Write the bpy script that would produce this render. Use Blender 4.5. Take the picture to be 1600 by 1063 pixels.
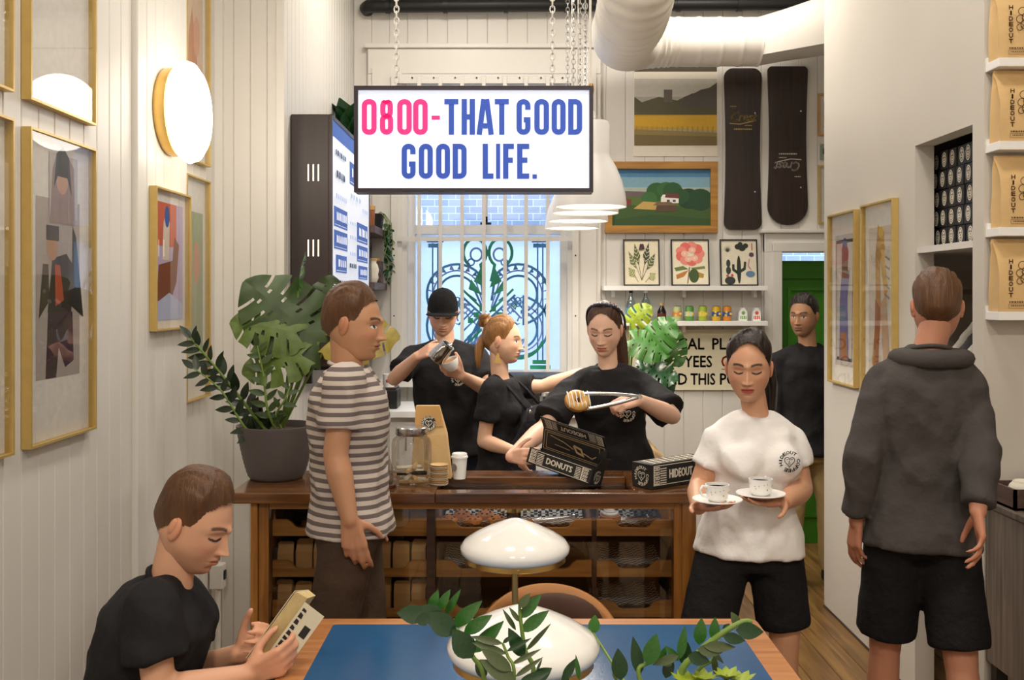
import bpy, bmesh, math, random
import numpy as np
from mathutils import Vector, Matrix, noise as mnoise
random.seed(7); np.random.seed(7)
for o in list(bpy.data.objects): bpy.data.objects.remove(o)
S = bpy.context.scene
C = S.collection
# ------------------------------------------------------------------ camera, world, light
CAMZ, FPX, CX, HY = 1.68, 1550.0, 800.0, 463.0
cam = bpy.data.cameras.new('camera'); camo = bpy.data.objects.new('camera', cam); C.objects.link(camo)
camo.location = (0, 0, CAMZ); camo.rotation_euler = (math.pi/2, 0, 0)
cam.sensor_width = 36; cam.lens = 36*FPX/1600; cam.shift_y = -(531.5-HY)/1600; cam.clip_start = .05
S.camera = camo
S.view_settings.view_transform = 'Standard'; S.view_settings.look = 'None'
S.view_settings.exposure = 0.27; S.view_settings.gamma = 1; S.view_settings.use_curve_mapping = False
W = bpy.data.worlds.new('sky'); S.world = W; W.use_nodes = True
W.node_tree.nodes['Background'].inputs[0].default_value = (.42, .63, 1.0, 1)
W.node_tree.nodes['Background'].inputs[1].default_value = 7.0
WARM = (1.0, .93, .83)
ADDED_CEIL_LAMPS = [(-.3, -.7, 44), (1.2, -.7, 44), (-.3, 2.6, 16), (1.0, 2.8, 18), (-.35, 5.3, 20), (1.25, 5.5, 20)]  # out-of-view lamps added as room light; front pair brightens the counter front
PENDANT_W, WALL_LAMP_W, SIGN_E, MENU_E = 2.6, 5.5, .55, .30

def P(px, py, d): return Vector(((px-CX)*d/FPX, d, CAMZ-(py-HY)*d/FPX))

# ------------------------------------------------------------------ materials
def lin(c):
    if isinstance(c, str):
        c = c.lstrip('#'); c = [int(c[i:i+2], 16)/255 for i in (0, 2, 4)]
    return tuple(((x/12.92) if x <= .04045 else ((x+.055)/1.055)**2.4) for x in c)
MATS = {}
def pm(name, col, rough=.5, var=.06, scale=12, metal=0, bump=0, bscale=60, stretch=(1, 1, 1), emit=0, ecol=None, trans=0, spec=.5, alpha=1, coat=0, ior=1.45, sss=0, attr=None):
    if name in MATS: return MATS[name]
    m = bpy.data.materials.new(name); m.use_nodes = True; MATS[name] = m
    nt = m.node_tree; b = nt.nodes['Principled BSDF']; L = nt.links
    c = lin(col); tc = nt.nodes.new('ShaderNodeTexCoord'); mp = nt.nodes.new('ShaderNodeMapping')
    mp.inputs['Scale'].default_value = stretch; L.new(tc.outputs['Object'], mp.inputs[0])
    if attr:
        a = nt.nodes.new('ShaderNodeAttribute'); a.attribute_name = attr
        src = a.outputs['Color']
    else: src = None
    if var > 0 and not attr:
        n = nt.nodes.new('ShaderNodeTexNoise'); n.inputs['Scale'].default_value = scale; n.inputs['Detail'].default_value = 4
        L.new(mp.outputs[0], n.inputs['Vector'])
        r = nt.nodes.new('ShaderNodeMix'); r.data_type = 'RGBA'
        lo = [max(0, x*(1-var*2)) for x in c]; hi = [min(1, x*(1+var*2)) for x in c]
        r.inputs[6].default_value = (*lo, 1); r.inputs[7].default_value = (*hi, 1)
        L.new(n.outputs[0], r.inputs[0]); src = r.outputs[2]
    if src: L.new(src, b.inputs['Base Color'])
    else: b.inputs['Base Color'].default_value = (*c, 1)
    b.inputs['Roughness'].default_value = rough; b.inputs['Metallic'].default_value = metal
    b.inputs['Specular IOR Level'].default_value = spec; b.inputs['IOR'].default_value = ior
    b.inputs['Transmission Weight'].default_value = trans; b.inputs['Alpha'].default_value = alpha
    b.inputs['Coat Weight'].default_value = coat
    if sss:
        b.inputs['Subsurface Weight'].default_value = sss; b.inputs['Subsurface Radius'].default_value = (.012, .005, .003); b.inputs['Subsurface Scale'].default_value = 1
    if emit:
        b.inputs['Emission Color'].default_value = (*(lin(ecol) if ecol else c), 1); b.inputs['Emission Strength'].default_value = emit
    if bump:
        n2 = nt.nodes.new('ShaderNodeTexNoise'); n2.inputs['Scale'].default_value = bscale; n2.inputs['Detail'].default_value = 5
        L.new(mp.outputs[0], n2.inputs['Vector']); bp = nt.nodes.new('ShaderNodeBump'); bp.inputs['Strength'].default_value = bump
        bp.inputs['Distance'].default_value = .01; L.new(n2.outputs[0], bp.inputs['Height']); L.new(bp.outputs[0], b.inputs['Normal'])
    return m
def flat(hexc, rough=.6, var=.05): return pm('print_'+hexc.lstrip('#')+str(rough), hexc, rough, var, 40)
def wood(name, c1, c2, rough=.4, axis=0, scale=3.0, coat=0, bump=.08):
    if name in MATS: return MATS[name]
    m = bpy.data.materials.new(name); m.use_nodes = True; MATS[name] = m
    nt = m.node_tree; b = nt.nodes['Principled BSDF']; L = nt.links
    tc = nt.nodes.new('ShaderNodeTexCoord'); mp = nt.nodes.new('ShaderNodeMapping')
    st = [14, 14, 14]; st[axis] = 1.0; mp.inputs['Scale'].default_value = st
    oi = nt.nodes.new('ShaderNodeObjectInfo'); va = nt.nodes.new('ShaderNodeVectorMath'); va.operation = 'ADD'
    sc = nt.nodes.new('ShaderNodeMath'); sc.operation = 'MULTIPLY'; sc.inputs[1].default_value = 9
    L.new(oi.outputs['Random'], sc.inputs[0]); L.new(tc.outputs['Object'], va.inputs[0]); L.new(sc.outputs[0], va.inputs[1])
    L.new(va.outputs[0], mp.inputs[0])
    n = nt.nodes.new('ShaderNodeTexNoise'); n.inputs['Scale'].default_value = scale; n.inputs['Detail'].default_value = 7; n.inputs['Distortion'].default_value = .6
    L.new(mp.outputs[0], n.inputs['Vector'])
    cr = nt.nodes.new('ShaderNodeValToRGB'); cr.color_ramp.elements[0].position = .3; cr.color_ramp.elements[1].position = .72
    cr.color_ramp.elements[0].color = (*lin(c1), 1); cr.color_ramp.elements[1].color = (*lin(c2), 1)
    L.new(n.outputs[0], cr.inputs[0])
    mx = nt.nodes.new('ShaderNodeHueSaturation'); mr = nt.nodes.new('ShaderNodeMapRange'); mr.inputs[3].default_value = .82; mr.inputs[4].default_value = 1.12
    L.new(oi.outputs['Random'], mr.inputs[0]); L.new(mr.outputs[0], mx.inputs['Value']); L.new(cr.outputs[0], mx.inputs['Color'])
    L.new(mx.outputs[0], b.inputs['Base Color']); b.inputs['Roughness'].default_value = rough; b.inputs['Coat Weight'].default_value = coat
    bp = nt.nodes.new('ShaderNodeBump'); bp.inputs['Strength'].default_value = bump; bp.inputs['Distance'].default_value = .004
    L.new(n.outputs[0], bp.inputs['Height']); L.new(bp.outputs[0], b.inputs['Normal'])
    return m
def glassy(name, col='#ffffff', rough=.02, refl=.10, tint=.95):
    """thin pane: transparent with a fresnel reflection"""
    if name in MATS: return MATS[name]
    m = bpy.data.materials.new(name); m.use_nodes = True; MATS[name] = m
    nt = m.node_tree; L = nt.links; nt.nodes.remove(nt.nodes['Principled BSDF'])
    out = nt.nodes['Material Output']; t = nt.nodes.new('ShaderNodeBsdfTransparent'); g = nt.nodes.new('ShaderNodeBsdfGlossy')
    c = lin(col); t.inputs[0].default_value = (c[0]*tint, c[1]*tint, c[2]*tint, 1); g.inputs['Roughness'].default_value = rough
    f = nt.nodes.new('ShaderNodeLayerWeight'); f.inputs[0].default_value = .35
    mu = nt.nodes.new('ShaderNodeMath'); mu.operation = 'MULTIPLY_ADD'; mu.inputs[1].default_value = .45; mu.inputs[2].default_value = refl*.35
    L.new(f.outputs['Fresnel'], mu.inputs[0]); mx = nt.nodes.new('ShaderNodeMixShader'); L.new(mu.outputs[0], mx.inputs[0])
    L.new(t.outputs[0], mx.inputs[1]); L.new(g.outputs[0], mx.inputs[2]); L.new(mx.outputs[0], out.inputs['Surface'])
    return m

# ------------------------------------------------------------------ mesh builder
class MB:
    def __init__(s): s.v = []; s.f = []; s.m = []; s.M = None; s.cur = 0
    def add(s, vs, fs, mi=None):
        o = len(s.v); mi = s.cur if mi is None else mi
        if s.M is not None: vs = [s.M @ Vector(p) for p in vs]
        s.v += [tuple(p) for p in vs]; s.f += [tuple(i+o for i in f) for f in fs]; s.m += [mi]*len(fs); return s
    def box(s, x0, x1, y0, y1, z0, z1, bev=0, mi=None):
        if bev <= 0:
            vs = [(x, y, z) for x in (x0, x1) for y in (y0, y1) for z in (z0, z1)]
            return s.add(vs, [(0, 1, 3, 2), (4, 6, 7, 5), (0, 4, 5, 1), (2, 3, 7, 6), (0, 2, 6, 4), (1, 5, 7, 3)], mi)
        bm = bmesh.new(); bmesh.ops.create_cube(bm, size=1)
        for v in bm.verts: v.co = Vector(((x0+x1)/2+v.co.x*(x1-x0), (y0+y1)/2+v.co.y*(y1-y0), (z0+z1)/2+v.co.z*(z1-z0)))
        bmesh.ops.bevel(bm, geom=bm.edges[:], offset=bev, segments=2, affect='EDGES', profile=.6)
        bm.verts.index_update(); s.add([v.co[:] for v in bm.verts], [[v.index for v in f.verts] for f in bm.faces], mi); bm.free(); return s
    def prism(s, poly, axis, a, b, mi=None):
        """poly of 2D points, extruded along axis ('x','y','z') from a to b"""
        def mk(p, t): return {'x': (t, p[0], p[1]), 'y': (p[0], t, p[1]), 'z': (p[0], p[1], t)}[axis]
        n = len(poly); vs = [mk(p, a) for p in poly]+[mk(p, b) for p in poly]
        fs = [tuple(range(n))[::-1], tuple(range(n, 2*n))]+[(i, (i+1) % n, n+(i+1) % n, n+i) for i in range(n)]
        return s.add(vs, fs, mi)
    def lathe(s, prof, c=(0, 0, 0), n=32, axis='z', mi=None, M=None, cap=True):
        c = Vector(c); vs = []; fs = []
        for r, h in prof:
            for k in range(n):
                a = 2*math.pi*k/n; x, y = r*math.cos(a), r*math.sin(a)
                p = Vector({'z': (x, y, h), 'x': (h, x, y), 'y': (x, h, y)}[axis])
                if M is not None: p = M @ p
                vs.append(c+p)
        for i in range(len(prof)-1):
            for k in range(n):
                k2 = (k+1) % n; fs.append((i*n+k, i*n+k2, (i+1)*n+k2, (i+1)*n+k))
        cl = prof[0] == prof[-1] or not cap
        if prof[0][0] > 1e-5 and not cl: fs.append(tuple(range(n))[::-1])
        if prof[-1][0] > 1e-5 and not cl: fs.append(tuple((len(prof)-1)*n+k for k in range(n)))
        return s.add(vs, fs, mi)
    def tube(s, pts, r, n=10, mi=None, cap=True):
        pts = [Vector(p) for p in pts]; rs = r if isinstance(r, (list, tuple)) else [r]*len(pts)
        vs = []; fs = []; up = None
        for i, p in enumerate(pts):
            t = (pts[min(i+1, len(pts)-1)]-pts[max(i-1, 0)]).normalized()
            if up is None: up = Vector((0, 0, 1)) if abs(t.z) < .9 else Vector((1, 0, 0))
            u = t.cross(up); u = u.normalized() if u.length > 1e-6 else t.orthogonal().normalized(); up = u.cross(t).normalized()
            for k in range(n):
                a = 2*math.pi*k/n; vs.append(p+(u*math.cos(a)+up*math.sin(a))*rs[i])
        for i in range(len(pts)-1):
            for k in range(n): k2 = (k+1) % n; fs.append((i*n+k, i*n+k2, (i+1)*n+k2, (i+1)*n+k))
        if cap: fs.append(tuple(range(n))[::-1]); fs.append(tuple((len(pts)-1)*n+k for k in range(n)))
        return s.add(vs, fs, mi)
    def ell(s, c, r, n=16, m=10, R=None, mi=None):
        vs = []; fs = []; c = Vector(c)
        for i in range(m+1):
            b = math.pi*i/m
            for k in range(n):
                a = 2*math.pi*k/n; p = Vector((r[0]*math.sin(b)*math.cos(a), r[1]*math.sin(b)*math.sin(a), r[2]*math.cos(b)))
                vs.append(c+(R @ p if R is not None else p))
        for i in range(m):
            for k in range(n): k2 = (k+1) % n; fs.append((i*n+k, (i+1)*n+k, (i+1)*n+k2, i*n+k2))
        return s.add(vs, fs, mi)
    def stroke(s, pts, w, o, u, v, n, h=.0006, closed=False, mi=None):
        """flat stroke of width w along 2D polyline on plane o + x*u + y*v, raised h along n"""
        pts = [Vector(p) for p in pts]; N = len(pts); L = []; R = []
        for i in range(N):
            a = pts[(i-1) % N] if (closed or i > 0) else pts[i]; b = pts[(i+1) % N] if (closed or i < N-1) else pts[i]
            d1 = (pts[i]-a); d2 = (b-pts[i]); d1 = d1.normalized() if d1.length > 1e-9 else d2.normalized(); d2 = d2.normalized() if d2.length > 1e-9 else d1
            n1 = Vector((-d1.y, d1.x)); n2 = Vector((-d2.y, d2.x)); mm = (n1+n2)
            mm = mm.normalized() if mm.length > 1e-6 else n1; k = 1/max(.5, mm.dot(n1)); L.append(pts[i]+mm*w/2*k); R.append(pts[i]-mm*w/2*k)
        vs = []
        for q in L+R: vs.append(o+u*q.x+v*q.y+n*h)
        fs = [(i, (i+1) % N, N+(i+1) % N, N+i) for i in range(N if closed else N-1)]
        return s.add(vs, fs, mi)
    def poly(s, pts, o, u, v, n, h=.0006, mi=None):
        return s.add([o+u*p[0]+v*p[1]+n*h for p in pts], [tuple(range(len(pts)))], mi)
    def build(s, name, mats, parent=None, smooth=None, kind=None):
        me = bpy.data.meshes.new(name); me.from_pydata(s.v, [], s.f)
        mats = mats if isinstance(mats, (list, tuple)) else [mats]
        for m in mats: me.materials.append(m)
        if len(mats) > 1: me.polygons.foreach_set('material_index', s.m)
        if smooth is not None:
            me.polygons.foreach_set('use_smooth', [True]*len(me.polygons)); me.update()
            if smooth < 180: me.set_sharp_from_angle(angle=math.radians(smooth))
        me.update(); return link(name, me, parent, kind)
def link(name, me, parent=None, kind=None):
    o = bpy.data.objects.new(name, me); C.objects.link(o)
    if parent is not None:
        o.parent = parent; o.matrix_parent_inverse = world_of(parent).inverted()
    if kind: o['kind'] = kind
    return o
def world_of(o):
    if o.parent is None: return o.matrix_basis.copy()
    return world_of(o.parent) @ o.matrix_parent_inverse @ o.matrix_basis
def tag(o, label, cat, group=None):
    o['label'] = label; o['category'] = cat
    if group: o['group'] = group
    return o
def thing(name, loc, label, cat, group=None):
    o = bpy.data.objects.new(name, None); o.empty_display_size = .05; C.objects.link(o); o.location = loc
    return tag(o, label, cat, group)
def struct(o): o['kind'] = 'structure'; return o
def place(name, me, parent, M):
    """shared mesh placed by world matrix M under parent"""
    o = bpy.data.objects.new(name, me); C.objects.link(o); o.parent = parent
    o.matrix_parent_inverse = world_of(parent).inverted(); o.matrix_basis = M; return o
def basis(o, x, y, z): return Matrix(((x[0], y[0], z[0], o[0]), (x[1], y[1], z[1], o[1]), (x[2], y[2], z[2], o[2]), (0, 0, 0, 1)))
_TX = {}
def text2d(s, res=2):
    """(verts2d, faces, width) of a text, capital height about 0.7 at size 1"""
    if s in _TX: return _TX[s]
    cu = bpy.data.curves.new('t', 'FONT'); cu.body = s; cu.size = 1; cu.resolution_u = res; cu.fill_mode = 'FRONT'
    ob = bpy.data.objects.new('t', cu); C.objects.link(ob); dg = bpy.context.evaluated_depsgraph_get(); dg.update()
    me = bpy.data.meshes.new_from_object(ob.evaluated_get(dg)); vs = [(v.co.x, v.co.y) for v in me.vertices]; fs = [tuple(p.vertices) for p in me.polygons]
    bpy.data.objects.remove(ob); bpy.data.curves.remove(cu); bpy.data.meshes.remove(me)
    x0 = min([v[0] for v in vs], default=0); x1 = max([v[0] for v in vs], default=0)
    _TX[s] = ([(a-x0, b) for a, b in vs], fs, x1-x0); return _TX[s]
def put_text(mb, s, o, u, v, n, w=None, hgt=.05, h=.0008, mi=None, align='l', bold=0):
    """text on plane at baseline origin o; cap height hgt; squeezed to width w if given"""
    vs, fs, tw = text2d(s); ky = hgt/.7; kx = (w/tw) if w else ky
    sx = 0 if align == 'l' else (-tw*kx/2 if align == 'c' else -tw*kx)
    for off in ([(0, 0)] if not bold else [(0, 0), (bold, 0), (-bold, 0), (0, bold), (0, -bold)]):
        mb.add([o+u*(a*kx+sx+off[0])+v*(b*ky+off[1])+n*(h+abs(off[0])*.01) for a, b in vs], fs, mi)
def emblem(mb, c, u, v, n, r, txt='HIDEOUT COFFEE ', mi=None, h=.0008, heart=True):
    """ring of letters around a face-like heart"""
    k = len(txt)
    for i, ch in enumerate(txt):
        if ch == ' ': continue
        a = math.radians(200)-2*math.pi*i/k; rad = u*math.cos(a)+v*math.sin(a); tan = u*math.sin(a)-v*math.cos(a)
        put_text(mb, ch, c+rad*r*.70, tan, rad, n, w=r*(.30 if ch != 'I' else .09), hgt=r*.30, h=h, mi=mi, align='c', bold=r*.018)
    if heart:
        pts = []
        for i in range(24):
            t = 2*math.pi*i/24; pts.append((r*.032*16*math.sin(t)**3*.95, r*.032*(13*math.cos(t)-5*math.cos(2*t)-2*math.cos(3*t)-math.cos(4*t))))
        mb.stroke(pts, r*.07, c, u, v, n, h, closed=True, mi=mi)
        for sx in (-1, 1): mb.stroke([(sx*r*.12, r*.18), (sx*r*.3, r*.2)], r*.07, c, u, v, n, h, mi=mi)
        mb.stroke([(0, r*.1), (-r*.06, -r*.1), (r*.06, -r*.1)], r*.05, c, u, v, n, h, mi=mi); mb.stroke([(-r*.12, -r*.22), (r*.12, -r*.22)], r*.06, c, u, v, n, h, mi=mi)
def greek(mb, n_, o, u, v, n, w, hgt, h=.0008, mi=None, seed=1):
    """print too small to read: a row of n_ little strokes of varying width"""
    rg = random.Random(seed); ws = [rg.uniform(.6, 1.3) for _ in range(n_)]; k = w/(sum(ws)+.35*(n_-1)); x = 0
    for q in ws: b = q*k; y1 = hgt*rg.uniform(.8, 1); mb.poly([(x, 0), (x+b, hgt*rg.uniform(0, .12)), (x+b*rg.uniform(.75, 1), y1), (x, hgt)], o, u, v, n, h, mi); x += b+.35*k
X_, Y_, Z_ = Vector((1, 0, 0)), Vector((0, 1, 0)), Vector((0, 0, 1))
def circ(cx, cy, rx, ry=None, n=20, a0=0, a1=360):
    ry = ry or rx; return [(cx+rx*math.cos(math.radians(a0+(a1-a0)*i/n)), cy+ry*math.sin(math.radians(a0+(a1-a0)*i/n))) for i in range(n+(0 if a1-a0 == 360 else 1))]
class Art:
    """flat print: list of coloured polygons in 0..1 coordinates"""
    def __init__(s, o, u, v, n): s.o, s.u, s.v, s.n = o, u, v, n; s.mb = MB(); s.mats = []; s.h = .0005
    def mi(s, c):
        m = flat(c)
        if m not in s.mats: s.mats.append(m)
        return s.mats.index(m)
    def p(s, pts, c): s.h += .00012; s.mb.poly(pts, s.o, s.u, s.v, s.n, s.h, s.mi(c)); return s
    def r(s, x0, x1, y0, y1, c): return s.p([(x0, y0), (x1, y0), (x1, y1), (x0, y1)], c)
    def e(s, cx, cy, rx, ry, c, n=20): return s.p(circ(cx, cy, rx, ry, n), c)
    def l(s, pts, w, c, closed=False): s.h += .00012; s.mb.stroke(pts, w, s.o, s.u, s.v, s.n, s.h, closed, s.mi(c)); return s
    def done(s, name, parent): return s.mb.build(name, s.mats, parent)
def frame_bars(mb, o, u, v, n, w, h, bar, dep, mi=0):
    """four mitred bars around rectangle w x h with lower-left o, proud dep along n"""
    a = [(0, 0), (w, 0), (w, h), (0, h)]; b = [(bar, bar), (w-bar, bar), (w-bar, h-bar), (bar, h-bar)]
    for i in range(4):
        j = (i+1) % 4; q = [a[i], a[j], b[j], b[i]]
        vs = [o+u*p[0]+v*p[1] for p in q]+[o+u*p[0]+v*p[1]+n*dep for p in q]
        mb.add(vs, [(0, 1, 2, 3), (4, 7, 6, 5), (0, 4, 5, 1), (1, 5, 6, 2), (2, 6, 7, 3), (3, 7, 4, 0)], mi)

# ------------------------------------------------------------------ material set
M_wall = pm('white_paint', '#dcd8d1', .45, .015, 3, bump=.04, bscale=40)
M_plaster = pm('white_plaster', '#d0cac0', .6, .02, 2, bump=.03, bscale=90)
M_trim = pm('gloss_white_trim', '#e0dcd5', .35, .015, 4)
M_white = pm('white_lacquer', '#f4f3f0', .35, .01, 4)
M_black = pm('black_metal', '#1b1a1b', .45, .05)
M_brass = pm('brass', '#d3b06a', .3, .05, 30, metal=1)
M_gold = pm('gold_frame', '#cfb26c', .42, .06, 30, metal=.5)
M_steel = pm('stainless_steel', '#c9c8c6', .22, .03, 30, metal=1)
M_dark = pm('dark_stained_box', '#3a302e', .42, .12, 5, stretch=(6, 6, 1))
M_opal = pm('opal_glass', '#f3f1ec', .12, .0, trans=0, sss=0, coat=.4)
M_glass = glassy('clear_glass', refl=.16)
M_pane = glassy('picture_glass', refl=.2, tint=1.0)
M_clear = pm('jar_glass', '#ffffff', .0, 0, trans=1, ior=1.25)
M_kraft = pm('kraft_paper', '#c89a5e', .7, .09, 9, bump=.25, bscale=22)
M_kraft2 = pm('kraft_paper_light', '#d9b680', .7, .08, 9, bump=.25, bscale=22)
M_paper = pm('off_white_paper', '#e9e2d2', .8, .03, 20)
M_oak = wood('oak_cabinet', '#8c5a26', '#bf8640', .42, 0)
M_oakv = wood('oak_upright', '#82501f', '#b87c35', .42, 2)
M_walnut = wood('walnut_top', '#3d2413', '#7c4f27', .2, 0, coat=.35)
M_table = wood('table_wood', '#a5683a', '#c48a58', .35, 0, coat=.2)
M_floor = wood('floor_board', '#5c3e20', '#94703e', .4, 1, scale=2.2)
M_shelfw = wood('dark_shelf_wood', '#3c2a26', '#6a5048', .5, 1)
M_leaf = pm('leaf_green', '#3c6e2a', .38, .18, 14, spec=.6)
M_leafd = pm('leaf_dark_green', '#1f4a26', .28, .2, 14, spec=.6)
M_leafl = pm('leaf_yellow_green', '#8da02e', .4, .15, 14)
M_stem = pm('stem_green', '#6f8a3e', .5, .1)
M_soil = pm('soil', '#3a2a20', .95, .2, 60, bump=.6)
# ================================================================== THE ROOM
BACK, DS = 6.65, 4.60
XA, XP, XR, XW = -1.36, -1.34, -1.37, -1.06
CEIL = 4.0
def board_mesh(w, t, h, g=.004):
    """upright tongue-and-groove board, face towards +y local, V edges"""
    mb = MB(); mb.prism([(-w/2, 0), (w/2, 0), (w/2, t-g), (w/2-g, t), (-w/2+g, t), (-w/2, t-g)], 'z', 0, h)
    me = bpy.data.meshes.new('board'); me.from_pydata(mb.v, [], mb.f); me.materials.append(M_wall); return me
def boards(root, a0, a1, pitch, fixed, axis, face, z0, z1):
    """row of upright boards on wall; axis 'x' row along X (wall facing -Y) or 'y' row along Y (wall facing +X)"""
    n = max(1, round((a1-a0)/pitch)); p = (a1-a0)/n; me = board_mesh(p-.001, .014, z1-z0)
    for i in range(n):
        a = a0+(i+.5)*p
        M = basis((a, fixed, z0), (-1, 0, 0), (0, -1, 0), (0, 0, 1)) if axis == 'x' else basis((fixed, a, z0), (0, -1, 0), (1, 0, 0), (0, 0, 1))
        place('board', me, root, M)
# floor
fl = struct(MB().box(-2.2, 3.2, -1.6, 6.9, -.05, -.02).build('floor', M_floor))
n = 40; p = 5.4/n
mb = MB(); mb.prism([(-p/2+.0015, 0), (p/2-.0015, 0), (p/2-.0015, .017), (p/2-.004, .02), (-p/2+.004, .02), (-p/2+.0015, .017)], 'y', -1.6, 6.9)
me = bpy.data.meshes.new('floor_board'); me.from_pydata(mb.v, [], mb.f); me.materials.append(M_floor)
for i in range(n): place('floor_board', me, fl, Matrix.Translation((-2.2+(i+.5)*p, 0, -.02)))
struct(MB().box(-2.2, 3.2, -1.6, 6.9, CEIL, CEIL+.1).build('ceiling', M_wall))
struct(MB().box(-2.2, 3.2, -1.7, -1.6, 0, CEIL).build('wall_front', M_plaster))
# left wall in its steps
wl = struct(MB().box(-2.2, XA-.014, -1.6, 3.55, 0, CEIL).box(-2.2, XP-.014, 3.55, 4.09, 0, CEIL).box(-2.2, XR-.014, 4.09, DS, 0, CEIL)
            .box(-2.2, XW-.014, DS+.014, BACK, 0, CEIL).build('wall_left', M_wall))
boards(wl, 1.05, 3.55, .1, XA-.014, 'y', 1, 0, CEIL)
boards(wl, 3.55, 4.09, .09, XP-.014, 'y', 1, 0, CEIL)
boards(wl, 4.09, DS, .085, XR-.014, 'y', 1, 0, CEIL)
boards(wl, XR, XW, .078, DS+.014, 'x', 1, 0, CEIL)
boards(wl, DS+.002, BACK, .085, XW-.014, 'y', 1, 0, CEIL)
struct(MB().box(XR, XR+.035, DS-.03, DS, 0, CEIL).box(XW-.03, XW+.006, DS-.012, DS+.03, 0, CEIL).build('trim_1', M_trim))
# back wall with window and door openings
WX0, WX1, WZ0, WZ1 = -.70, .37, 1.13, 3.16
DX0, DX1, DZ = 1.80, 2.66, 1.97
wb = struct(MB().box(XW, WX0, BACK, 6.85, 0, CEIL).box(WX0, WX1, BACK, 6.85, 0, WZ0).box(WX0, WX1, BACK, 6.85, WZ1, CEIL).box(WX1, DX0, BACK, 6.85, 0, CEIL)
            .box(DX0, DX1, BACK, 6.85, DZ+.01, CEIL).box(DX1, 3.2, BACK, 6.85, 0, CEIL).build('wall_back', M_wall))
boards(wb, XW, WX0, .12, BACK, 'x', 1, 0, CEIL); boards(wb, WX0, WX1, .13, BACK, 'x', 1, WZ1, CEIL); boards(wb, WX0, WX1, .13, BACK, 'x', 1, 0, WZ0)
boards(wb, WX1, DX0, .13, BACK, 'x', 1, 0, CEIL); boards(wb, DX0, DX1, .13, BACK, 'x', 1, DZ+.01, CEIL); boards(wb, DX1, 3.2, .13, BACK, 'x', 1, 0, CEIL)
# right wall with closet niche
XS = 1.69
wr = MB(); wr.box(XS, XS+.08, 4.16, 5.37, 0, CEIL).box(XS, XS+.08, 3.64, 4.16, 2.31, CEIL).box(XS, XS+.08, 3.55, 3.64, 0, CEIL).box(XS+.08, 3.2, 3.55, 3.64, 0, CEIL)
wr.box(2.5, 2.58, 3.64, 4.8, 0, CEIL).box(XS+.08, 2.5, 4.72, 4.8, 0, CEIL).box(XS+.08, 2.5, 3.64, 4.72, 2.42, 2.5).box(3.2, 3.3, -1.6, 3.55, 0, CEIL).box(3.2, 3.3, 5.2, 6.9, 0, CEIL).box(XS+.08, 3.2, 5.29, 5.37, 0, CEIL)
struct(wr.build('wall_right', M_plaster))
struct(MB().box(XS-.004, XS, 4.16, 5.37, 0, .012).build('baseboard_right', M_dark))
# closet shelf as a piece of the niche
tag(MB().box(XS+.01, 2.49, 3.645, 4.715, 1.86, 1.886).box(XS+.09, 2.49, 4.69, 4.715, 1.80, 1.86).build('closet_shelf', M_trim), 'white shelf across the wall niche under the black boxes', 'shelf')
# window
wi = struct(MB().box(WX0, WX0+.045, 6.70, 6.80, WZ0, WZ1).box(WX1-.045, WX1, 6.70, 6.80, WZ0, WZ1).box(WX0+.045, WX1-.045, 6.702, 6.798, WZ0, WZ0+.05).box(WX0+.045, WX1-.045, 6.702, 6.798, WZ1-.06, WZ1)
            .box(WX0+.045, WX1-.045, 6.702, 6.798, 2.10, 2.16).box(-.19, -.165, 6.72, 6.78, 2.16, WZ1-.06).build('window_1', M_trim))
ar = MB()
for a, b, c, d in ((WX0-.26, WX0, 0, 0), (WX1, WX1+.22, 0, 0)):
    ar.box(a, b, 6.605, 6.636, 1.08, 3.33); ar.box(a+.03, b-.03, 6.59, 6.61, 1.1, 3.20)
ar.box(WX0-.26, WX1+.22, 6.60, 6.636, WZ1, 3.33, bev=.006); ar.box(WX0-.28, WX1+.24, 6.58, 6.64, 3.33, 3.36, bev=.006)
ar.build('architrave', M_trim, wi)
MB().box(WX0-.26, WX1+.22, 6.52, 6.72, 1.08, WZ0, bev=.006).build('window_sill', M_trim, wi)
def frosted():
    m = bpy.data.materials.new('frosted_glass'); m.use_nodes = True; nt = m.node_tree; nt.nodes.remove(nt.nodes['Principled BSDF']); tr = nt.nodes.new('ShaderNodeBsdfTranslucent'); tr.inputs[0].default_value = (.98, .93, .90, 1); tp = nt.nodes.new('ShaderNodeBsdfTransparent'); tp.inputs[0].default_value = (.85, .92, .98, 1); mx = nt.nodes.new('ShaderNodeMixShader'); mx.inputs[0].default_value = .3
    n = nt.nodes.new('ShaderNodeTexNoise'); n.inputs['Scale'].default_value = 5; mr = nt.nodes.new('ShaderNodeMapRange'); mr.inputs[3].default_value = .15; mr.inputs[4].default_value = .4; nt.links.new(n.outputs[0], mr.inputs[0]); nt.links.new(mr.outputs[0], mx.inputs[0]); nt.links.new(tr.outputs[0], mx.inputs[1]); nt.links.new(tp.outputs[0], mx.inputs[2]); nt.links.new(mx.outputs[0], nt.nodes['Material Output'].inputs['Surface']); return m
M_frost = frosted()
MB().box(WX0+.04, WX1-.04, 6.745, 6.750, 2.16, WZ1-.06).build('pane', M_glass, wi)
MB().box(WX0+.04, WX1-.04, 6.745, 6.750, WZ0+.05, 2.10).build('pane', M_frost, wi)
MB().box(-.19, -.165, 6.72, 6.74, 2.17, 2.22).box(-.215, -.14, 6.715, 6.725, 2.165, 2.18).build('sash_latch', M_black, wi)
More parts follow.
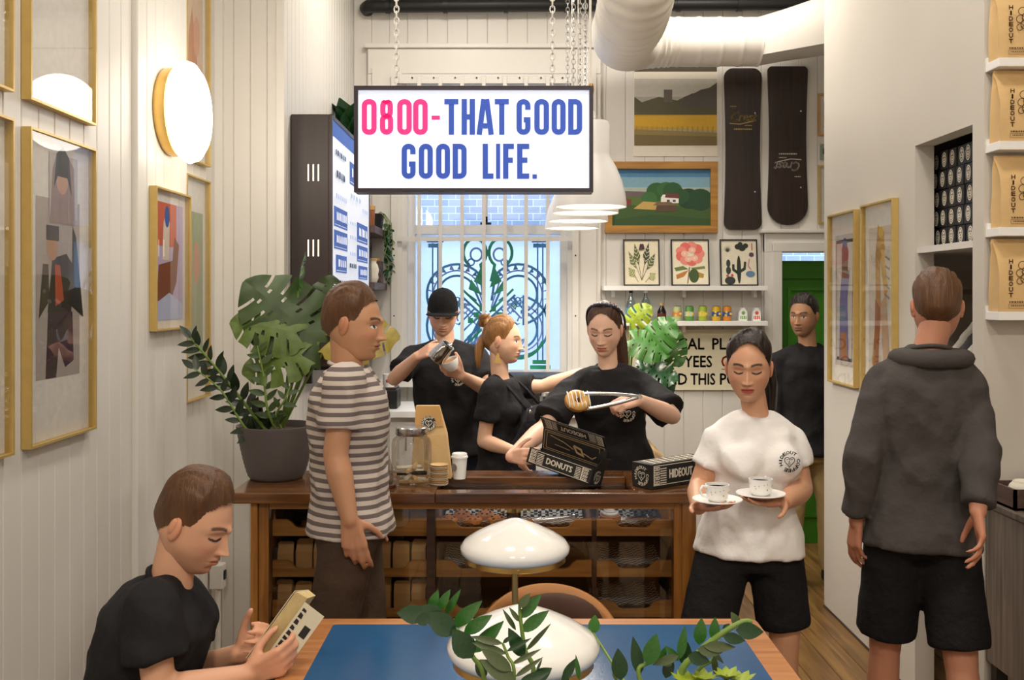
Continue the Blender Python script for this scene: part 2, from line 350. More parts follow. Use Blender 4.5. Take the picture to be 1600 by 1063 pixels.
# etched ornament: clear-cut bands in the frosted pane
et = MB(); o = Vector((-.165, 6.744, 0)); uu, vv, nn = X_, Z_, -Y_
def pxy(x, y): return ((x-760)/233*6.744/6.65, 1.68-(y-463)/229.8)
def eb(pts, w=.012, cl=False, mi=0): et.stroke([pxy(*q) for q in pts], w*1.7, o, uu, vv, nn, .0006+random.random()*.0004, cl, mi)
for sx in (-1, 1):
    m = lambda x: 760+sx*(x-760)
    def arc(cx, cy, r, a0, a1, n=18, ry=None): return [(m(cx+r*math.cos(math.radians(a0+(a1-a0)*i/n))), cy-(ry or r)*math.sin(math.radians(a0+(a1-a0)*i/n))) for i in range(n+1)]
    for r, w in ((47, .010), (37, .006), (29, .009)): eb([(m(766), 470+ (47-r)*.9)]+arc(808, 460, r, 140, -80)+arc(808, 510+ (47-r)*.3, r, 80, -120)+[(m(770), 500-(47-r)*.3)], w, mi=(0 if r != 37 else 1))
    for k in range(14):
        a = math.radians(130-k*17); cx, cy = 808+42*math.cos(a), 460-42*math.sin(a)
        et.poly([pxy(m(cx-4), cy+4), pxy(m(cx+4), cy+3), pxy(m(cx+5*math.cos(a)), cy-6*math.sin(a))], o, uu, vv, nn, .0012, k % 2)
    for k in range(5):
        eb([(m(762+k*9), 500-k*9), (m(792+k*7), 528-k*10)], .007, mi=k % 2); eb([(m(766+k*11), 462+k*8), (m(786+k*5), 446+k*14)], .006, mi=(k+1) % 2)
    for k in range(1, 4): et.poly([pxy(m(756+k*9), 470+k*9), pxy(m(764+k*9), 470+k*9), pxy(m(764+k*9), 478+k*9), pxy(m(756+k*9), 478+k*9)], o, uu, vv, nn, .0014, 2)
    for k in range(7): eb([(m(760+k*7), 510-k*7), (m(768+k*7), 518-k*7), (m(776+k*6), 510-k*7)], .005, mi=k % 3); eb([(m(772+k*6), 540+k*2), (m(790+k*5), 560-k*6)], .006, mi=(k+1) % 3)
    for k in range(3): eb([(m(763), 488+k*10), (m(800+k*3), 452+k*9)], .009, mi=(2, 0, 1)[k]); eb([(m(763), 500+k*9), (m(798), 536+k*7)], .009, mi=(0, 2, 1)[k])
    # heart-like heads above
    eb(arc(780, 395, 18, -60, 240, ry=22)+[(m(765), 440)], .012, mi=2); eb(arc(778, 398, 9, 0, 360, ry=10), .008, mi=1); eb(arc(786, 410, 5, 0, 360), .006, mi=0)
    for q in ([(763, 450), (772, 420), (782, 440)], [(768, 462), (786, 436), (790, 452)]): et.poly([pxy(m(a), b) for a, b in q], o, uu, vv, nn, .0015, 2)
    # columns
    for xx in (838, 846): eb([(m(xx), 380), (m(xx), 568)], .006, mi=0)
    for yy, hw in ((376, 13), (384, 11), (566, 12), (574, 16)): eb([(m(842-hw), yy), (m(842+hw), yy)], .016, mi=(0 if yy < 500 else 2))
    eb(arc(808, 520, 40, -20, -150), .012, mi=2)
    for k in range(6): eb(arc(800+(k % 3)*7, 468+(k//3)*8, 3.2, 0, 360, 8), .005, mi=0)
et.build('etched_ornament', [pm('etched_clear_blue', '#3f7aa8', .2, .25, 9), pm('etched_clear_violet', '#6f88c0', .2, .25, 9), pm('etched_clear_green', '#2f8a6a', .2, .35, 9)], wi)
# steel security bars in front
br = thing('window_bars', (-.165, 6.6, 1.1), 'white painted steel security bars across the tall back window', 'window bars')
for x in (655, 688, 722, 756, 789, 822, 856):
    X = (x-800)*6.56/1550; MB().box(X-.012, X+.012, 6.555, 6.563, 1.10, 3.14).build('bar', M_trim, br)
cr = MB().box(-.76, .40, 6.564, 6.571, 2.045, 2.075).build('cross_bar', M_trim, br)
tb = MB().box(-.76, .40, 6.564, 6.574, 3.09, 3.15).build('top_bar', M_trim, br)
for i in range(8): MB().lathe([(.006, 0), (.006, -.004), (0, -.005)], (-.66+i*.142, 6.563, 3.125), 8, 'y').build('bolt', M_black, tb)
for s_, x in ((0, -.80), (1, .40)):
    sp = MB().box(x, x+.04, 6.563, 6.575, 1.09, 3.15).build('side_bar', M_trim, br)
    for z in (1.55, 1.95): MB().lathe([(.005, 0), (.005, -.004), (0, -.005)], (x+.02, 6.563, z), 8, 'y').build('bolt', M_black, sp)
# green door
MB_ = MB(); MB_.box(DX0-.12, DX0, 6.60, 6.66, 0, DZ+.13, bev=.008).box(DX1, DX1+.12, 6.60, 6.66, 0, DZ+.13, bev=.008).box(DX0-.12, DX1+.12, 6.598, 6.66, DZ, DZ+.13, bev=.008).box(DX0-.07, DX0-.005, 6.585, 6.61, 0, DZ+.06, bev=.006).box(DX0-.07, DX1+.07, 6.583, 6.61, DZ+.005, DZ+.07, bev=.006)
MB_.box(DX0-.15, DX1+.15, 6.57, 6.64, DZ+.13, DZ+.155, bev=.006)
struct(MB_.build('trim_2', M_trim))
M_green = pm('green_gloss_paint', '#3f7a22', .3, .06, 5)
do = struct(MB().box(DX0, DX1, 6.74, 6.79, 0, DZ-.05).box(DX0, DX1, 6.72, 6.745, 1.80, 1.83).build('door_1', M_green))
for (a, b) in ((DX0+.07, DX0+.38), (DX0+.48, DX0+.79)):
    for (c, d) in ((.18, .72), (.84, 1.74)):
        mb = MB(); frame_bars(mb, Vector((a, 6.742, c)), X_, Z_, -Y_, b-a, d-c, .022, .014); mb.build('panel_moulding', M_green, do)
MB().lathe([(.025, 0), (.025, -.01), (.012, -.015), (.012, -.04), (.028, -.05), (.028, -.065), (0, -.07)], (DX1-.08, 6.74, .98), 16, 'y').build('door_handle', M_brass, do)
MB().box(DX0, DX1, 6.75, 6.76, DZ-.05, DZ).build('transom_pane', M_glass, do)
# outside: yard with brick wall and shrubs
if True:
    m = bpy.data.materials.new('outside_brick'); m.use_nodes = True; nt = m.node_tree; b = nt.nodes['Principled BSDF']
    bt = nt.nodes.new('ShaderNodeTexBrick'); tc = nt.nodes.new('ShaderNodeTexCoord'); mp = nt.nodes.new('ShaderNodeMapping'); mp.inputs['Rotation'].default_value = (math.pi/2, 0, 0)
    nt.links.new(tc.outputs['Object'], mp.inputs[0]); nt.links.new(mp.outputs[0], bt.inputs['Vector'])
    bt.inputs['Scale'].default_value = 4.2; bt.inputs['Color1'].default_value = (.42, .40, .42, 1); bt.inputs['Color2'].default_value = (.30, .31, .36, 1); bt.inputs['Mortar'].default_value = (.75, .75, .75, 1); bt.inputs['Mortar Size'].default_value = .012
    nt.links.new(bt.outputs[0], b.inputs['Base Color'])
    struct(MB().box(-3, 5, 8.4, 8.5, -.2, 4.4).build('wall_outside', m))
    struct(MB().box(-3, 5, 6.86, 8.4, -.2, -.1).build('floor_outside', pm('yard_concrete', '#8f9094', .8)))
# ================================================================== UNSEEN CEILING LAMPS, ADDED TO LIGHT THE ROOM
M_addeddiff = pm('added_lamp_diffuser', '#fff3df', .4, 0, emit=3.0)
for i, (x, y, w) in enumerate(ADDED_CEIL_LAMPS):
    t = thing('added_ceiling_lamp', (x, y, CEIL), ['front left', 'front right', 'middle left', 'middle right', 'back left', 'back right'][i]+' unseen round ceiling lamp added to light the cafe', 'lamp', 'added ceiling lamps')
    MB().lathe([(.2, CEIL), (.21, CEIL-.05), (.195, CEIL-.05)], (x, y, 0), 32).build('rim', M_white, t, 40)
    MB().lathe([(.195, CEIL-.05), (.15, CEIL-.07), (0, CEIL-.078)], (x, y, 0), 32).build('diffuser', M_addeddiff, t, 60)
    l = bpy.data.lights.new('added_ceiling_light', 'AREA'); l.shape = 'DISK'; l.size = .5; l.energy = w; l.color = WARM
    lo = bpy.data.objects.new('added_ceiling_light', l); C.objects.link(lo); lo.parent = t; lo.location = (0, 0, -.1)
# ================================================================== HANGING SIGN
def chain(mb, p0, p1, link=.03, r=.0028):
    p0, p1 = Vector(p0), Vector(p1); n = int((p1-p0).length/(link*.72)); d = (p1-p0).normalized()
    for i in range(n):
        c = p0+d*(i+.5)*link*.72; a = X_ if i % 2 else Y_
        pts = [c+a*(link*.3*math.cos(t))+d*(link*.48*math.sin(t)) for t in [2*math.pi*k/8 for k in range(9)]]
        mb.tube(pts, r, 5, cap=False)
SD = 3.60; kS = SD/FPX
sgn = thing('hanging_sign', P(740, 300, SD), 'lit white sign reading 0800-THAT GOOD GOOD LIFE hung on chains', 'sign')
x0, x1, z0, z1 = (553-CX)*kS, (927-CX)*kS, CAMZ-(300-HY)*kS, CAMZ-(134-HY)*kS
M_signframe = pm('sign_frame', '#2e2530', .4, .08)
mb = MB(); frame_bars(mb, Vector((x0, SD+.1, z0)), X_, Z_, -Y_, x1-x0, z1-z0, .014, .1); mb.box(x0+.01, x1-.01, SD+.085, SD+.1, z0+.01, z1-.01); mb.build('casing', M_signframe, sgn)
MB().box(x0+.014, x1-.014, SD+.012, SD+.02, z0+.014, z1-.014).build('lit_face', pm('sign_lit_face', '#dfe6f5', .4, 0, emit=SIGN_E, ecol='#e4ebff'), sgn)
def rr(x0, x1, y0, y1, r, n=4):
    out = []
    for cx, cy, a in ((x1-r, y0+r, -90), (x1-r, y1-r, 0), (x0+r, y1-r, 90), (x0+r, y0+r, 180)):
        for i in range(n+1): t = math.radians(a+90*i/n); out.append((cx+r*math.cos(t), cy+r*math.sin(t)))
    return out
def glyph(ch, w, h, s):
    """centre-line strokes of a condensed sign letter in a w x h cell: list of (pts, closed)"""
    e = s/2; x0, x1, y0, y1 = e, w-e, e, h-e; r = s*.75; m = h*.52
    arcp = lambda cx, cy, a0, a1: [(cx+r*math.cos(math.radians(a0+(a1-a0)*i/4)), cy+r*math.sin(math.radians(a0+(a1-a0)*i/4))) for i in range(5)]
    if ch in '0O': return [(rr(x0, x1, y0, y1, r), True)]
    if ch == '8': return [(rr(x0, x1, y0, m, r), True), (rr(x0+.6*e*.2, x1-.6*e*.2, m, y1, r), True)]
    if ch == '-': return [([(0, h*.48), (w, h*.48)], False)]
    if ch == 'T': return [([(0, y1), (w, y1)], False), ([(w/2, 0), (w/2, h)], False)]
    if ch == 'H': return [([(x0, 0), (x0, h)], False), ([(x1, 0), (x1, h)], False), ([(x0, h*.5), (x1, h*.5)], False)]
    if ch == 'A': return [([(x0-e*.4, 0), (w/2-e*.5, h)], False), ([(x1+e*.4, 0), (w/2+e*.5, h)], False), ([(x0+e, h*.25), (x1-e, h*.25)], False)]
    if ch == 'G': return [([(x1, h*.70)]+arcp(x1-r, y1-r, 0, 90)+arcp(x0+r, y1-r, 90, 180)+arcp(x0+r, y0+r, 180, 270)+arcp(x1-r, y0+r, 270, 360)+[(x1, h*.42), (w*.52, h*.42)], False)]
    if ch == 'D': return [([(x0, y0), (x1-r, y0)]+arcp(x1-r, y0+r, -90, 0)+arcp(x1-r, y1-r, 0, 90)+[(x0, y1)], True)]
    if ch == 'L': return [([(x0, h), (x0, y0), (w, y0)], False)]
    if ch == 'I': return [([(w/2, 0), (w/2, h)], False)]
    if ch == 'F': return [([(x0, 0), (x0, y1), (w, y1)], False), ([(x0, h*.53), (w*.9, h*.53)], False)]
    if ch == 'E': return [([(w, y1), (x0, y1), (x0, y0), (w, y0)], False), ([(x0, h*.53), (w*.85, h*.53)], False)]
    if ch == '.': return [([(0, w/2), (w, w/2)], False)]
pink, blue = pm('sign_letter_pink', '#ff2f78', .5, .03, emit=.75, ecol='#ff2468'), pm('sign_letter_blue', '#2f4ea6', .5, .05, emit=.5, ecol='#2747a0')
rows = [('0', 564.5, 588), ('8', 593, 614), ('0', 620, 643), ('0', 645, 668), ('-', 674, 687), ('T', 694, 716), ('H', 721, 742), ('A', 746, 770), ('T', 773, 795), ('G', 807, 829), ('O', 835, 858), ('O', 862, 884), ('D', 888, 910)]
rows2 = [('G', 627, 649), ('O', 654, 676), ('O', 681, 703), ('D', 707, 729), ('L', 754, 771), ('I', 775, 781.5), ('F', 786, 803), ('E', 808, 827), ('.', 832, 839)]
for rw, yb, hh in ((rows, 210, 56), (rows2, 279, 55)):
    for ch, a, b in rw:
        o = Vector(((a-CX)*kS, SD+.012, CAMZ-(yb-HY)*kS)); mb = MB()
        s = 8.4 if ch not in 'I.-' else (6.5 if ch != '.' else 7)
        for pts, cl in glyph(ch, b-a, hh, s): jj = globals().get('jj', 0)+1; mb.stroke([(q[0]*kS, q[1]*kS) for q in pts], s*kS, o, X_, Z_, -Y_, .0015+.0004*(jj % 4), cl)
        mb.build('letter', pink if (a < 690 and hh == 56) else blue, sgn)
for x in (617, 864):
    mb = MB(); X = (x-CX)*kS; chain(mb, (X, SD+.05, z1), (X, SD+.05, CEIL-.02)); mb.build('chain', M_trim, sgn)
    MB().lathe([(.02, CEIL), (.018, CEIL-.02), (0, CEIL-.022)], (X, SD+.05, 0), 12).build('ceiling_hook', M_steel, sgn)
mb = MB(); X = (924-CX)*kS; mb.tube([(X, SD+.06, CEIL-.01), (X, SD+.06, z1+.12), (X+.004, SD+.06, z1+.02), (X+.002, SD+.08, z1)], .004, 6); mb.build('power_cable', M_trim, sgn)
MB().lathe([(.008, z1-.02), (.012, z1), (.008, z1+.02)], (X+.004, SD+.06, 0), 10).build('cable_gland', M_brass, sgn)
# ================================================================== PENDANT LAMPS
for i, (px, d) in enumerate(((922, 4.47), (916, 4.80), (904, 5.32), (897, 5.88))):
    X = .355; z = 2.08
    t = thing('pendant_lamp', (X, d, z), ['nearest and largest white bell pendant lamp, just right of the hanging sign', 'second nearest white bell pendant lamp in the row behind the sign', 'third white bell pendant lamp in the row towards the window', 'farthest white bell pendant lamp of the row, close to the window'][i], 'lamp', 'white pendant lamps over the counter')
    MB().lathe([(.155, z+.005), (.16, z), (.16, z+.02), (.155, z+.06), (.14, z+.12), (.115, z+.18), (.09, z+.225), (.088, z+.24), (.088, z+.37), (.08, z+.385), (.01, z+.39), (.01, z+.385), (.078, z+.378), (.08, z+.24), (.11, z+.175), (.136, z+.11), (.15, z+.055), (.155, z+.005)], (X, d, 0), 40).build('shade', M_white, t, 40)
    MB().lathe([(.012, z+.39), (.022, z+.40), (.022, z+.43), (0, z+.44)], (X, d, 0), 14).build('cap', M_white, t, 40)
    MB().tube([(X, d, z+.43), (X, d, CEIL)], .004, 6).build('cable', M_trim, t)
    mb = MB(); chain(mb, (X-.025, d, z+.43), (X-.025, d, CEIL), .034, .0022); mb.build('chain', M_steel, t)
    MB().ell((X, d, z+.09), (.05, .05, .06), 14, 10).build('bulb', pm('pendant_bulb', '#fff4e0', .3, 0, emit=14, ecol='#fff0d8'), t, 180)
    l = bpy.data.lights.new('pendant_light', 'SPOT'); l.spot_size = math.radians(150); l.spot_blend = .6; l.energy = PENDANT_W*6; l.color = WARM; l.shadow_soft_size = .06
    lo = bpy.data.objects.new('pendant_light', l); C.objects.link(lo); lo.parent = t; lo.location = (0, 0, .02)
# ================================================================== DUCT AND PIPE
pp = thing('waste_pipe', (-.99, 6.57, 3.6), 'long black horizontal pipe with joints high on the back wall', 'pipe')
MB().tube([(-.965, 6.66, 3.595), (-.97, 6.6, 3.597), (-.95, 6.565, 3.598), (-.9, 6.555, 3.598), (2.6, 6.555, 3.62)], .044, 14).build('pipe_run', M_black, pp, 40)
for x in (-.82, -.44, -.04, .36, .75, 1.1, 1.5, 1.9):
    c = MB().tube([(x-.015, 6.555, 3.598+.006*(x+.9)), (x+.015, 6.555, 3.598+.006*(x+.9))], .05, 14).build('coupling', M_black, pp, 40)
    MB().tube([(x, 6.555, 3.64), (x, 6.555, CEIL)], .004, 6).build('hanger_rod', M_black, pp)
M_duct = pm('white_duct', '#e9e3da', .35, .03, 5)
dt = thing('air_duct', (1.2, 6.2, 3.27), 'fat white ventilation duct with a flexible ribbed bend below the pipe', 'duct')
mb = MB(); pts = []; rs = []
for i in range(61):
    x = .90+i*.64/60; pts.append((x, 6.2, 3.27)); rs.append(.15+(.004 if i % 12 < 2 else 0))
mb.tube(pts, rs, 36).build('spiral_pipe', M_duct, dt, 40)
ctrl = [Vector(q) for q in ((.98, 6.2, 3.27), (.80, 6.14, 3.25), (.68, 5.85, 3.18), (.60, 5.3, 3.08), (.575, 4.75, 3.03), (.57, 4.45, 3.12), (.57, 4.34, 3.4), (.57, 4.33, CEIL-.03))]
def spline(cp, n):
    out = []; m = len(cp)-1
    for i in range(n+1):
        t = i/n*m; k = min(int(t), m-1); f = t-k; p0, p1, p2, p3 = cp[max(k-1, 0)], cp[k], cp[k+1], cp[min(k+2, m)]
        out.append(.5*((2*p1)+(p2-p0)*f+(2*p0-5*p1+4*p2-p3)*f*f+(3*p1-p0-3*p2+p3)*f**3))
    return out
q = spline(ctrl, 150); mb = MB(); mb.tube(q, [.15+.02*min(1, i/60)+.006*math.sin(i*math.pi/2.0) for i in range(len(q))], 36); mb.build('flexible_bend', M_duct, dt, 60)
mb = MB(); a = [(1.53, 6.2+.15*math.cos(t), 3.27+.15*math.sin(t)) for t in [2*math.pi*k/24 for k in range(24)]]
b = []
for k in range(24):
    t = 2*math.pi*k/24; c, s = math.cos(t), math.sin(t); m = max(abs(c), abs(s)); b.append((2.06, 6.2+.2*c/m, 3.40+.16*s/m))
mb.add(a+b, [(k, (k+1) % 24, 24+(k+1) % 24, 24+k) for k in range(24)]); mb.box(2.06, 2.7, 6.0, 6.4, 3.24, 3.56); mb.build('square_adaptor', M_duct, dt, 30)
# ================================================================== WALL LAMP
d = 3.86; z = 2.395
wlamp = thing('wall_lamp', (XP, d, z), 'round glowing opal wall lamp with brass rim on the white pilaster', 'lamp')
MB().lathe([(.0, XP), (.165, XP+.002), (.172, XP+.02), (.17, XP+.045), (.15, XP+.05)], (0, d, z), 40, 'x').build('brass_rim', M_brass, wlamp, 40)
MB().lathe([(.15, XP+.045), (.185, XP+.06), (.198, XP+.08), (.19, XP+.105), (.158, XP+.127), (.10, XP+.143), (0, XP+.15)], (0, d, z), 40, 'x').build('shade', pm('lit_opal_shade', '#fff6e4', .3, 0, emit=5.2, ecol='#fff3df'), wlamp, 180)
l = bpy.data.lights.new('wall_light', 'POINT'); l.energy = WALL_LAMP_W; l.color = (1, .95, .86); l.shadow_soft_size = .15
lo = bpy.data.objects.new('wall_light', l); C.objects.link(lo); lo.parent = wlamp; lo.location = (.42, 0, 0)
# ================================================================== FRAMED PICTURES ON SIDE WALLS
def framed(name, label, o, u, v, n, w, h, bar, dep, art, mframe=M_gold, group=None, backing='#efebe4', glass=True, cat='picture'):
    t = thing(name, o+u*(w/2), label, cat, group)
    mb = MB(); frame_bars(mb, o, u, v, n, w, h, bar, dep); mb.build('frame', mframe, t)
    mb = MB(); oo = o+u*bar+v*bar+n*.004
    iw, ih = w-2*bar, h-2*bar
    vs = [oo, oo+u*iw, oo+u*iw+v*ih, oo+v*ih]; vs2 = [p-n*.003 for p in vs]; mb.add(vs+vs2, [(0, 1, 2, 3), (7, 6, 5, 4), (0, 4, 5, 1), (1, 5, 6, 2), (2, 6, 7, 3), (3, 7, 4, 0)]); mb.build('mount', flat(backing, .8), t)
    A = Art(oo, u*iw, v*ih, n); art(A); A.done('print', t)
    if glass:
        g = oo+n*(dep-.010); mb = MB(); mb.add([g, g+u*iw, g+u*iw+v*ih, g+v*ih], [(0, 1, 2, 3)]); mb.build('glass', M_pane, t)
    return t
def art_figure(A):
    A.r(.16, .84, .20, .80, '#b9afa9'); A.p([(.3, .2), (.46, .2), (.5, .30), (.6, .23), (.74, .25), (.72, .42), (.34, .44)], '#4a2d3c')
    A.p([(.33, .42), (.70, .42), (.74, .58), (.62, .62), (.40, .60)], '#382a22'); A.p([(.45, .44), (.58, .46), (.52, .58), (.44, .58)], '#c2552a'); A.p([(.2, .40), (.36, .46), (.34, .58), (.26, .58)], '#4a3b24')
    A.p([(.7, .44), (.9, .40), (.78, .68), (.72, .72)], '#2c2b22'); A.e(.40, .635, .085, .042, '#c99d78'); A.r(.31, .5, .66, .71, '#4c4038')
    A.r(.35, .80, .74, .955, '#c9c2bd') ; A.p([(.36, .72), (.76, .72), (.74, .92), (.66, .95), (.46, .95), (.4, .9)], '#a08b86'); A.e(.55, .88, .10, .06, '#cfa58c'); A.p([(.42, .84), (.46, .955), (.56, .985), (.66, .95), (.70, .82), (.63, .88), (.48, .88)], '#33302f')
def art_text(A):
    A.r(.36, .80, .52, .98, '#7d6a66'); A.r(.38, .80, .545, .98, '#b5a6a2')
    rnd = random.Random(3)
    for i in range(17):
        y = .56+i*.025; x = .41
        while x < .77:
            w = rnd.uniform(.02, .07); A.r(x, min(x+w, .78), y, y+.014, '#5f4d50'); x += w+.015
def art_plain(c1, c2):
    def f(A):
        A.r(.12, .88, .15, .85, c1); A.p([(.2, .15), (.5, .15), (.62, .5), (.4, .75), (.25, .6)], c2); A.e(.6, .62, .14, .1, '#d7a284')
    return f
def art_bird(A):
    A.r(.08, .92, .06, .92, '#c9b7d6'); A.r(.14, .72, .6, .92, '#d56a4a'); A.p([(.14, .2), (.55, .2), (.72, .34), (.8, .62), (.66, .68), (.6, .5), (.2, .46)], '#8a4a24')
    A.p([(.3, .5), (.5, .5), (.52, .78), (.42, .85), (.34, .78)], '#e6d8c8'); A.e(.44, .82, .07, .08, '#3b66b0'); A.p([(.1, .06), (.9, .06), (.9, .18), (.5, .26), (.1, .18)], '#c8cfee')
uL, vL, nL = Y_, Z_, X_      # left wall: picture right is away from camera
for nm, lab, d0, d1, z0, z1, xw, a in (
    ('framed_poster', 'gold framed poster of two costumed figures on the left wall beside the wall lamp', 2.747, 3.181, 1.255, 2.151, XA, art_figure),
    ('framed_poster', 'gold framed sheet of dense brown writing, above the costumed figure poster', 2.747, 3.181, 2.226, 3.12, XA, art_text),
    ('framed_poster', 'lower gold framed poster cut by the left picture edge', 2.22, 2.656, 1.255, 2.155, XA, art_plain('#c9b3ad', '#97807a')),
    ('framed_poster', 'upper gold framed poster cut by the left picture edge', 2.22, 2.656, 2.226, 3.12, XA, art_plain('#d5cbc2', '#c7a78c')),
    ('framed_print', 'small gold framed print with orange and blue shapes below the wall lamp', 3.663, 4.057, 1.55, 2.089, XP, art_bird),
    ('framed_poster', 'pale green framed poster half hidden behind the pilaster', 4.10, 4.42, 1.237, 2.19, XR, art_plain('#a9b593', '#b8bda0')),
    ('framed_poster', 'pinkish framed poster high behind the pilaster, right of the wall lamp', 4.10, 4.42, 2.254, 3.14, XR, art_plain('#d9bfa6', '#c98c62'))):
    framed(nm, lab, Vector((xw+.001, d0, z0)), uL, vL, nL, d1-d0, z1-z0, .007, .028, a)
uR, vR, nR = -Y_, Z_, -X_
def art_r1(A):
    A.r(.14, .86, .10, .88, '#cfc6bd'); A.l([(.2, .14), (.78, .14), (.84, .84), (.18, .84)], .02, '#4b4648', True); A.p([(.3, .14), (.66, .14), (.62, .5), (.7, .66), (.42, .7), (.32, .5)], '#6a6aa0'); A.p([(.4, .62), (.62, .62), (.66, .78), (.54, .86), (.4, .8)], '#7a4a44'); A.e(.52, .83, .09, .03, '#3f4f8a'); A.p([(.34, .14), (.62, .14), (.56, .3), (.36, .3)], '#a86a3a')
def art_r2(A):
    A.r(.12, .88, .10, .88, '#d2c9bd'); A.l([(.5, .86), (.42, .7), (.44, .4), (.3, .12)], .16, '#b98a48'); A.l([(.56, .84), (.6, .66), (.7, .52)], .12, '#c9a040'); A.l([(.6, .5), (.66, .3), (.72, .14)], .2, '#c2a082'); A.e(.52, .85, .08, .03, '#d6b64e'); A.p([(.3, .14), (.44, .14), (.5, .45), (.34, .5)], '#9a5a30')
    for k in range(5): A.l([(.66, .72-.05*k), (.8, .70-.05*k)], .012, '#8f8a86')
framed('framed_print', 'narrow gold framed portrait print in blue, farther of the pair on the right wall', Vector((XS-.001, 5.229, 1.232)), uR, vR, nR, .405, .871, .008, .028, art_r1)
framed('framed_print', 'gold framed print of a yellow haired figure, nearer one on the right wall', Vector((XS-.001, 4.737, 1.227)), uR, vR, nR, .40, .884, .008, .028, art_r2)
# ================================================================== MENU LIGHTBOX
mx = thing('menu_lightbox', (XW, 5.4, 1.42), 'tall lit menu board with a dark wooden end on the left wall', 'menu board')
a0, a1, mz0, mz1, mxf = 4.735, 6.0, 1.417, 2.55, -.861
MB().box(XW+.003, mxf-.012, a0, a1, mz0, mz1, bev=.006).build('casing', M_dark, mx)
for z in (2.27, 1.91):
    for k in range(3): MB().box(XW+.085+k*.024, XW+.091+k*.024, a0-.002, a0+.004, z-.04, z+.04).build('vent_slot', pm('vent_glow', '#fff4e6', .4, 0, emit=.9), mx)
mb = MB(); frame_bars(mb, Vector((mxf-.012, a0, mz0)), Y_, Z_, X_, a1-a0, mz1-mz0, .02, .014); mb.build('face_frame', M_dark, mx)
M_menu = pm('menu_lit_face', '#eef2fb', .4, 0, emit=MENU_E, ecol='#eef3ff'); M_menub = pm('menu_print_blue', '#3c5fa8', .5, .1, emit=.35, ecol='#3558a8'); M_menud = pm('menu_print_dark', '#35435e', .5, .05, emit=.12); M_menul = pm('menu_print_pale', '#a9b4c8', .5, .05, emit=.5)
fc = MB().box(mxf-.012, mxf-.002, a0+.02, a1-.02, mz0+.02, mz1-.02).build('lit_face', M_menu, mx)
mb = MB(); o = Vector((mxf-.002, a0+.02, mz0+.02)); Wm, Hm = a1-a0-.04, mz1-mz0-.04; kk = 0
def mrect(x0, x1, y0, y1, mi):
    global kk
    kk += 1; mb.poly([(x0*Wm, y0*Hm), (x1*Wm, y0*Hm), (x1*Wm, y1*Hm), (x0*Wm, y1*Hm)], o, Y_, Z_, X_, .0006+.0001*kk, mi)
mrect(0, 1, .93, 1, 0)
def mtext(n_, x, y, w, hgt, mi=1): greek(mb, n_, o+Y_*(x*Wm)+Z_*(y*Hm), Y_, Z_, X_, w*Wm, hgt*1.15*Hm, .006, mi, n_+int(x*50+y*90))
def mplate(s, x0, x1, y0, y1, mi=0):
    mrect(x0, x1, y0, y1, mi); mrect(x0+.02, x1-.02, y0+(y1-y0)*.1, y0+(y1-y0)*.13, 3); mtext(s, x0+.04, y0+(y1-y0)*.32, x1-x0-.08, (y1-y0)*.38, 3)
mtext(6, .06, .855, .24, .022, 1); mtext(4, .08, .755, .2, .03, 1); mtext(6, .06, .66, .26, .022, 2); mplate(5, .42, .8, .77, .88); mtext(4, .42, .70, .3, .022, 2); mtext(4, .75, .66, .18, .02, 2)
mplate(7, .04, .36, .535, .625); mplate(7, .04, .36, .435, .52); mplate(3, .62, .95, .50, .60); mplate(4, .62, .95, .40, .485)
mtext(7, .40, .57, .18, .016, 2); mtext(4, .40, .50, .18, .018, 2); mtext(4, .40, .42, .18, .018, 2); mplate(4, .08, .34, .33, .41); mtext(4, .40, .36, .18, .02, 1); mplate(4, .66, .94, .31, .38)
for k in range(5): mtext((6, 7, 6, 5, 5)[k], .06, .27-k*.055, .28, .022, 1); mrect(.05, .36, .258-k*.055, .261-k*.055, 1)
mrect(.40, .62, .12, .27, 1); mrect(.41, .61, .13, .26, 3); mtext(5, .42, .17, .18, .05, 1); mrect(.40, .62, .10, .115, 1); mtext(6, .41, .06, .2, .02, 2)
for k in range(4): mrect(.66, .95, .07+k*.055, .11+k*.055, 1); mtext((5, 4, 4, 5)[k], .69, .078+k*.055, .22, .022, 3)
mb.build('menu_print', [M_menub, M_menud, M_menul, M_menu], mx)
# ================================================================== BACK CORNER SHELVES
def small_leaf(L=1, W=.4, bend=.15, n=6, curl=0, fold=.12):
    """leaf blade mesh from origin along +Y, up +Z, length L"""
    vs = []; fs = []
    for i in range(n+1):
        t = i/n; w = W/2*L*math.sin(math.pi*min(.999, t**.8*.97+.02))**.9; y = L*t; z = -bend*L*t*t+curl*L*t
        vs += [(-w, y, z+fold*w), (-w*.5, y, z+fold*w*.35), (0, y, z), (w*.5, y, z+fold*w*.35), (w, y, z+fold*w)]
    for i in range(n):
        for k in range(4): a = i*5+k; fs.append((a, a+1, a+6, a+5))
    me = bpy.data.meshes.new('leaf'); me.from_pydata(vs, [], fs); me.polygons.foreach_set('use_smooth', [True]*len(fs)); return me
def with_mat(me, m): me = me.copy(); me.materials.clear(); me.materials.append(m); return me
def aim(p, d, up=Z_, s=1, roll=0):
    d = Vector(d).normalized(); x = d.cross(up); x = x.normalized() if x.length > 1e-4 else X_.copy(); z = x.cross(d)
    M = basis(p, x*s, d*s, z*s)
    return M @ Matrix.Rotation(roll, 4, 'Y')
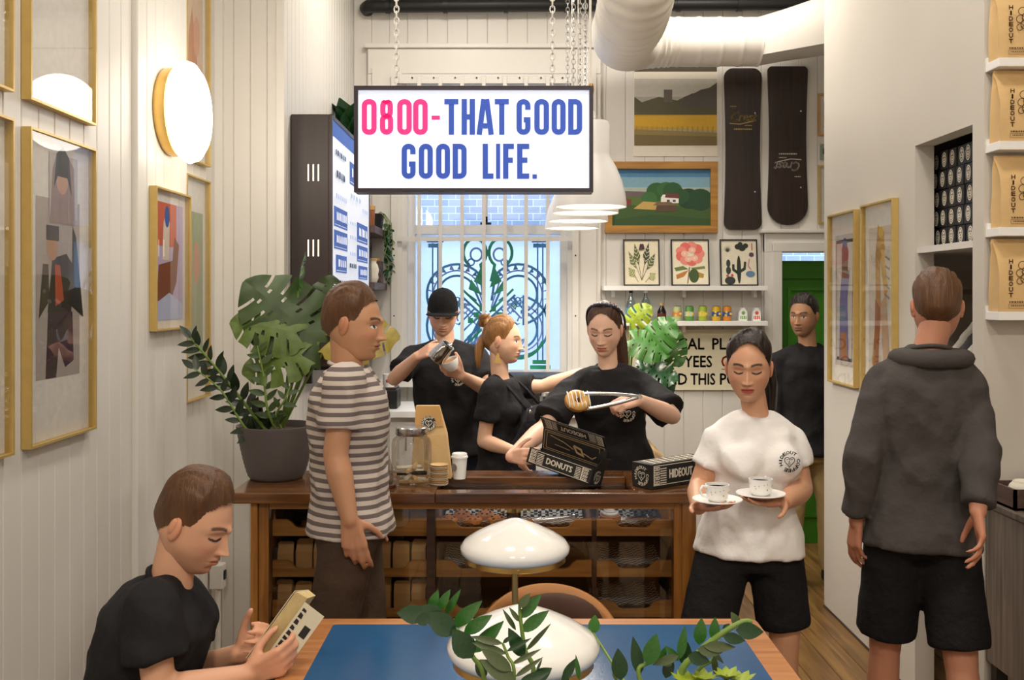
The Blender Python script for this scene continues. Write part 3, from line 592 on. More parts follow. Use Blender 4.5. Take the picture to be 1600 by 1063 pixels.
for z, y0, lab in ((2.11, 6.0, 'uppermost dark wooden corner shelf behind the menu board'), (1.765, 6.0, 'middle dark wooden corner shelf holding jars behind the menu board'), (1.37, 5.0, 'lowest dark wooden corner shelf under the menu board')):
    t = thing('corner_shelf', (XW, 6.3, z), lab, 'shelf', 'dark corner shelves')
    MB().box(XW+.002, -.83, y0, 6.60, z-.045, z, bev=.003).build('shelf_board', M_shelfw, t); MB().box(XW+.002, XW+.03, y0+.1, y0+.13, z-.14, z-.045).box(XW+.002, -.9, y0+.1, y0+.13, z-.07, z-.045).build('bracket', M_black, t)
zs = 1.766
t = thing('glass_bottle', (-.90, 6.12, zs), 'slim clear glass bottle at the front of the middle corner shelf', 'bottle'); MB().lathe([(.0, zs), (.034, zs+.002), (.036, zs+.02), (.036, zs+.13), (.015, zs+.17), (.015, zs+.21), (.018, zs+.215), (.012, zs+.215)], (-.90, 6.12, 0), 20).build('bottle_body', M_glass, t, 40); MB().lathe([(.013, zs+.2), (.013, zs+.235), (0, zs+.238)], (-.90, 6.12, 0), 12).build('stopper', M_kraft, t)
t = thing('white_vase', (-.88, 6.24, zs), 'cream ribbed vase on the middle corner shelf', 'vase'); MB().lathe([(.0, zs), (.03, zs), (.042, zs+.03), (.038, zs+.05), (.044, zs+.08), (.036, zs+.11), (.026, zs+.125), (.03, zs+.14), (.02, zs+.14)], (-.88, 6.24, 0), 24).build('vase_body', M_paper, t, 60); MB().lathe([(.03, zs+.138), (.034, zs+.145), (.03, zs+.15)], (-.88, 6.24, 0), 20).build('rim', M_kraft2, t)
t = thing('wooden_block', (-.86, 6.42, zs), 'small dark wooden block sculpture on the middle corner shelf', 'ornament'); MB().box(-.90, -.84, 6.36, 6.47, zs, zs+.14, bev=.006).build('block', M_shelfw, t); MB().box(-.885, -.855, 6.38, 6.45, zs+.14, zs+.16, bev=.004).build('cap', M_kraft, t)
t = thing('leather_strap_bag', (-.93, 6.40, zs), 'small brown bag with a looped strap on the middle corner shelf', 'bag'); MB().box(-.98, -.91, 6.32, 6.55, zs, zs+.15, bev=.02).build('bag_body', pm('brown_leather', '#6a3f22', .5, .1), t, 60); MB().tube([(-.94, 6.34, zs+.14), (-.93, 6.37, zs+.24), (-.93, 6.44, zs+.28), (-.93, 6.5, zs+.23), (-.94, 6.53, zs+.14)], .008, 8).build('strap', M_black, t, 60)
zs = 2.111
t = thing('wooden_canister', (-.89, 6.12, zs), 'orange brown wooden canister on the uppermost corner shelf', 'canister'); MB().lathe([(0, zs), (.042, zs), (.045, zs+.1), (.04, zs+.11)], (-.89, 6.12, 0), 20).build('canister_body', wood('orange_wood', '#7a3f1c', '#b26a34', .5, 2), t, 40); MB().lathe([(.047, zs+.1), (.047, zs+.125), (.03, zs+.13), (0, zs+.13)], (-.89, 6.12, 0), 20).build('lid', M_kraft, t, 40)
me_tr = with_mat(small_leaf(1, .7, .2, 4), M_leafd)
tp = thing('trailing_plant', (-.86, 6.45, zs), 'trailing ivy hanging from a pot on the uppermost corner shelf', 'plant')
MB().lathe([(0, zs), (.05, zs), (.065, zs+.10), (.058, zs+.10), (.05, zs+.09), (0, zs+.09)], (-.89, 6.42, 0), 20).build('pot', M_black, tp, 40)
rnd = random.Random(5)
for k in range(5):
    ox = -.815+rnd.uniform(-.01, .03); oy = 6.35+k*.05; L = rnd.uniform(.22, .46); pts = [(-.88, 6.42, zs+.09), (-.84, oy, zs+.11), (ox, oy, zs+.05)]+[(ox+rnd.uniform(-.012, .012), oy+rnd.uniform(-.01, .01), zs+.05-L*j/6) for j in range(1, 7)]
    MB().tube(pts, .0025, 5).build('vine', M_stem, tp)
    for j in range(16):
        f = 2+6*(j+.5)/16; i = min(int(f), len(pts)-2); q = Vector(pts[i]).lerp(Vector(pts[i+1]), f-i); a = rnd.uniform(0, 6.28)
        place('leaf', me_tr, tp, aim(q, (math.cos(a), math.sin(a), -.8), s=rnd.uniform(.03, .045)))
t = thing('corner_plant', (-.93, 6.25, 2.56), 'dark leafed plant sticking up behind the menu board top', 'plant')
MB().lathe([(0, 2.552), (.05, 2.552), (.06, 2.62), (.05, 2.62), (0, 2.61)], (-.95, 5.9, 0), 16).build('pot', M_black, t, 40)
for k in range(9):
    a = k*.7; place('leaf', me_tr, t, aim((-.95, 5.9, 2.61), (math.cos(a)*.5+.1, math.sin(a)*.4, 1), s=.26))
t = thing('small_flower_pot', (-.92, 6.30, 1.371), 'small pale flower pot on the lowest corner shelf', 'plant'); MB().lathe([(0, 1.371), (.035, 1.371), (.045, 1.45), (.04, 1.45), (0, 1.44)], (-.90, 6.3, 0), 18).build('pot', M_paper, t, 40)
for k in range(8):
    a = k*.8; place('leaf', with_mat(me_tr, M_leafl), t, aim((-.90, 6.3, 1.44), (math.cos(a), math.sin(a), .9), s=.07))
# ================================================================== BACK WALL DISPLAY
D6 = 6.62; k6 = D6/FPX
def bx(px): return (px-CX)*k6
def bz(py): return CAMZ-(py-HY)*k6
# painting of a farm
def art_farm(A):
    A.r(0, 1, 0, 1, '#4d7fa6'); A.r(0, 1, .62, .86, '#7ba3b4'); A.r(0, 1, .55, .68, '#a7b3a6'); A.p([(0, .5), (.3, .5), (.4, .6), (0, .62)], '#6c5a5e'); A.r(0, 1, 0, .42, '#3f5a2c'); A.p([(0, .40), (.25, .36), (.6, .34), (1, .38), (1, .5), (0, .52)], '#566b34')
    A.p([(.05, .36), (.2, .36), (.2, .46), (.12, .5), (.05, .46)], '#7a3b32')
    for cx, cy, r, c in ((.46, .60, .11, '#2f5c2e'), (.55, .64, .09, '#356633'), (.62, .62, .10, '#2b5530'), (.78, .48, .12, '#1f3f28'), (.9, .46, .13, '#22452a'), (.7, .52, .09, '#29502c'), (.38, .48, .08, '#3c6a38')): A.e(cx, cy, r, r*1.5, c)
    A.p([(.50, .40), (.68, .40), (.68, .50), (.62, .55), (.52, .55), (.50, .5)], '#ece6dc'); A.p([(.54, .50), (.70, .48), (.67, .57), (.55, .57)], '#6a3a34')
    for x in (.56, .62): A.r(x, x+.03, .42, .46, '#3f4a5a')
    A.p([(.22, .30), (.42, .28), (.60, .30), (.58, .40), (.32, .43)], '#c2a05a'); A.p([(.44, .24), (.66, .26), (.66, .36), (.46, .38)], '#5a4636'); A.p([(.42, .36), (.66, .36), (.60, .42), (.46, .42)], '#7a6248')
    A.p([(0, 0), (1, 0), (1, .12), (.4, .2), (0, .1)], '#34502a')
M_goldwood = wood('gilt_wood', '#9a6a2a', '#c08c3e', .4, 0)
framed('framed_painting', 'oil painting of a farmhouse among trees in a wide wooden frame', Vector((bx(945), 6.633, bz(364))), X_, Z_, -Y_, bx(1121)-bx(945), bz(253)-bz(364), .048, .03, art_farm, M_goldwood, glass=False)
# landscape poster, a plain stand-in
t = thing('landscape_poster', (bx(1056), 6.63, bz(244)), 'unframed poster of yellow field below a dark skyline on the back wall', 'poster')
MB().box(bx(990), bx(1122), 6.630, 6.634, bz(244), bz(103)).build('sheet', M_paper, t)
A = Art(Vector((bx(990), 6.6298, bz(244))), X_*(bx(1122)-bx(990)), Z_*(bz(103)-bz(244)), -Y_)
A.r(.01, .99, .94, .995, '#4a4334'); A.r(.01, .99, .12, .86, '#aaa79e'); A.r(.01, .99, .66, .86, '#c3c0b6'); A.p([(.01, .42), (.99, .42), (.99, .72), (.86, .64), (.7, .70), (.52, .62), (.3, .66), (.1, .60), (.01, .66)], '#5a5640'); A.p([(.55, .55), (.99, .55), (.99, .82), (.9, .76), (.8, .74), (.72, .7), (.6, .66)], '#56524c'); A.r(.36, .46, .6, .74, '#66625a'); A.r(.01, .99, .30, .46, '#c79a2c'); A.p([(.01, .34), (.99, .28), (.99, .46), (.01, .44)], '#d4a836')
for k in range(16): A.r(.03+k*.06, .05+k*.06, .2, .33, '#b3943c')
A.r(.01, .99, .12, .24, '#7b6a45'); A.p([(.01, .24), (.99, .22), (.99, .26), (.01, .3)], '#93814e')
A.done('print', t)
# snowboards
M_board = wood('dark_board_wood', '#1f1613', '#38251e', .4, 2)
def snowboard(lab, x0, x1, y0, y1, flip, squ):
    X0, X1, z0, z1 = bx(x0), bx(x1), bz(y1), bz(y0); w = X1-X0; cx = (X0+X1)/2
    t = thing('snowboard', (cx, 6.62, z0), lab, 'snowboard', 'wall hung wooden snowboards')
    def outline():
        r0 = .05 if squ else w/2*.98; r1 = .06 if squ else .03; pts = []
        for a in range(7): t_ = math.radians(180+90*a/6); pts.append((X0+r0+r0*math.cos(t_), z0+r0+r0*math.sin(t_)))
        for a in range(7): t_ = math.radians(270+90*a/6); pts.append((X1-r0+r0*math.cos(t_), z0+r0+r0*math.sin(t_)))
        for s in range(1, 8): f = s/8; pts.append((X1-.012*math.sin(math.pi*f), z0+r0+(z1-r1-z0-r0)*f))
        for a in range(7): t_ = math.radians(90*a/6); pts.append((X1-r1+r1*math.cos(t_), z1-r1+r1*math.sin(t_)))
        for a in range(7): t_ = math.radians(90+90*a/6); pts.append((X0+r1+r1*math.cos(t_), z1-r1+r1*math.sin(t_)))
        for s in range(1, 8): f = s/8; pts.append((X0+.012*math.sin(math.pi*f), z1-r1-(z1-r1-z0-r0)*f))
        return pts
    MB().prism(outline(), 'y', 6.612, 6.628).build('deck', M_board, t)
    mb = MB(); u, v = (X_, Z_) if not flip else (-X_, -Z_); o = Vector((cx, 6.6118, bz(185) if not flip else bz(258)))
    put_text(mb, 'Crest', o-v*.02, u, v+u*.25, -Y_, w=.17, hgt=.062, align='c', bold=.0012); mb.stroke([(-.09, -.035), (-.02, -.04), (.07, -.02)], .006, o, u, v, -Y_); greek(mb, 9, o-v*.078-u*.06, u, v, -Y_, .12, .010); greek(mb, 6, o-v*.052+u*.01, u, v, -Y_, .05, .007, seed=3); greek(mb, 4, o+v*.075-u*.085, u, v, -Y_, .04, .007, seed=4)
    mb.build('lettering', pm('board_gold_print' if not flip else 'board_pale_print', '#b59a55' if not flip else '#b9b0a2', .5), t)
    for z in (z0+.25, z1-.3): MB().lathe([(.006, 6.612), (.006, 6.608), (0, 6.606)], (cx+w*.32, 0, z), 8, 'y').build('screw', M_steel, t)
snowboard('dark wooden snowboard with square ends and gold lettering, beside the landscape poster', 1131, 1190, 107, 359, False, True)
snowboard('dark wooden snowboard with a round lower end and upside-down lettering, nearest the door', 1199, 1262, 104, 352, True, False)
for lab, y0, y1, c in (('upper small brown framed picture at the right edge of the back wall', 146, 212, '#b7a48e'), ('lower small gold framed picture at the right edge of the back wall', 258, 350, '#d9d2c6')):
    framed('framed_picture', lab, Vector((bx(1279), 6.633, bz(y1))), X_, Z_, -Y_, .22, bz(y0)-bz(y1), .012, .02, art_plain(c, '#c9bca8'), M_gold if y0 > 200 else M_kraft)
t = thing('light_switch', (bx(1285), 6.63, bz(240)), 'small grey switch plate on the back wall above the door', 'switch'); MB().box(bx(1282), bx(1296), 6.62, 6.635, bz(249), bz(225), bev=.003).build('plate', pm('grey_green_plastic', '#8a9484', .5), t); MB().box(bx(1286), bx(1291), 6.612, 6.622, bz(241), bz(232)).build('toggle', M_black, t)
# white wall shelves
for z, lab in ((1.747, 'upper white wall shelf holding three botanical prints'), (1.517, 'lower white wall shelf holding bottles and drink cans')):
    t = thing('wall_shelf', (1.14, 6.5, z), lab, 'shelf', 'white shelves on the back wall'); MB().box(.596, 1.665, 6.45, 6.634, z-.030, z, bev=.002).build('shelf_board', M_white, t)
    for x in (.66, 1.13, 1.60): MB().box(x, x+.02, 6.56, 6.634, z-.075, z-.03).build('bracket', M_white, t)
def art_fern(A):
    A.r(0, 1, 0, 1, '#e6dcc0')
    for bx_, by_, tx, ty, c in ((.5, .1, .12, .75, '#6f7a48'), (.5, .1, .3, .93, '#5a6638'), (.5, .1, .72, .95, '#3e4630'), (.5, .1, .9, .7, '#55603a'), (.4, .05, .12, .38, '#8a9450'), (.6, .05, .9, .25, '#8a9440')):
        A.l([(bx_, by_), ((bx_+tx)/2, (by_+ty)/2+.04), (tx, ty)], .012, '#5c5a34'); dx, dy = tx-bx_, ty-by_; L = math.hypot(dx, dy); nx, ny = -dy/L, dx/L
        A.p([(bx_+dx*.4, by_+dy*.4), (bx_+dx*.65+nx*.10, by_+dy*.65+ny*.10), (tx, ty), (bx_+dx*.65-nx*.10, by_+dy*.65-ny*.10)], c)
        for j in range(4): f = .5+j*.11; A.l([(bx_+dx*f, by_+dy*f), (bx_+dx*(f+.08)+nx*.07, by_+dy*(f+.08)+ny*.07)], .012, '#e6dcc0'); A.l([(bx_+dx*f, by_+dy*f), (bx_+dx*(f+.08)-nx*.07, by_+dy*(f+.08)-ny*.07)], .012, '#e6dcc0')
    A.p([(.42, .78), (.6, .8), (.56, .92), (.46, .92)], '#4c2f38')
def art_flower(A):
    A.r(0, 1, 0, 1, '#e8dfc6'); A.l([(.42, .02), (.48, .4)], .03, '#7a5434')
    for q, c in (([(.45, .35), (.1, .30), (.05, .38), (.3, .42)], '#6a7a44'), ([(.5, .38), (.9, .42), (.92, .36), (.6, .33)], '#7a8248'), ([(.45, .33), (.1, .22), (.12, .12), (.32, .18)], '#b5793a'), ([(.55, .33), (.88, .24), (.86, .15), (.7, .16)], '#a9863c')): A.p(q, c)
    A.e(.60, .20, .14, .16, '#43552e')
    for k in range(9): a = k*2*math.pi/9; A.e(.5+.26*math.cos(a), .70+.17*math.sin(a), .15, .11, '#dd6a60' if k % 2 else '#e58a7c')
    for cx, cy in ((.35, .70), (.56, .78), (.62, .6), (.45, .58)): A.e(cx, cy, .10, .07, '#f0b9a4'); A.e(cx, cy, .03, .025, '#e9d9b4')
def art_cactus(A):
    A.r(0, 1, 0, 1, '#ddd6c0'); A.e(.50, .34, .06, .32, '#26332a'); A.l([(.34, .46), (.34, .34), (.47, .26)], .07, '#26332a'); A.l([(.68, .52), (.66, .36), (.54, .3)], .07, '#2c3a2e')
    for cx, cy, rx, ry in ((.2, .48, .06, .09), (.2, .32, .07, .09)): A.e(cx, cy, rx, ry, '#2d3a33')
    for k in range(9): a = math.radians(20+k*17); A.p([(.17, .74), (.2, .74), (.185+.14*math.cos(a), .76+.14*math.sin(a))], '#33402e')
    for cx, cy, r in ((.48, .86, .08), (.6, .83, .09), (.7, .88, .07), (.55, .92, .06)): A.e(cx, cy, r*1.1, r*.8, '#232c26')
    A.e(.24, .09, .15, .09, '#2c2f2c'); A.e(.17, .2, .04, .03, '#b54a42'); A.e(.3, .21, .04, .03, '#b54a42'); A.e(.82, .24, .13, .07, '#5f7f9c'); A.l([(.8, .58), (.76, .42), (.84, .34)], .03, '#c98a92'); A.l([(.88, .94), (.88, .78)], .03, '#b5504a'); A.e(.86, .68, .07, .05, '#5a3a5a')
for lab, x0, x1, a in (('black framed botanical print of striped leaves on the upper white shelf', 975, 1032, art_fern), ('black framed print of a pink flower head on the upper white shelf', 1050, 1110, art_flower), ('black framed print of cacti on the upper white shelf', 1127, 1186, art_cactus)):
    kk_ = 6.56/FPX; framed('botanical_print', lab, Vector(((x0-CX)*kk_, 6.585, 1.7485)), X_, (Z_+Y_*.12).normalized(), (-Y_+Z_*.12).normalized(), (x1-x0)*kk_, .312, .008, .012, a, M_black, 'botanical prints on the upper shelf', backing='#e6dcc0', glass=False)
zs = 1.518; kB = 6.53/FPX
M_bottle = glassy('thin_bottle_glass', '#e9f4f6', refl=.2, tint=.9)
for i, x in enumerate((986, 1009)):
    X = (x-CX)*kB; t = thing('water_bottle', (X, 6.53, zs), ['clear glass bottle with blue label and black cap, leftmost on the lower shelf', 'clear glass bottle with teal label next to the dark bottle'][i], 'bottle', 'clear bottles on the lower shelf')
    MB().lathe([(0, zs), (.032, zs), (.034, zs+.01), (.034, zs+.10), (.028, zs+.125), (.012, zs+.16), (.011, zs+.185), (.009, zs+.185)], (X, 6.53, 0), 20).build('bottle_body', M_bottle, t, 40)
    MB().lathe([(.0345, zs+.045), (.0345, zs+.085)], (X, 6.53, 0), 20).build('label', flat(['#4f9ac0', '#43b0a8'][i]), t); MB().lathe([(.013, zs+.183), (.013, zs+.2), (0, zs+.202)], (X, 6.53, 0), 14).build('cap', [M_black, M_white][i], t)
X = (1034-CX)*kB; t = thing('sauce_bottle', (X, 6.53, zs), 'short dark brown glass bottle with a cream cap on the lower shelf', 'bottle'); MB().lathe([(0, zs), (.026, zs), (.029, zs+.01), (.029, zs+.06), (.012, zs+.095), (.011, zs+.105)], (X, 6.53, 0), 20).build('bottle_body', pm('dark_amber_glass', '#1d0f0a', .1, 0), t, 40); MB().lathe([(.0295, zs+.02), (.0295, zs+.05)], (X, 6.53, 0), 20).build('label', flat('#5a2420'), t); MB().lathe([(.013, zs+.1), (.013, zs+.118), (0, zs+.12)], (X, 6.53, 0), 14).build('cap', M_kraft2, t)
cancol = (('#b9c28c', '#d98a5a', 'pale green can with an orange band'), ('#5f9a4a', '#c8d8c0', 'green can with a white band'), ('#a3b83a', '#e0d060', 'lime green can'), ('#d9b02c', '#3a5a9a', 'yellow can with a blue band'), ('#d98a2c', '#3f62a8', 'orange can with a blue band'))
for x, (c1, c2, nm) in zip((1058, 1077, 1098, 1119, 1136), cancol):
    X = (x-CX)*kB; t = thing('drink_can', (X, 6.53, zs), nm+' standing in the row on the lower shelf', 'can', 'drink cans on the lower shelf')
    MB().lathe([(0, zs), (.024, zs), (.029, zs+.008), (.029, zs+.085), (.024, zs+.095)], (X, 6.53, 0), 20).build('can_body', flat(c1, .35), t, 40); MB().lathe([(.0293, zs+.03), (.0293, zs+.06)], (X, 6.53, 0), 20).build('label', flat(c2, .35), t)
    MB().lathe([(.024, zs+.095), (.0245, zs+.098), (.021, zs+.095), (0, zs+.095)], (X, 6.53, 0), 20).build('lid', M_steel, t); mb = MB(); [mb.ell((X+.018*math.cos(a), 6.53-.0262, zs+.045+.012*math.sin(a)), (.009, .004, .009), 8, 6) for a in (0, 2, 4)]; mb.build('fruit_print', flat('#e0c24a'), t)
for i, (x, c, s) in enumerate(((1160, '#7fae5a', ''), (1181, '#d9624a', ''))):
    X = (x-CX)*kB; t = thing('juice_carton', (X, 6.53, zs), ['small white carton with green print near the right end of the lower shelf', 'small white carton with red print, last on the lower shelf'][i], 'carton', 'small cartons on the lower shelf')
    mb = MB(); mb.prism([(X-.026, zs), (X+.026, zs), (X+.026, zs+.06), (X+.012, zs+.078), (X+.012, zs+.086), (X-.012, zs+.086), (X-.012, zs+.078), (X-.026, zs+.06)], 'y', 6.505, 6.555); mb.build('carton_body', M_white, t)
    mb = MB(); greek(mb, 4, Vector((X-.021, 6.505, zs+.010)), X_, Z_, -Y_, .042, .024); mb.poly(circ(X*0, .052, .012), Vector((X, 6.505, zs)), X_, Z_, -Y_, .001); mb.build('print', flat(c), t)
# PHYSICAL PLANT sign
t = thing('notice_board', (bx(1088), 6.62, bz(610)), 'cream notice board with black capitals about employees, below the shelves', 'sign')
M_cream = pm('cream_board', '#e6dfc2', .5, .02); MB().box(bx(978), bx(1199), 6.615, 6.634, bz(610), bz(515), bev=.003).build('panel', M_cream, t)
bl, rd = MB(), MB(); kw = k6
def nt_(mb, s, x0, x1, yb): put_text(mb, s, Vector((bx(x0), 6.6148, bz(yb))), X_, Z_, -Y_, w=(x1-x0)*kw, hgt=17.5*kw, bold=.0022)

for wd, xa, xb, yb in (('PHYSICAL', 1002, 1100, 546), ('PLANT', 1113, 1180, 546), ('EMPLOYEES', 1005, 1112, 573.5), ('ONLY', 1127, 1180, 573.5), ('BEYOND', 990, 1073, 601), ('THIS', 1079, 1117, 601), ('POINT', 1125, 1188, 601)):
    mb = MB(); nt_(mb, wd, xa, xb, yb); mb.build('word', flat('#b5352c' if wd == 'ONLY' else '#26211f'), t)
bl.stroke([(0, 0), (bx(1180)-bx(1127), 0)], .004, Vector((bx(1127), 6.6145, bz(577))), X_, Z_, -Y_); bl.build('underline', flat('#26211f'), t)
for x in (985, 1157): MB().lathe([(.005, 6.615), (.005, 6.611), (0, 6.61)], (bx(x), 0, bz(524)), 8, 'y').build('screw', M_black, t)
# ================================================================== BACK BENCHES
t = thing('window_bench', (-.3, 6.3, 0), 'white work bench below the barred window', 'bench'); MB().box(XW+.01, .40, 5.95, 6.51, .95, .99, bev=.004).build('worktop', M_white, t); MB().box(XW+.02, .39, 6.0, 6.5, 0, .95).build('body', M_trim, t)
for k in range(3): d_ = MB().box(XW+.05+k*.46, XW+.48+k*.46, 5.985, 6.0, .1, .92, bev=.003).build('door', M_trim, t); MB().tube([(XW+.42+k*.46, 5.97, .75), (XW+.42+k*.46, 5.97, .87)], .006, 8).build('handle', M_steel, d_)
t = thing('side_bench', (.56, 5.5, 0), 'wooden topped side bench behind the donut seller', 'bench'); MB().box(.42, .715, 4.56, 6.5, .885, .93, bev=.003).build('worktop', wood('bench_wood', '#6a4a2a', '#c8a876', .4, 1), t); MB().box(.45, .66, 4.62, 6.5, 0, .885).build('body', M_trim, t)
# coffee grinder and machine on window bench
t = thing('espresso_machine', (.14, 6.2, .99), 'chrome and black espresso machine on the window bench', 'coffee machine')
MB().box(-.02, .38, 6.0, 6.42, .99, 1.16, bev=.02).build('body', M_steel, t, 40); MB().box(-.02, .38, 6.02, 6.42, 1.16, 1.19, bev=.01).build('top_tray', M_black, t)
MB().lathe([(.03, 1.10), (.035, 1.08), (.035, 1.05), (.01, 1.045)], (.2, 5.97, 0), 16).build('group_head', M_steel, t); MB().tube([(.2, 5.97, 1.07), (.27, 5.86, 1.06)], .012, 10).build('portafilter', M_black, t); MB().tube([(.33, 5.99, 1.14), (.35, 5.93, 1.12), (.35, 5.92, 1.0)], .005, 8).build('steam_wand', M_steel, t, 60)
for k in range(2): MB().tube([(.06+.08*k, 6.0, 1.12), (.06+.08*k, 5.985, 1.12)], .014, 12).build('knob', M_black, t)
t = thing('coffee_canister', (-.82, 6.12, .99), 'dark canister with a printed mug beside it at the left of the window bench', 'canister'); MB().box(-.95, -.70, 6.05, 6.25, .991, 1.11, bev=.01).build('tin', M_black, t); MB().box(-.94, -.71, 6.06, 6.24, 1.11, 1.12, bev=.003).build('lid', M_dark, t)
t = thing('enamel_mug', (-.73, 6.1, 1.12), 'white mug with a red spot standing on the dark canister', 'mug'); MB().lathe([(0, 1.121), (.035, 1.121), (.038, 1.20), (.034, 1.20), (.032, 1.128), (0, 1.128)], (-.76, 6.12, 0), 20).build('mug_body', M_white, t, 40); MB().tube([(-.725, 6.12, 1.185), (-.70, 6.12, 1.18), (-.70, 6.12, 1.15), (-.725, 6.12, 1.14)], .005, 8).build('handle', M_white, t, 60)
mb = MB(); mb.poly(circ(0, 0, .01), Vector((-.765, 6.0805, 1.16)), X_, Z_, -Y_, .001); mb.build('spot', flat('#b53a30'), t)
# ================================================================== MONSTERA
def monstera(size, m, bend=.25, cuts=5, name='leaf'):
    """split leaf from base at origin along +Y"""
    vs = []; fs = []; NU, NV = 36, 6
    half = lambda t: .52*(math.sin(math.pi*(t*.86+.13))**.75)*(1-.25*t)*(1.0 if t > .06 else .75)
    for sd in (-1, 1):
        base = len(vs)
        for i in range(NU+1):
            t = i/NU
            for j in range(NV+1):
                v = j/NV; w = half(t)*v; y = t-.22*(1-t)*v*(1 if t < .5 else .4)+.18*v*v*t*(1-t)*2; z = -bend*t*t-.18*v*v*half(t)+.03*math.sin(t*22)*v
                vs.append((sd*w*size, y*size, z*size))
        for i in range(NU):
            t = (i+.5)/NU; ph = (t*cuts*1.0+.1) % 1
            for j in range(NV):
                if .10 < t < .93 and ph > .80 and j >= 2: continue
                if .2 < t < .85 and .45 < ph < .56 and j == 1: continue
                a = base+i*(NV+1)+j; q = (a, a+1, a+NV+2, a+NV+1); fs.append(q if sd > 0 else q[::-1])
    mb = MB(); mb.add(vs, fs); me = bpy.data.meshes.new(name); me.from_pydata(mb.v, [], mb.f); me.polygons.foreach_set('use_smooth', [True]*len(fs)); me.materials.append(m); return me
def plant_leaf(t, me, base, at, d, up, s, stem_m=M_stem, r=.005):
    """leaf whose blade starts at 'at', pointing d, with a stem from base"""
    base, at = Vector(base), Vector(at); mid = base.lerp(at, .55)+Vector((0, 0, .06*(at-base).length))
    MB().tube(spline([base, mid, at], 10), r, 7).build('stem', stem_m, t, 60)
    place('leaf', me, t, aim(at, d, Vector(up), s))
# behind the donut seller
d = 5.15; t = thing('monstera_plant', (.62, d, .93), 'bright green split leaf plant in a pot behind the donut seller', 'plant')
MB().lathe([(0, .931), (.08, .931), (.10, 1.10), (.092, 1.10), (.085, 1.08), (0, 1.08)], (.60, d, 0), 24).build('pot', pm('terracotta', '#8a5a3c', .7), t, 40); MB().lathe([(.086, 1.081), (0, 1.09)], (.60, d, 0), 20).build('soil', M_soil, t)
mA, mB_, mC = monstera(1, M_leaf, .15, 6), monstera(1, M_leafd, .2, 5), monstera(1, M_leafl, .2, 4)
b0 = (.60, d, 1.09)
plant_leaf(t, mA, b0, P(1012, 545, d-.10), (.40, -.3, .55), (-.35, -.85, .4), .21); plant_leaf(t, mA, b0, P(1032, 520, d-.04), (.28, -.15, -.45), (-.1, -1, .2), .20)
plant_leaf(t, mB_, b0, P(1000, 575, d-.1), (.6, -.3, -.1), (-.1, -.8, .7), .20); plant_leaf(t, mA, b0, P(990, 530, d-.12), (.75, -.25, -.28), (.2, -1, .5), .20); plant_leaf(t, mC, b0, P(985, 505, d), (.3, -.2, .3), (0, -1, .4), .14); plant_leaf(t, mB_, b0, P(1010, 570, d-.05), (.45, -.3, -.5), (.2, -1, .1), .20)
# ================================================================== DISPLAY COUNTER
TZ = .995; D0 = 3.45; D1 = 3.90; kC = 3.52/FPX
ct = thing('display_counter', (-.16, 3.6, 0), 'long oak display counter with glass front and rows of scooped bins', 'counter')
cx = lambda x: (x-CX)*kC
cz = lambda y: CAMZ-(y-HY)*kC
CL, CR = -.985, .655
MB().box(CL, -.268, D0, D1, TZ-.038, TZ, bev=.004).build('worktop', M_walnut, ct)
MB().box(-.268, CR, D0, D0+.065, TZ-.038, TZ, bev=.004).build('front_rail', M_walnut, ct)
MB().box(-.268, .43, D1-.14, D1, TZ-.038, TZ, bev=.004).build('rear_rail', M_walnut, ct)
MB().box(.43, CR, D0+.065, D1, TZ-.038, TZ, bev=.004).build('worktop', M_walnut, ct)
MB().box(-.262, .425, D0+.066, D1-.142, TZ-.034, TZ-.028).build('glass_top', M_glass, ct)
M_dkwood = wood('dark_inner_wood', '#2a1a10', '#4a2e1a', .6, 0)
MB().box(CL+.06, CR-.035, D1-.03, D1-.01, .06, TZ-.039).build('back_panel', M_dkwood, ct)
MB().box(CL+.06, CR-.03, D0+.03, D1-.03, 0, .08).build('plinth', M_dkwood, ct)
for a, b in ((397, 408), (1062, 1084)): MB().box(cx(a), cx(b), D0+.02, D1-.01, .0, TZ-.0395, bev=.003).build('end_panel', M_oakv, ct)
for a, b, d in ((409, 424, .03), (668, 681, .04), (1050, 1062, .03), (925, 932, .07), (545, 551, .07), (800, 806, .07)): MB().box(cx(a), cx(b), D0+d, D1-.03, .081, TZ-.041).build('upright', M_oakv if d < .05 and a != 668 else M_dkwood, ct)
MB().box(cx(425), cx(1050), D0+.031, D0+.068, TZ-.062, TZ-.040).build('top_rail', M_oak, ct)
for a, b in ((424, 668), (681, 1050)): MB().box(cx(a), cx(b), D0+.033, D0+.038, .09, TZ-.063).build('front_glass', M_glass, ct)
def scoop(w):
    q = [(0, 0), (w, 0), (w, .058)]
    for i in range(13): f = i/12; x = w*(.80-.60*f); s = min(1, min(f, 1-f)/.22); s = s*s*(3-2*s); q.append((x, .058-.03*s))
    return q+[(0, .058)]
cols = [(425, 545), (551, 668), (681, 800), (806, 925), (932, 1050)]; rowy = [838, 902, 965, 1028]
for ci, (a, b) in enumerate(cols):
    X0, X1 = cx(a)+.001, cx(b)-.001
    for ri, y in enumerate(rowy):
        z = cz(y); dr = MB().prism([(X0+p[0], z+p[1]) for p in scoop(X1-X0)], 'y', D0+.072, D0+.086).build('bin_front', M_oak, ct)
        MB().box(X0, X1, D0+.086, D1-.04, z, z+.008).box(X0, X0+.008, D0+.086, D1-.04, z+.008, z+.10).box(X1-.008, X1, D0+.086, D1-.04, z+.008, z+.10).build('bin_tray', M_dkwood if ri else M_oak, dr)
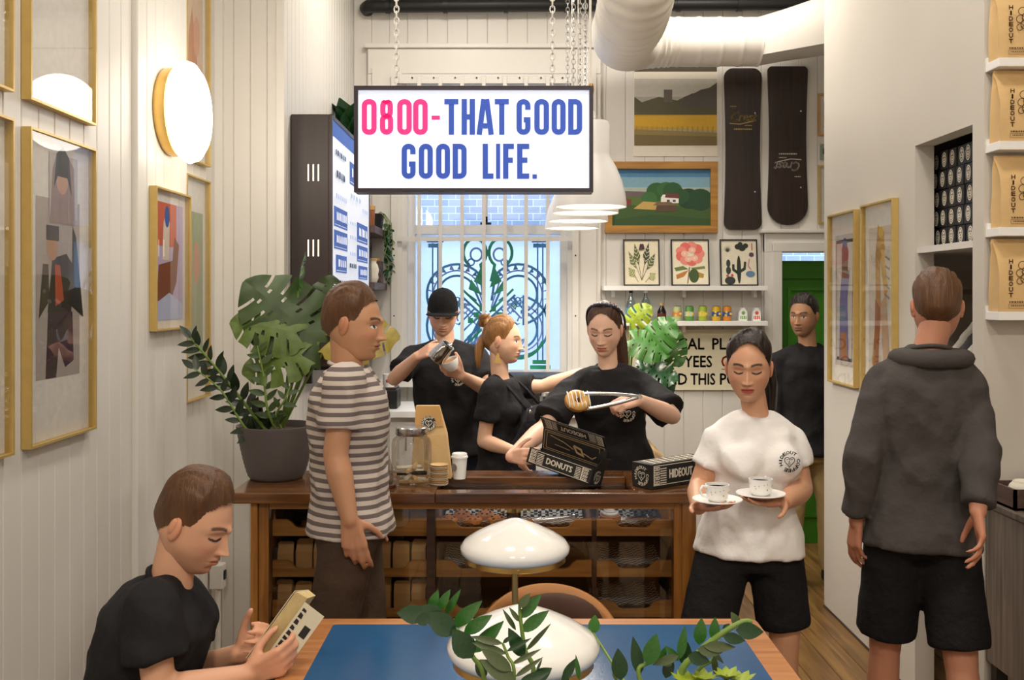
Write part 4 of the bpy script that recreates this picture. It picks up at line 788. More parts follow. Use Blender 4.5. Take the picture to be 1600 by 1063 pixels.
def chk():
    m = bpy.data.materials.new('checker_paper'); m.use_nodes = True; nt = m.node_tree; t = nt.nodes.new('ShaderNodeTexChecker'); c = nt.nodes.new('ShaderNodeTexCoord')
    t.inputs['Scale'].default_value = 72; t.inputs[1].default_value = (.8, .78, .74, 1); t.inputs[2].default_value = (.012, .012, .014, 1); nt.links.new(c.outputs['Object'], t.inputs[0]); nt.links.new(t.outputs[0], nt.nodes['Principled BSDF'].inputs['Base Color']); return m
M_chk = chk()
names = {(2, 0): 'top bin of biscuits', (3, 0): 'top middle bin with tongs', (4, 0): 'top right bin with a cream bun', (2, 1): 'second row bin behind the lamp', (4, 1): 'second row right bin', (4, 2): 'third row right bin'}
for (ci, ri), nm in names.items():
    X0, X1 = cx(cols[ci][0])+.02, cx(cols[ci][1])-.02; z = cz(rowy[ri])+.009; ya, yb = D0+.10, D1-.06
    mb = MB(); n = 12; vs = []; fs = []
    for i in range(n+1):
        x = X0+(X1-X0)*i/n; w = .004*math.sin(i*1.7)
        for (y, zz) in ((ya, z+.028+w), (ya+.03, z+.012), (yb-.12, z+.014+w), (yb, z+(.075 if ri == 0 else .02)+w*2)): vs.append((x, y, zz))
    for i in range(n):
        for j in range(3): a = i*4+j; fs.append((a, a+1, a+5, a+4))
    mb.add(vs, fs); o = mb.build('checker_liner', M_chk, None, 180); tag(o, 'black and white checked paper lining the '+nm, 'paper liner', 'checked paper liners')
rnd = random.Random(9)
M_bisc = pm('biscuit', '#b06a2c', .8, .2, 40, bump=.8, bscale=90)
def cookie(r, seed):
    mb = MB(); rg = random.Random(seed); mb.lathe([(0, 0), (r*.9, .002), (r, .009), (r*.85, .017), (r*.4, .021), (0, .022)], (0, 0, 0), 18)
    mb.v = [(x*(1+.07*math.sin(3*math.atan2(y, x)+seed)), y*(1+.05*math.sin(2*math.atan2(y, x)+seed)), z+rg.uniform(-.001, .001)) for x, y, z in mb.v]; return mb
for i in range(5):
    X = cx(700+i*19); y = 3.60+.03*(i % 2); z = cz(838)+.03+.012*(i % 2)
    mb = cookie(.033, i); mb.v = [(a+X, b+y, c+z+b*.25) for a, b, c in mb.v]; o = mb.build('biscuit', M_bisc, None, 60)
    tag(o, ['leftmost golden biscuit', 'second golden biscuit from the left', 'middle golden biscuit', 'fourth golden biscuit from the left', 'rightmost golden biscuit'][i]+' in the top bin of biscuits', 'biscuit', 'biscuits in the top bin'); 
    mb = MB()
    for k in range(6): a = k*1.05+i; mb.ell((X+.018*math.cos(a), y+.018*math.sin(a), z+.021+.25*.018*math.sin(a)), (.005, .005, .003), 6, 4)
    mb.build('chocolate_chip', pm('chocolate', '#3a1e10', .5), o)
X, y, z = cx(957), 3.60, cz(838)+.03; t = thing('cream_bun', (X, y, z), 'round bun with white cream icing in the top right bin', 'bun'); MB().lathe([(0, 0), (.032, 0), (.04, .012), (.038, .026), (.02, .03), (0, .03)], (X, y, z), 20).build('bun_base', M_bisc, t, 60); mb = MB(); [mb.tube([(X+(r_+.002*k)*math.cos(a), y+r_*math.sin(a), z+.032+h_) for a in [j*.524 for j in range(13)]], .006, 7) for k, (r_, h_) in enumerate(((.024, 0), (.014, .007), (.006, .013)))]; mb.build('icing_swirl', M_white, t, 180)
def tongs(t, p0, p1, spread, up, r=.006):
    p0, p1 = Vector(p0), Vector(p1); s = up.cross((p1-p0).normalized()).normalized() if False else up
    for sg in (-1, 1):
        q = spline([p0, p0.lerp(p1, .3)+s*sg*spread*.5, p0.lerp(p1, .8)+s*sg*spread*.8, p1+s*sg*spread*.35], 12); MB().tube(q, [r*.8]+[r]*10+[r*1.3, r*.6], 8).build('arm', M_steel, t, 60)
    MB().ell(p0, (r*2, r*2, r*2), 10, 8).build('hinge', M_steel, t, 180)
for a, b, nm in ((900, 830, 'middle'), (1020, 962, 'right')):
    t = thing('pastry_tongs', (cx(a), 3.62, cz(825)), 'steel tongs lying in the top %s bin of the counter' % nm, 'tongs', 'tongs in the bins'); tongs(t, (cx(a), 3.63, cz(818)), (cx(b), 3.60, cz(822)), .014, Y_)
me_bag = None
def paper_bag_mesh(w, d, h):
    mb = MB(); mb.add([(-w/2, -d/2, 0), (w/2, -d/2, 0), (w/2, d/2, 0), (-w/2, d/2, 0), (-w/2*1.02, -d/2*1.05, h*.62), (w/2, -d/2, h*.6), (w/2*.98, d/2, h*.62), (-w/2, d/2, h*.6), (-w/2*.98, -.006, h*.93), (w/2, -.006, h*.95), (w/2, .006, h*.95), (-w/2*.98, .006, h*.93), (-w/2*.7, -.004, h), (w/2*.8, -.004, h*.985), (w/2*.8, .004, h*.985), (-w/2*.7, .004, h)],
        [(3, 2, 1, 0), (0, 1, 5, 4), (1, 2, 6, 5), (2, 3, 7, 6), (3, 0, 4, 7), (4, 5, 9, 8), (5, 6, 10, 9), (6, 7, 11, 10), (7, 4, 8, 11), (8, 9, 13, 12), (9, 10, 14, 13), (10, 11, 15, 14), (11, 8, 12, 15), (12, 13, 14, 15)])
    me = bpy.data.meshes.new('paper_bag'); me.from_pydata(mb.v, [], mb.f); me.materials.append(M_kraft); return me
me_bag = paper_bag_mesh(.060, .05, .115)
place_names = ['', 'second', 'third', 'fourth']
for ci, ri in ((0, 1), (1, 1), (0, 2), (1, 2), (1, 0)):
    for k in range(4):
        a, b = cols[ci]; X = cx(a+(b-a)*(k+.5)/4); o = bpy.data.objects.new('kraft_paper_bag', me_bag); C.objects.link(o)
        o.location = (X+rnd.uniform(-.002, .002), D0+.135+rnd.uniform(0, .015), cz(rowy[ri])+.0085); o.rotation_euler = (rnd.uniform(-.03, .03), 0, rnd.uniform(-.12, .12)); o.scale = (.97, 1, rnd.uniform(.88, 1.0))
        tag(o, '%s kraft bag in the %s bin of the counter\'s %s column' % (place_names[k]+' leftmost' if k else 'leftmost', ['top', 'second row', 'third row'][ri], ['outer left', 'inner left'][ci]), 'paper bag', 'kraft bags in the counter bins')
# ---------------------------------------------------------------- things on the counter
def jar(lab, X, d, r, h, lid_h=.028, knob=False):
    t = thing('glass_jar', (X, d, TZ), lab, 'jar', 'glass jars on the counter'); z = TZ+.001
    MB().lathe([(0, z), (r*.95, z), (r, z+.008), (r, z+h*.72), (r*.93, z+h*.80), (r*.72, z+h*.86), (r*.72, z+h*.9)], (X, d, 0), 36).build('jar_body', M_glass, t, 60)
    MB().lathe([(r*.78, z+h*.87), (r*.8, z+h*.88), (r*.8, z+h), (r*.76, z+h*1.015), (0, z+h*1.02)], (X, d, 0), 36).build('lid', M_steel, t, 40)
    if knob: MB().ell((X, d, z+h*1.06), (.012, .012, .014), 12, 8).build('knob', M_steel, t, 180)
    return t
jt = jar('wide glass jar with steel lid holding wrapped sticks, in front of the paper bag', (643-CX)*3.62/FPX, 3.62, .073, .205)
rnd = random.Random(2)
for k in range(9):
    a = rnd.uniform(0, 3.14); X, y, z = (643-CX)*3.62/FPX, 3.62, TZ+.012+.007*k; L = .055; c = Vector((X+rnd.uniform(-.012, .012), y+rnd.uniform(-.012, .012), z)); e = Vector((math.cos(a), math.sin(a), rnd.uniform(-.08, .08)))*L
    o = MB().tube([c-e, c+e], .008, 7).build('wrapped_stick', [M_kraft2, M_paper][k % 2] if k != 4 else M_black, None, 40); tag(o, 'thin wrapped stick lying in the pile inside the front glass jar', 'stick', 'wrapped sticks in the jar')
jar('tall glass jar with steel lid, farther left behind the front jar', (577-CX)*3.80/FPX, 3.80, .078, .24)
t = thing('glass_dome', ((575-CX)*3.57/FPX, 3.60, TZ), 'low clear glass dome with a knob on the counter', 'glass dome'); X = (575-CX)*3.57/FPX
MB().lathe([(.088, TZ+.012), (.09, TZ+.06), (.075, TZ+.11), (.04, TZ+.14), (.012, TZ+.15), (.012, TZ+.155), (.018, TZ+.168), (0, TZ+.178)], (X, 3.57, 0), 36).build('dome', M_glass, t, 60); MB().lathe([(0, TZ+.001), (.1, TZ+.001), (.105, TZ+.012), (0, TZ+.012)], (X, 3.57, 0), 32).build('base', M_walnut, t, 40)
# big paper bag with sticker
X, d = (676-CX)*3.76/FPX, 3.76; kk_ = d/FPX; t = thing('takeaway_bag', (X, d, TZ), 'tall kraft takeaway bag with round black sticker standing on the counter', 'paper bag')
w, h, dp = .145, .27, .085; z = TZ+.001
mb = MB(); mb.add([(X-w*.55, d-dp/2, z), (X+w*.5, d-dp/2, z), (X+w*.5, d+dp/2, z), (X-w*.55, d+dp/2, z), (X-w*.47, d-.034, z+h*.6), (X+w*.38, d-.036, z+h*.6), (X+w*.38, d+.03, z+h*.6), (X-w*.47, d+.03, z+h*.6), (X-w*.42, d-.012, z+h), (X+w*.18, d-.012, z+h), (X+w*.18, d+.012, z+h), (X-w*.42, d+.012, z+h)],
    [(3, 2, 1, 0), (0, 1, 5, 4), (1, 2, 6, 5), (2, 3, 7, 6), (3, 0, 4, 7), (4, 5, 9, 8), (5, 6, 10, 9), (6, 7, 11, 10), (7, 4, 8, 11), (8, 9, 10, 11)]); mb.build('bag_body', M_kraft2, t)
fl_n = Vector((0, -1, .2)).normalized(); o = Vector((X-.012, d-.0275, z+h*.76)); vv_ = Vector((0, .2, 1)).normalized()
mb = MB(); q = [(X-w*.43, d-.0145, z+h*1.0), (X+w*.19, d-.0145, z+h*1.0), (X+w*.30, d-.031, z+h*.72), (X-w*.45, d-.031, z+h*.72)]; mb.add([(a, b-.003, c) for a, b, c in q]+q, [(0, 1, 2, 3), (7, 6, 5, 4), (0, 4, 5, 1), (1, 5, 6, 2), (2, 6, 7, 3), (3, 7, 4, 0)]); mb.build('folded_flap', M_kraft, t)
mb = MB(); mb.poly(circ(0, 0, .027, n=28), o-fl_n*-.008, X_, vv_, fl_n, .001, 0); emblem(mb, o+fl_n*.008, X_, vv_, fl_n, .026, mi=1, h=.0016); mb.build('round_sticker', [M_black, M_paper], t)
# stack of cup lids/sleeves
X, d = (686-CX)*3.60/FPX, 3.60; 
for k in range(11):
    z = TZ+.001+k*.0068; mb = MB(); mb.lathe([(.030, z), (.034, z+.0062), (.0335, z+.0066), (.0295, z+.0004)], (X+.001*math.sin(k*2), d, 0), 24); o = mb.build('card_sleeve', M_kraft2 if k % 3 else M_paper, None, 60)
    tag(o, '%s pale card cup sleeve in the stack beside the paper cup' % ['lowest', 'second lowest', 'third lowest', 'fourth lowest', 'fifth lowest', 'middle', 'fifth highest', 'fourth highest', 'third highest', 'second highest', 'topmost'][k], 'cup sleeve', 'stacked card cup sleeves'); 
X, d = (718-CX)*3.72/FPX, 3.72; t = thing('takeaway_cup', (X, d, TZ), 'white paper takeaway cup with lid on the counter', 'cup'); z = TZ+.001
MB().lathe([(0, z), (.022, z), (.029, z+.08)], (X, d, 0), 28).build('cup_body', M_white, t, 40); MB().lathe([(.0315, z+.078), (.0315, z+.084), (.029, z+.086), (.028, z+.094), (.026, z+.096), (.024, z+.091), (0, z+.091)], (X, d, 0), 28).build('lid', M_white, t, 40)
mb = MB()
o = Vector((X-.017, d-.0195, z+.045)); nn_ = Vector((-.65, -.76, -.07)).normalized(); u_ = Z_.cross(-nn_).normalized()*-1; u_ = Vector((.76, -.65, 0)); mb.poly(circ(0, 0, .014), o, u_, Z_, nn_, .003); mb.build('cup_print', flat('#8d8680'), t)
# ---------------------------------------------------------------- donut boxes
M_card = pm('black_card', '#1c1b1c', .55, .08, 30); M_print = pm('cream_box_print', '#d8cfbd', .6, .04, 40); M_goldp = pm('tan_box_print', '#a98f66', .6, .05, 40)
def deco(mb, o, u, v, n, L, H, word, flip=False, mi=0):
    """printed long side: word panel, striped bars, ornament blocks"""
    if flip: o = o+u*L+v*H; u, v = -u, -v
    S_ = lambda pts, w: mb.stroke(pts, w, o, u, v, n, .0007, mi=mi)
    S_([(L*.03, H*.1), (L*.97, H*.1)], H*.03); S_([(L*.03, H*.92), (L*.97, H*.92)], H*.03)
    put_text(mb, word, o+u*L*.5+v*H*.34, u, v, n, w=L*.40, hgt=H*.36, mi=mi, align='c', bold=H*.018)
    for k in range(7): S_([(L*.145, H*(.18+k*.1)), (L*.25, H*(.18+k*.1))], H*.045); S_([(L*.75, H*(.18+k*.1)), (L*.83, H*(.18+k*.1))], H*.045)
    for x0 in (.04, .85):
        S_([(L*x0, H*.12), (L*x0, H*.9)], H*.06)
        for k in range(12): a = L*(x0+.02+.028*(k % 3)); b = H*(.2+.2*(k//3)); mb.stroke(circ(a, b, H*.065, n=8), H*.04, o, u, v, n, .0009, True, mi)
def donut_box(lab, org, ax, L, Wd, H):
    ax = Vector(ax).normalized(); sd = Z_.cross(ax)          # ax: long axis; sd: away side
    t = thing('donut_box', org, lab, 'box', 'black donut boxes'); mb = MB(); M = basis(org, ax, sd, Z_); mb.M = M
    mb.box(0, L, 0, Wd, 0, H*.72, bev=.001); mb.build('tray', M_card, t); mb = MB(); mb.M = M; mb.box(-.001, L+.001, -.001, Wd+.001, H*.2, H, bev=.001); lid = mb.build('lid', M_card, t)
    mb = MB(); o = Vector(org); deco(mb, o-sd*.001+Z_*H*.05, ax, Z_, -sd, L, H*.95, 'HIDEOUT'); emblem(mb, o+sd*Wd/2+Z_*H*.5-ax*.0012, -sd, Z_, -ax, H*.40)
    for k in range(6): mb.stroke([(L*.05, Wd*(.12+k*.15)), (L*.95, Wd*(.12+k*.15))], .003, o+Z_*(H+.0001), ax, sd, Z_, .0008)
    for k in range(8): mb.stroke([(L*(.1+k*.11), Wd*.1), (L*(.14+k*.11), Wd*.9)], .008, o+Z_*(H+.0001), ax, sd, Z_, .001)
    mb.build('box_print', M_print, t)
donut_box('closed black donut box with white print lying on the counter', (.492, 3.50, TZ+.001), (.79, .61, 0), .30, .095, .088)
# ================================================================== BIG POT PLANT ON COUNTER
d = 3.74; X = (432-CX)*d/FPX; z = TZ+.001
pt = thing('potted_plants', (X, d, z), 'large ribbed grey pot of split leaf and feather leaf plants on the counter end', 'plant')
M_pot = pm('grey_pot', '#5d5654', .6, .1, 6)
prof = [(0, z), (.095, z)]+[(.098+.050*(i/24)**.7+.0016*(i % 2), z+.004+.196*i/24) for i in range(25)]+[(.140, z+.20), (.132, z+.17), (0, z+.17)]
MB().lathe(prof, (X, d, 0), 48).build('pot', M_pot, pt, 60); MB().lathe([(.134, z+.175), (0, z+.185)], (X, d, 0), 24).build('soil', M_soil, pt)
b0 = Vector((X+.02, d, z+.18)); M_leafo = pm('leaf_olive', '#4f6420', .5, .2, 10); M_leafdo = pm('leaf_deep_olive', '#34481c', .5, .22, 10)
mD, mE, mF = monstera(1, M_leafdo, .18, 6), monstera(1, M_leafo, .22, 5), monstera(1, pm('leaf_ochre', '#8c7a26', .45, .18, 10), .15, 5)
plant_leaf(pt, mD, b0, P(498, 535, d-.02), (-.72, -.12, .70), (.35, -.9, .35), .36, r=.006); plant_leaf(pt, mE, b0, P(462, 520, d-.05), (-.85, -.2, .25), (.1, -.85, .55), .24)
plant_leaf(pt, mE, b0, P(470, 555, d-.08), (-.9, -.2, -.15), (.0, -.8, .6), .22); plant_leaf(pt, with_mat(mE, M_leaf), b0, P(467, 455, d+.03), (-.06, .1, 1), (-1, -.2, 0), .15)
plant_leaf(pt, mF, b0, P(520, 530, d-.03), (.95, -.15, .12), (-.1, -.8, .75), .25); plant_leaf(pt, mD, b0, P(505, 500, d+.06), (.1, .1, .8), (0, -1, .2), .18)
me_zz = small_leaf(1, .42, .10, 7, 0, .10)
def zz(t, pts, n, L, m, seed, tilt=.6, r=.006, side=None, taper=True, stem=M_stem, start=.15):
    """feather-leaved stem: curve plus leaf pairs, each leaf a part"""
    rg = random.Random(seed); q = spline([Vector(p) for p in pts], 24); MB().tube(q, [r*(1-.6*i/24) for i in range(25)], 8).build('stem', stem, t, 60); me = with_mat(me_zz, m)
    for i in range(n):
        f = start+(1-start)*(i+.6)/n; k = min(23, int(f*24)); p = q[k].lerp(q[k+1], f*24-k); tan = (q[k+1]-q[k]).normalized(); s = side or tan.cross(Y_).normalized(); sg = 1 if i % 2 else -1
        if i == n-1: dr = tan
        else: dr = (tan*(tilt+rg.uniform(-.1, .15))+s*sg*(.8+rg.uniform(-.2, .2))+Y_*rg.uniform(-.45, .25)).normalized()
        up = (Z_*.6-Y_*.9+X_*rg.uniform(-.4, .4)).normalized()
        place('leaf', me, t, aim(p, dr, up, L*(rg.uniform(.85, 1.1))*(1-.25*f if taper else 1)))
M_zzd = pm('leaf_blackish', '#22301f', .35, .2, 14)
zz(pt, [b0+Vector((-.04, -.03, -.01)), P(405, 660, d-.05), P(350, 590, d-.08), P(298, 528, d-.1)], 30, .088, M_zzd, 1, .7, .009)
zz(pt, [b0+Vector((-.05, -.05, -.01)), P(385, 670, d-.1), P(345, 610, d-.12), P(302, 575, d-.12)], 18, .075, M_zzd, 2, .6)
zz(pt, [b0+Vector((0, -.06, -.01)), P(418, 640, d-.12), P(412, 590, d-.12), P(402, 540, d-.12)], 14, .07, M_leafdo, 3, .5); zz(pt, [b0+Vector((.02, -.05, -.01)), P(432, 650, d-.1), P(445, 625, d-.14), P(455, 600, d-.12)], 9, .06, M_leafdo, 4, .5)
# ================================================================== TABLE
t = thing('cafe_table', (.06, 2.0, 0), 'wooden cafe table with a blue inset top in the foreground', 'table')
def rpoly(x0, x1, y0, y1, r): return rr(x0, x1, y0, y1, r, 5)
TX0, TX1, TY0, TY1 = -.575, .70, 1.0, 2.86
MB().prism(rpoly(TX0, TX1, TY0, TY1, .03), 'z', .715, .75).build('tabletop', M_table, t)
M_blue = pm('blue_linoleum', '#2c5b88', .16, .05, 30, bump=.05, bscale=300)
MB().prism(rpoly(TX0+.07, TX1-.07, TY0+.07, TY1-.055, .012), 'z', .7485, .7515).build('blue_inset', M_blue, t)
for x in (TX0+.1, TX1-.1):
    for y in (TY0+.12, TY1-.14): MB().prism([(x-.03, y-.03), (x+.03, y-.03), (x+.03, y+.03), (x-.03, y+.03)], 'z', 0, .715).build('leg', M_oakv, t)
MB().box(TX0+.1, TX1-.1, TY1-.15, TY1-.125, .63, .715).box(TX0+.1, TX1-.1, TY0+.11, TY0+.135, .63, .715).build('apron', M_oak, t)
# lamps
def mushroom(lab, X, d):
    z = .7515; t = thing('table_lamp', (X, d, z), lab, 'lamp', 'white mushroom table lamps'); zt = 1.075
    MB().lathe([(.010, zt), (.03, zt-.006), (.07, zt-.022), (.11, zt-.042), (.138, zt-.060), (.149, zt-.076), (.148, zt-.088), (.140, zt-.098), (.130, zt-.103), (.120, zt-.100), (.10, zt-.06), (0, zt-.025)], (X, d, 0), 56).build('shade', M_opal, t, 60)
    MB().lathe([(.130, zt-.099), (.1375, zt-.100), (.138, zt-.112), (.134, zt-.115), (.118, zt-.113), (.118, zt-.106)], (X, d, 0), 56).build('brass_ring', M_brass, t, 40)
    MB().tube([(X, d, z+.01), (X, d, zt-.04)], .0085, 16).build('stem', M_brass, t, 60); MB().lathe([(0, z), (.075, z), (.075, z+.012), (.02, z+.018), (.0, z+.02)], (X, d, 0), 40).build('base', M_brass, t, 40)
    for k in range(3): a = k*2.09+.6; MB().tube([(X+.137*math.cos(a), d+.137*math.sin(a), zt-.107), (X+.145*math.cos(a), d+.145*math.sin(a), zt-.107)], .004, 8).build('thumb_screw', M_brass, t)
    mb = MB(); [mb.tube([(X, d, zt-.107), (X+.128*math.cos(a), d+.128*math.sin(a), zt-.107)], .003, 6) for a in (0, 2.09, 4.19)]; mb.build('spider', M_brass, t)
mushroom('white mushroom shaded brass lamp at the far end of the table', .008, 2.70); mushroom('white mushroom shaded lamp in front, behind the leaves', .022, 1.94)
# chair
CH = 3.08; t = thing('shell_chair', (.115, CH, 0), 'tan shell chair with a round back and dark cushion behind the table', 'chair'); cxm = .115
mb = MB(); vs = []; fs = []; NA, NH = 24, 8
for i in range(NA+1):
    a = math.radians(-78+156*i/NA)
    for j in range(NH+1):
        f = j/NH; top = .44+.305*(math.cos(a*.98)**.55 if math.cos(a*.98) > 0 else 0); r = .20+.025*f; zz_ = .40+(top-.40)*f
        vs.append((cxm+r*math.sin(a)*1.03, CH+.0+r*math.cos(a)*.62, zz_))
for i in range(NA):
    for j in range(NH): a = i*(NH+1)+j; fs.append((a, a+1, a+NH+2, a+NH+1))
mb.add(vs, fs); o = mb.build('back_shell', pm('tan_leather', '#b67b42', .5, .06, 8), t, 180); md = o.modifiers.new('thick', 'SOLIDIFY'); md.thickness = .016; md.offset = 1
MB().lathe([(0, .40), (.17, .40), (.2, .42), (.2, .45), (.17, .47), (0, .475)], (cxm, CH-.06, 0), 32).build('seat', pm('tan_leather', '#b67b42'), t, 60)
mb = MB(); mb.ell((cxm+.02, CH+.06, .64), (.155, .05, .10), 24, 14); o = mb.build('cushion', pm('dark_brown_velvet', '#4a3024', .8, .12, 10), t, 180)
for sx in (-1, 1):
    for sy in (-1, 1): MB().tube([(cxm+sx*.13, CH-.06+sy*.12, .41), (cxm+sx*.19, CH-.06+sy*.18, 0)], [.014, .009], 10).build('leg', M_oakv, t, 60)
# ================================================================== FOREGROUND PLANTS
M_fpot = pm('foreground_pot', '#7a5a44', .6, .1)
def fpot(lab, X, d, r): 
    t = thing('table_plant', (X, d, .7515), lab, 'plant', 'plants on the near end of the table'); z = .7520
    MB().lathe([(0, z), (r*.75, z), (r, z+.20), (r*.94, z+.20), (r*.9, z+.18), (0, z+.18)], (X, d, 0), 32).build('pot', M_fpot, t, 40); MB().lathe([(r*.9, z+.182), (0, z+.192)], (X, d, 0), 24).build('soil', M_soil, t); return t
d = 1.55; t1 = fpot('glossy dark green feather leaved plant in front of the nearer lamp', -.02, d, .085); g = Vector((-.02, d, .935))
M_l1 = pm('leaf_gloss_green', '#2d5e22', .22, .2, 12, spec=.7); M_l2 = pm('leaf_gloss_dark', '#1d3d20', .2, .2, 12, spec=.7); M_l3 = pm('leaf_grey_green', '#4d5a3a', .3, .15, 12)
def lf(t, px, py, qx, qy, m, dd=0, w=1, up=(0, -1, .3), dq=0):
    """one leaf from pixel p to pixel q at the plant's own distance"""
    a, b = P(px, py, d+dd), P(qx, qy, d+dd+dq); L = (b-a).length; M = aim(a, b-a, Vector(up), L) @ Matrix.Diagonal((w, 1, 1, 1)); place('leaf', with_mat(me_zz, m), t, M)
def st(t, pts, r=.004): MB().tube(spline([g]+[P(x, y, d+dd) for x, y, dd in pts], 20), [r*(1.1-.5*i/20) for i in range(21)], 8).build('stem', M_stem, t, 60)
st(t1, [(757, 1063, 0), (738, 1025, 0), (722, 992, -.01), (690, 972, -.02), (655, 962, -.02)])
for a in ((664, 962, 620, 958, M_l2, -.02, 1.6), (672, 965, 648, 972, M_l2, -.03, 1.9), (690, 970, 655, 948, M_l2, -.02, 1.8), (712, 990, 666, 958, M_l2, -.03, 1.5), (738, 1028, 708, 985, M_l2, -.05, 1.7), (672, 955, 684, 923, M_l1, 0, 1.1), (684, 955, 703, 922, M_l1, 0, .9), (695, 962, 719, 922, M_l1, .02, .6), (708, 980, 752, 940, M_l1, .01, .9), (725, 990, 768, 962, M_l1, 0, 1.0), (738, 1020, 786, 972, M_l1, .01, .8), (758, 1060, 744, 1030, M_l2, 0, 1.3)): lf(t1, *a[:5], a[5], a[6])
st(t1, [(832, 1063, -.02), (820, 1015, -.02), (813, 965, -.02), (812, 945, -.02)])
for a in ((813, 966, 845, 930, M_l1, -.02, .9), (811, 950, 828, 928, M_l3, -.03, 1.2), (815, 987, 857, 955, M_l1, -.02, .9), (812, 972, 796, 950, M_l3, -.02, .7), (818, 1027, 795, 983, M_l2, -.04, 1.1), (822, 1017, 860, 976, M_l3, 0, .35), (806, 985, 786, 953, M_l3, 0, .5), (833, 1063, 862, 1045, M_l2, -.03, 1.4), (838, 1050, 847, 1030, M_l3, 0, .5)): lf(t1, *a[:5], a[5], a[6])
st(t1, [(803, 1063, -.06), (793, 1025, -.06), (785, 1005, -.06)], .003)
for a in ((785, 1006, 735, 995, M_l3, -.06, .55), (791, 1022, 738, 1005, M_l3, -.06, .55), (799, 1048, 752, 1015, M_l3, -.07, .9), (804, 1063, 750, 1032, M_l3, -.07, 1.0), (786, 1005, 800, 994, M_l2, -.06, .9), (792, 1018, 830, 998, M_l2, -.06, .45), (800, 1038, 845, 1015, M_l3, -.06, .4), (805, 1058, 848, 1028, M_l3, -.06, .4), (812, 1066, 860, 1050, M_l2, -.06, .7)): lf(t1, *a[:5], a[5], a[6])
t2 = fpot('leaning feather leaved plant over yellow green succulents, right of the lamp', .30, d, .10); g = Vector((.27, d, .935))
st(t2, [(1062, 1063, 0), (1090, 1022, 0), (1125, 992, .0), (1160, 972, 0), (1175, 972, 0)], .006); st(t2, [(1085, 1063, .02), (1115, 1030, .02), (1128, 1005, .02)]); st(t2, [(1000, 1063, -.02), (1012, 1035, -.02), (1022, 1012, -.02)]); st(t2, [(965, 1066, -.02), (970, 1050, -.02)], .003)
for a in ((1150, 985, 1194, 988, M_l2, -.02, 1.4), (1155, 980, 1143, 957, M_l3, .02, 1.3), (1130, 995, 1165, 1002, M_l2, -.03, 1.2), (1115, 1000, 1118, 966, M_l1, 0, 1.2), (1092, 1008, 1097, 967, M_l1, 0, 1.2), (1062, 1030, 1071, 980, M_l1, -.01, .7), (1100, 1010, 1150, 1012, M_l3, -.03, .8), (1090, 1015, 1130, 1020, M_l3, -.03, 1.1), (1075, 1025, 1110, 1035, M_l2, -.03, 1.4), (1130, 985, 1140, 975, M_l2, 0, 1.5), (1110, 1015, 1132, 1038, M_l3, .0, .6), (1060, 1033, 1040, 1010, M_l1, .0, 1.0), (1050, 1040, 1025, 1030, M_l3, 0, 1.0), (1060, 1025, 1020, 1040, M_l3, -.02, .8), (1115, 1025, 1120, 1060, M_l3, 0, .7), (1068, 1040, 1075, 1005, M_l2, .02, 1.4), (1040, 1060, 1050, 1025, M_l2, .02, 1.2),
          (1000, 1055, 990, 997, M_l2, -.02, .8), (1012, 1040, 1026, 992, M_l1, -.03, 1.3), (970, 1063, 966, 1015, M_l2, -.03, 1.3), (1030, 1040, 1040, 1012, M_l1, .01, 1.1), (880, 1063, 900, 1030, M_l2, 0, .9), (905, 1063, 900, 1025, M_l1, -.01, .5), (880, 1075, 888, 1040, M_l2, 0, .8)): lf(t2 if a[0] > 910 else t1, *a[:5], a[5], a[6])
mb_me = with_mat(small_leaf(1, .6, -.1, 5), pm('succulent', '#93a52c', .4, .15, 20)); rnd = random.Random(4)
for (x, y) in ((1100, 1066), (1135, 1062), (1075, 1070), (1155, 1068)):
    c = P(x, y, d-.02)
    for k in range(9): a = k*.7; place('leaf', mb_me, t2, aim(c, (math.cos(a), math.sin(a), .45), s=rnd.uniform(.022, .034)))
    MB().tube([(c.x, c.y, c.z), (c.x*.6+.12, c.y, .94)], .004, 6).build('stem', M_stem, t2)
lf(t2, 927, 990, 930, 962, M_leaf, .45, 1.6); MB().tube([P(927, 990, d+.45), (.19, d+.35, .98), (.26, d+.05, .935)], .003, 6).build('stem', M_stem, t2)
# ================================================================== LEFT CORNER SOCKET AND CONDUIT
t = thing('socket_box', P(328, 905, 4.5), 'cream electrical socket box with a pipe on the left wall behind the reader', 'socket'); c = P(327, 903, 4.45); c.x = -1.335; c.y = 4.5
MB().box(c.x-.03, c.x+.03, c.y-.03, c.y+.03, c.z-.06, c.z+.05, bev=.006).build('box', M_trim, t); MB().box(c.x+.03, c.x+.036, c.y-.012, c.y+.012, c.z-.02, c.z+.02).build('switch', M_black, t); MB().tube([(c.x, c.y, c.z-.06), (c.x, c.y, 0)], .014, 12).build('conduit', M_trim, t, 60)
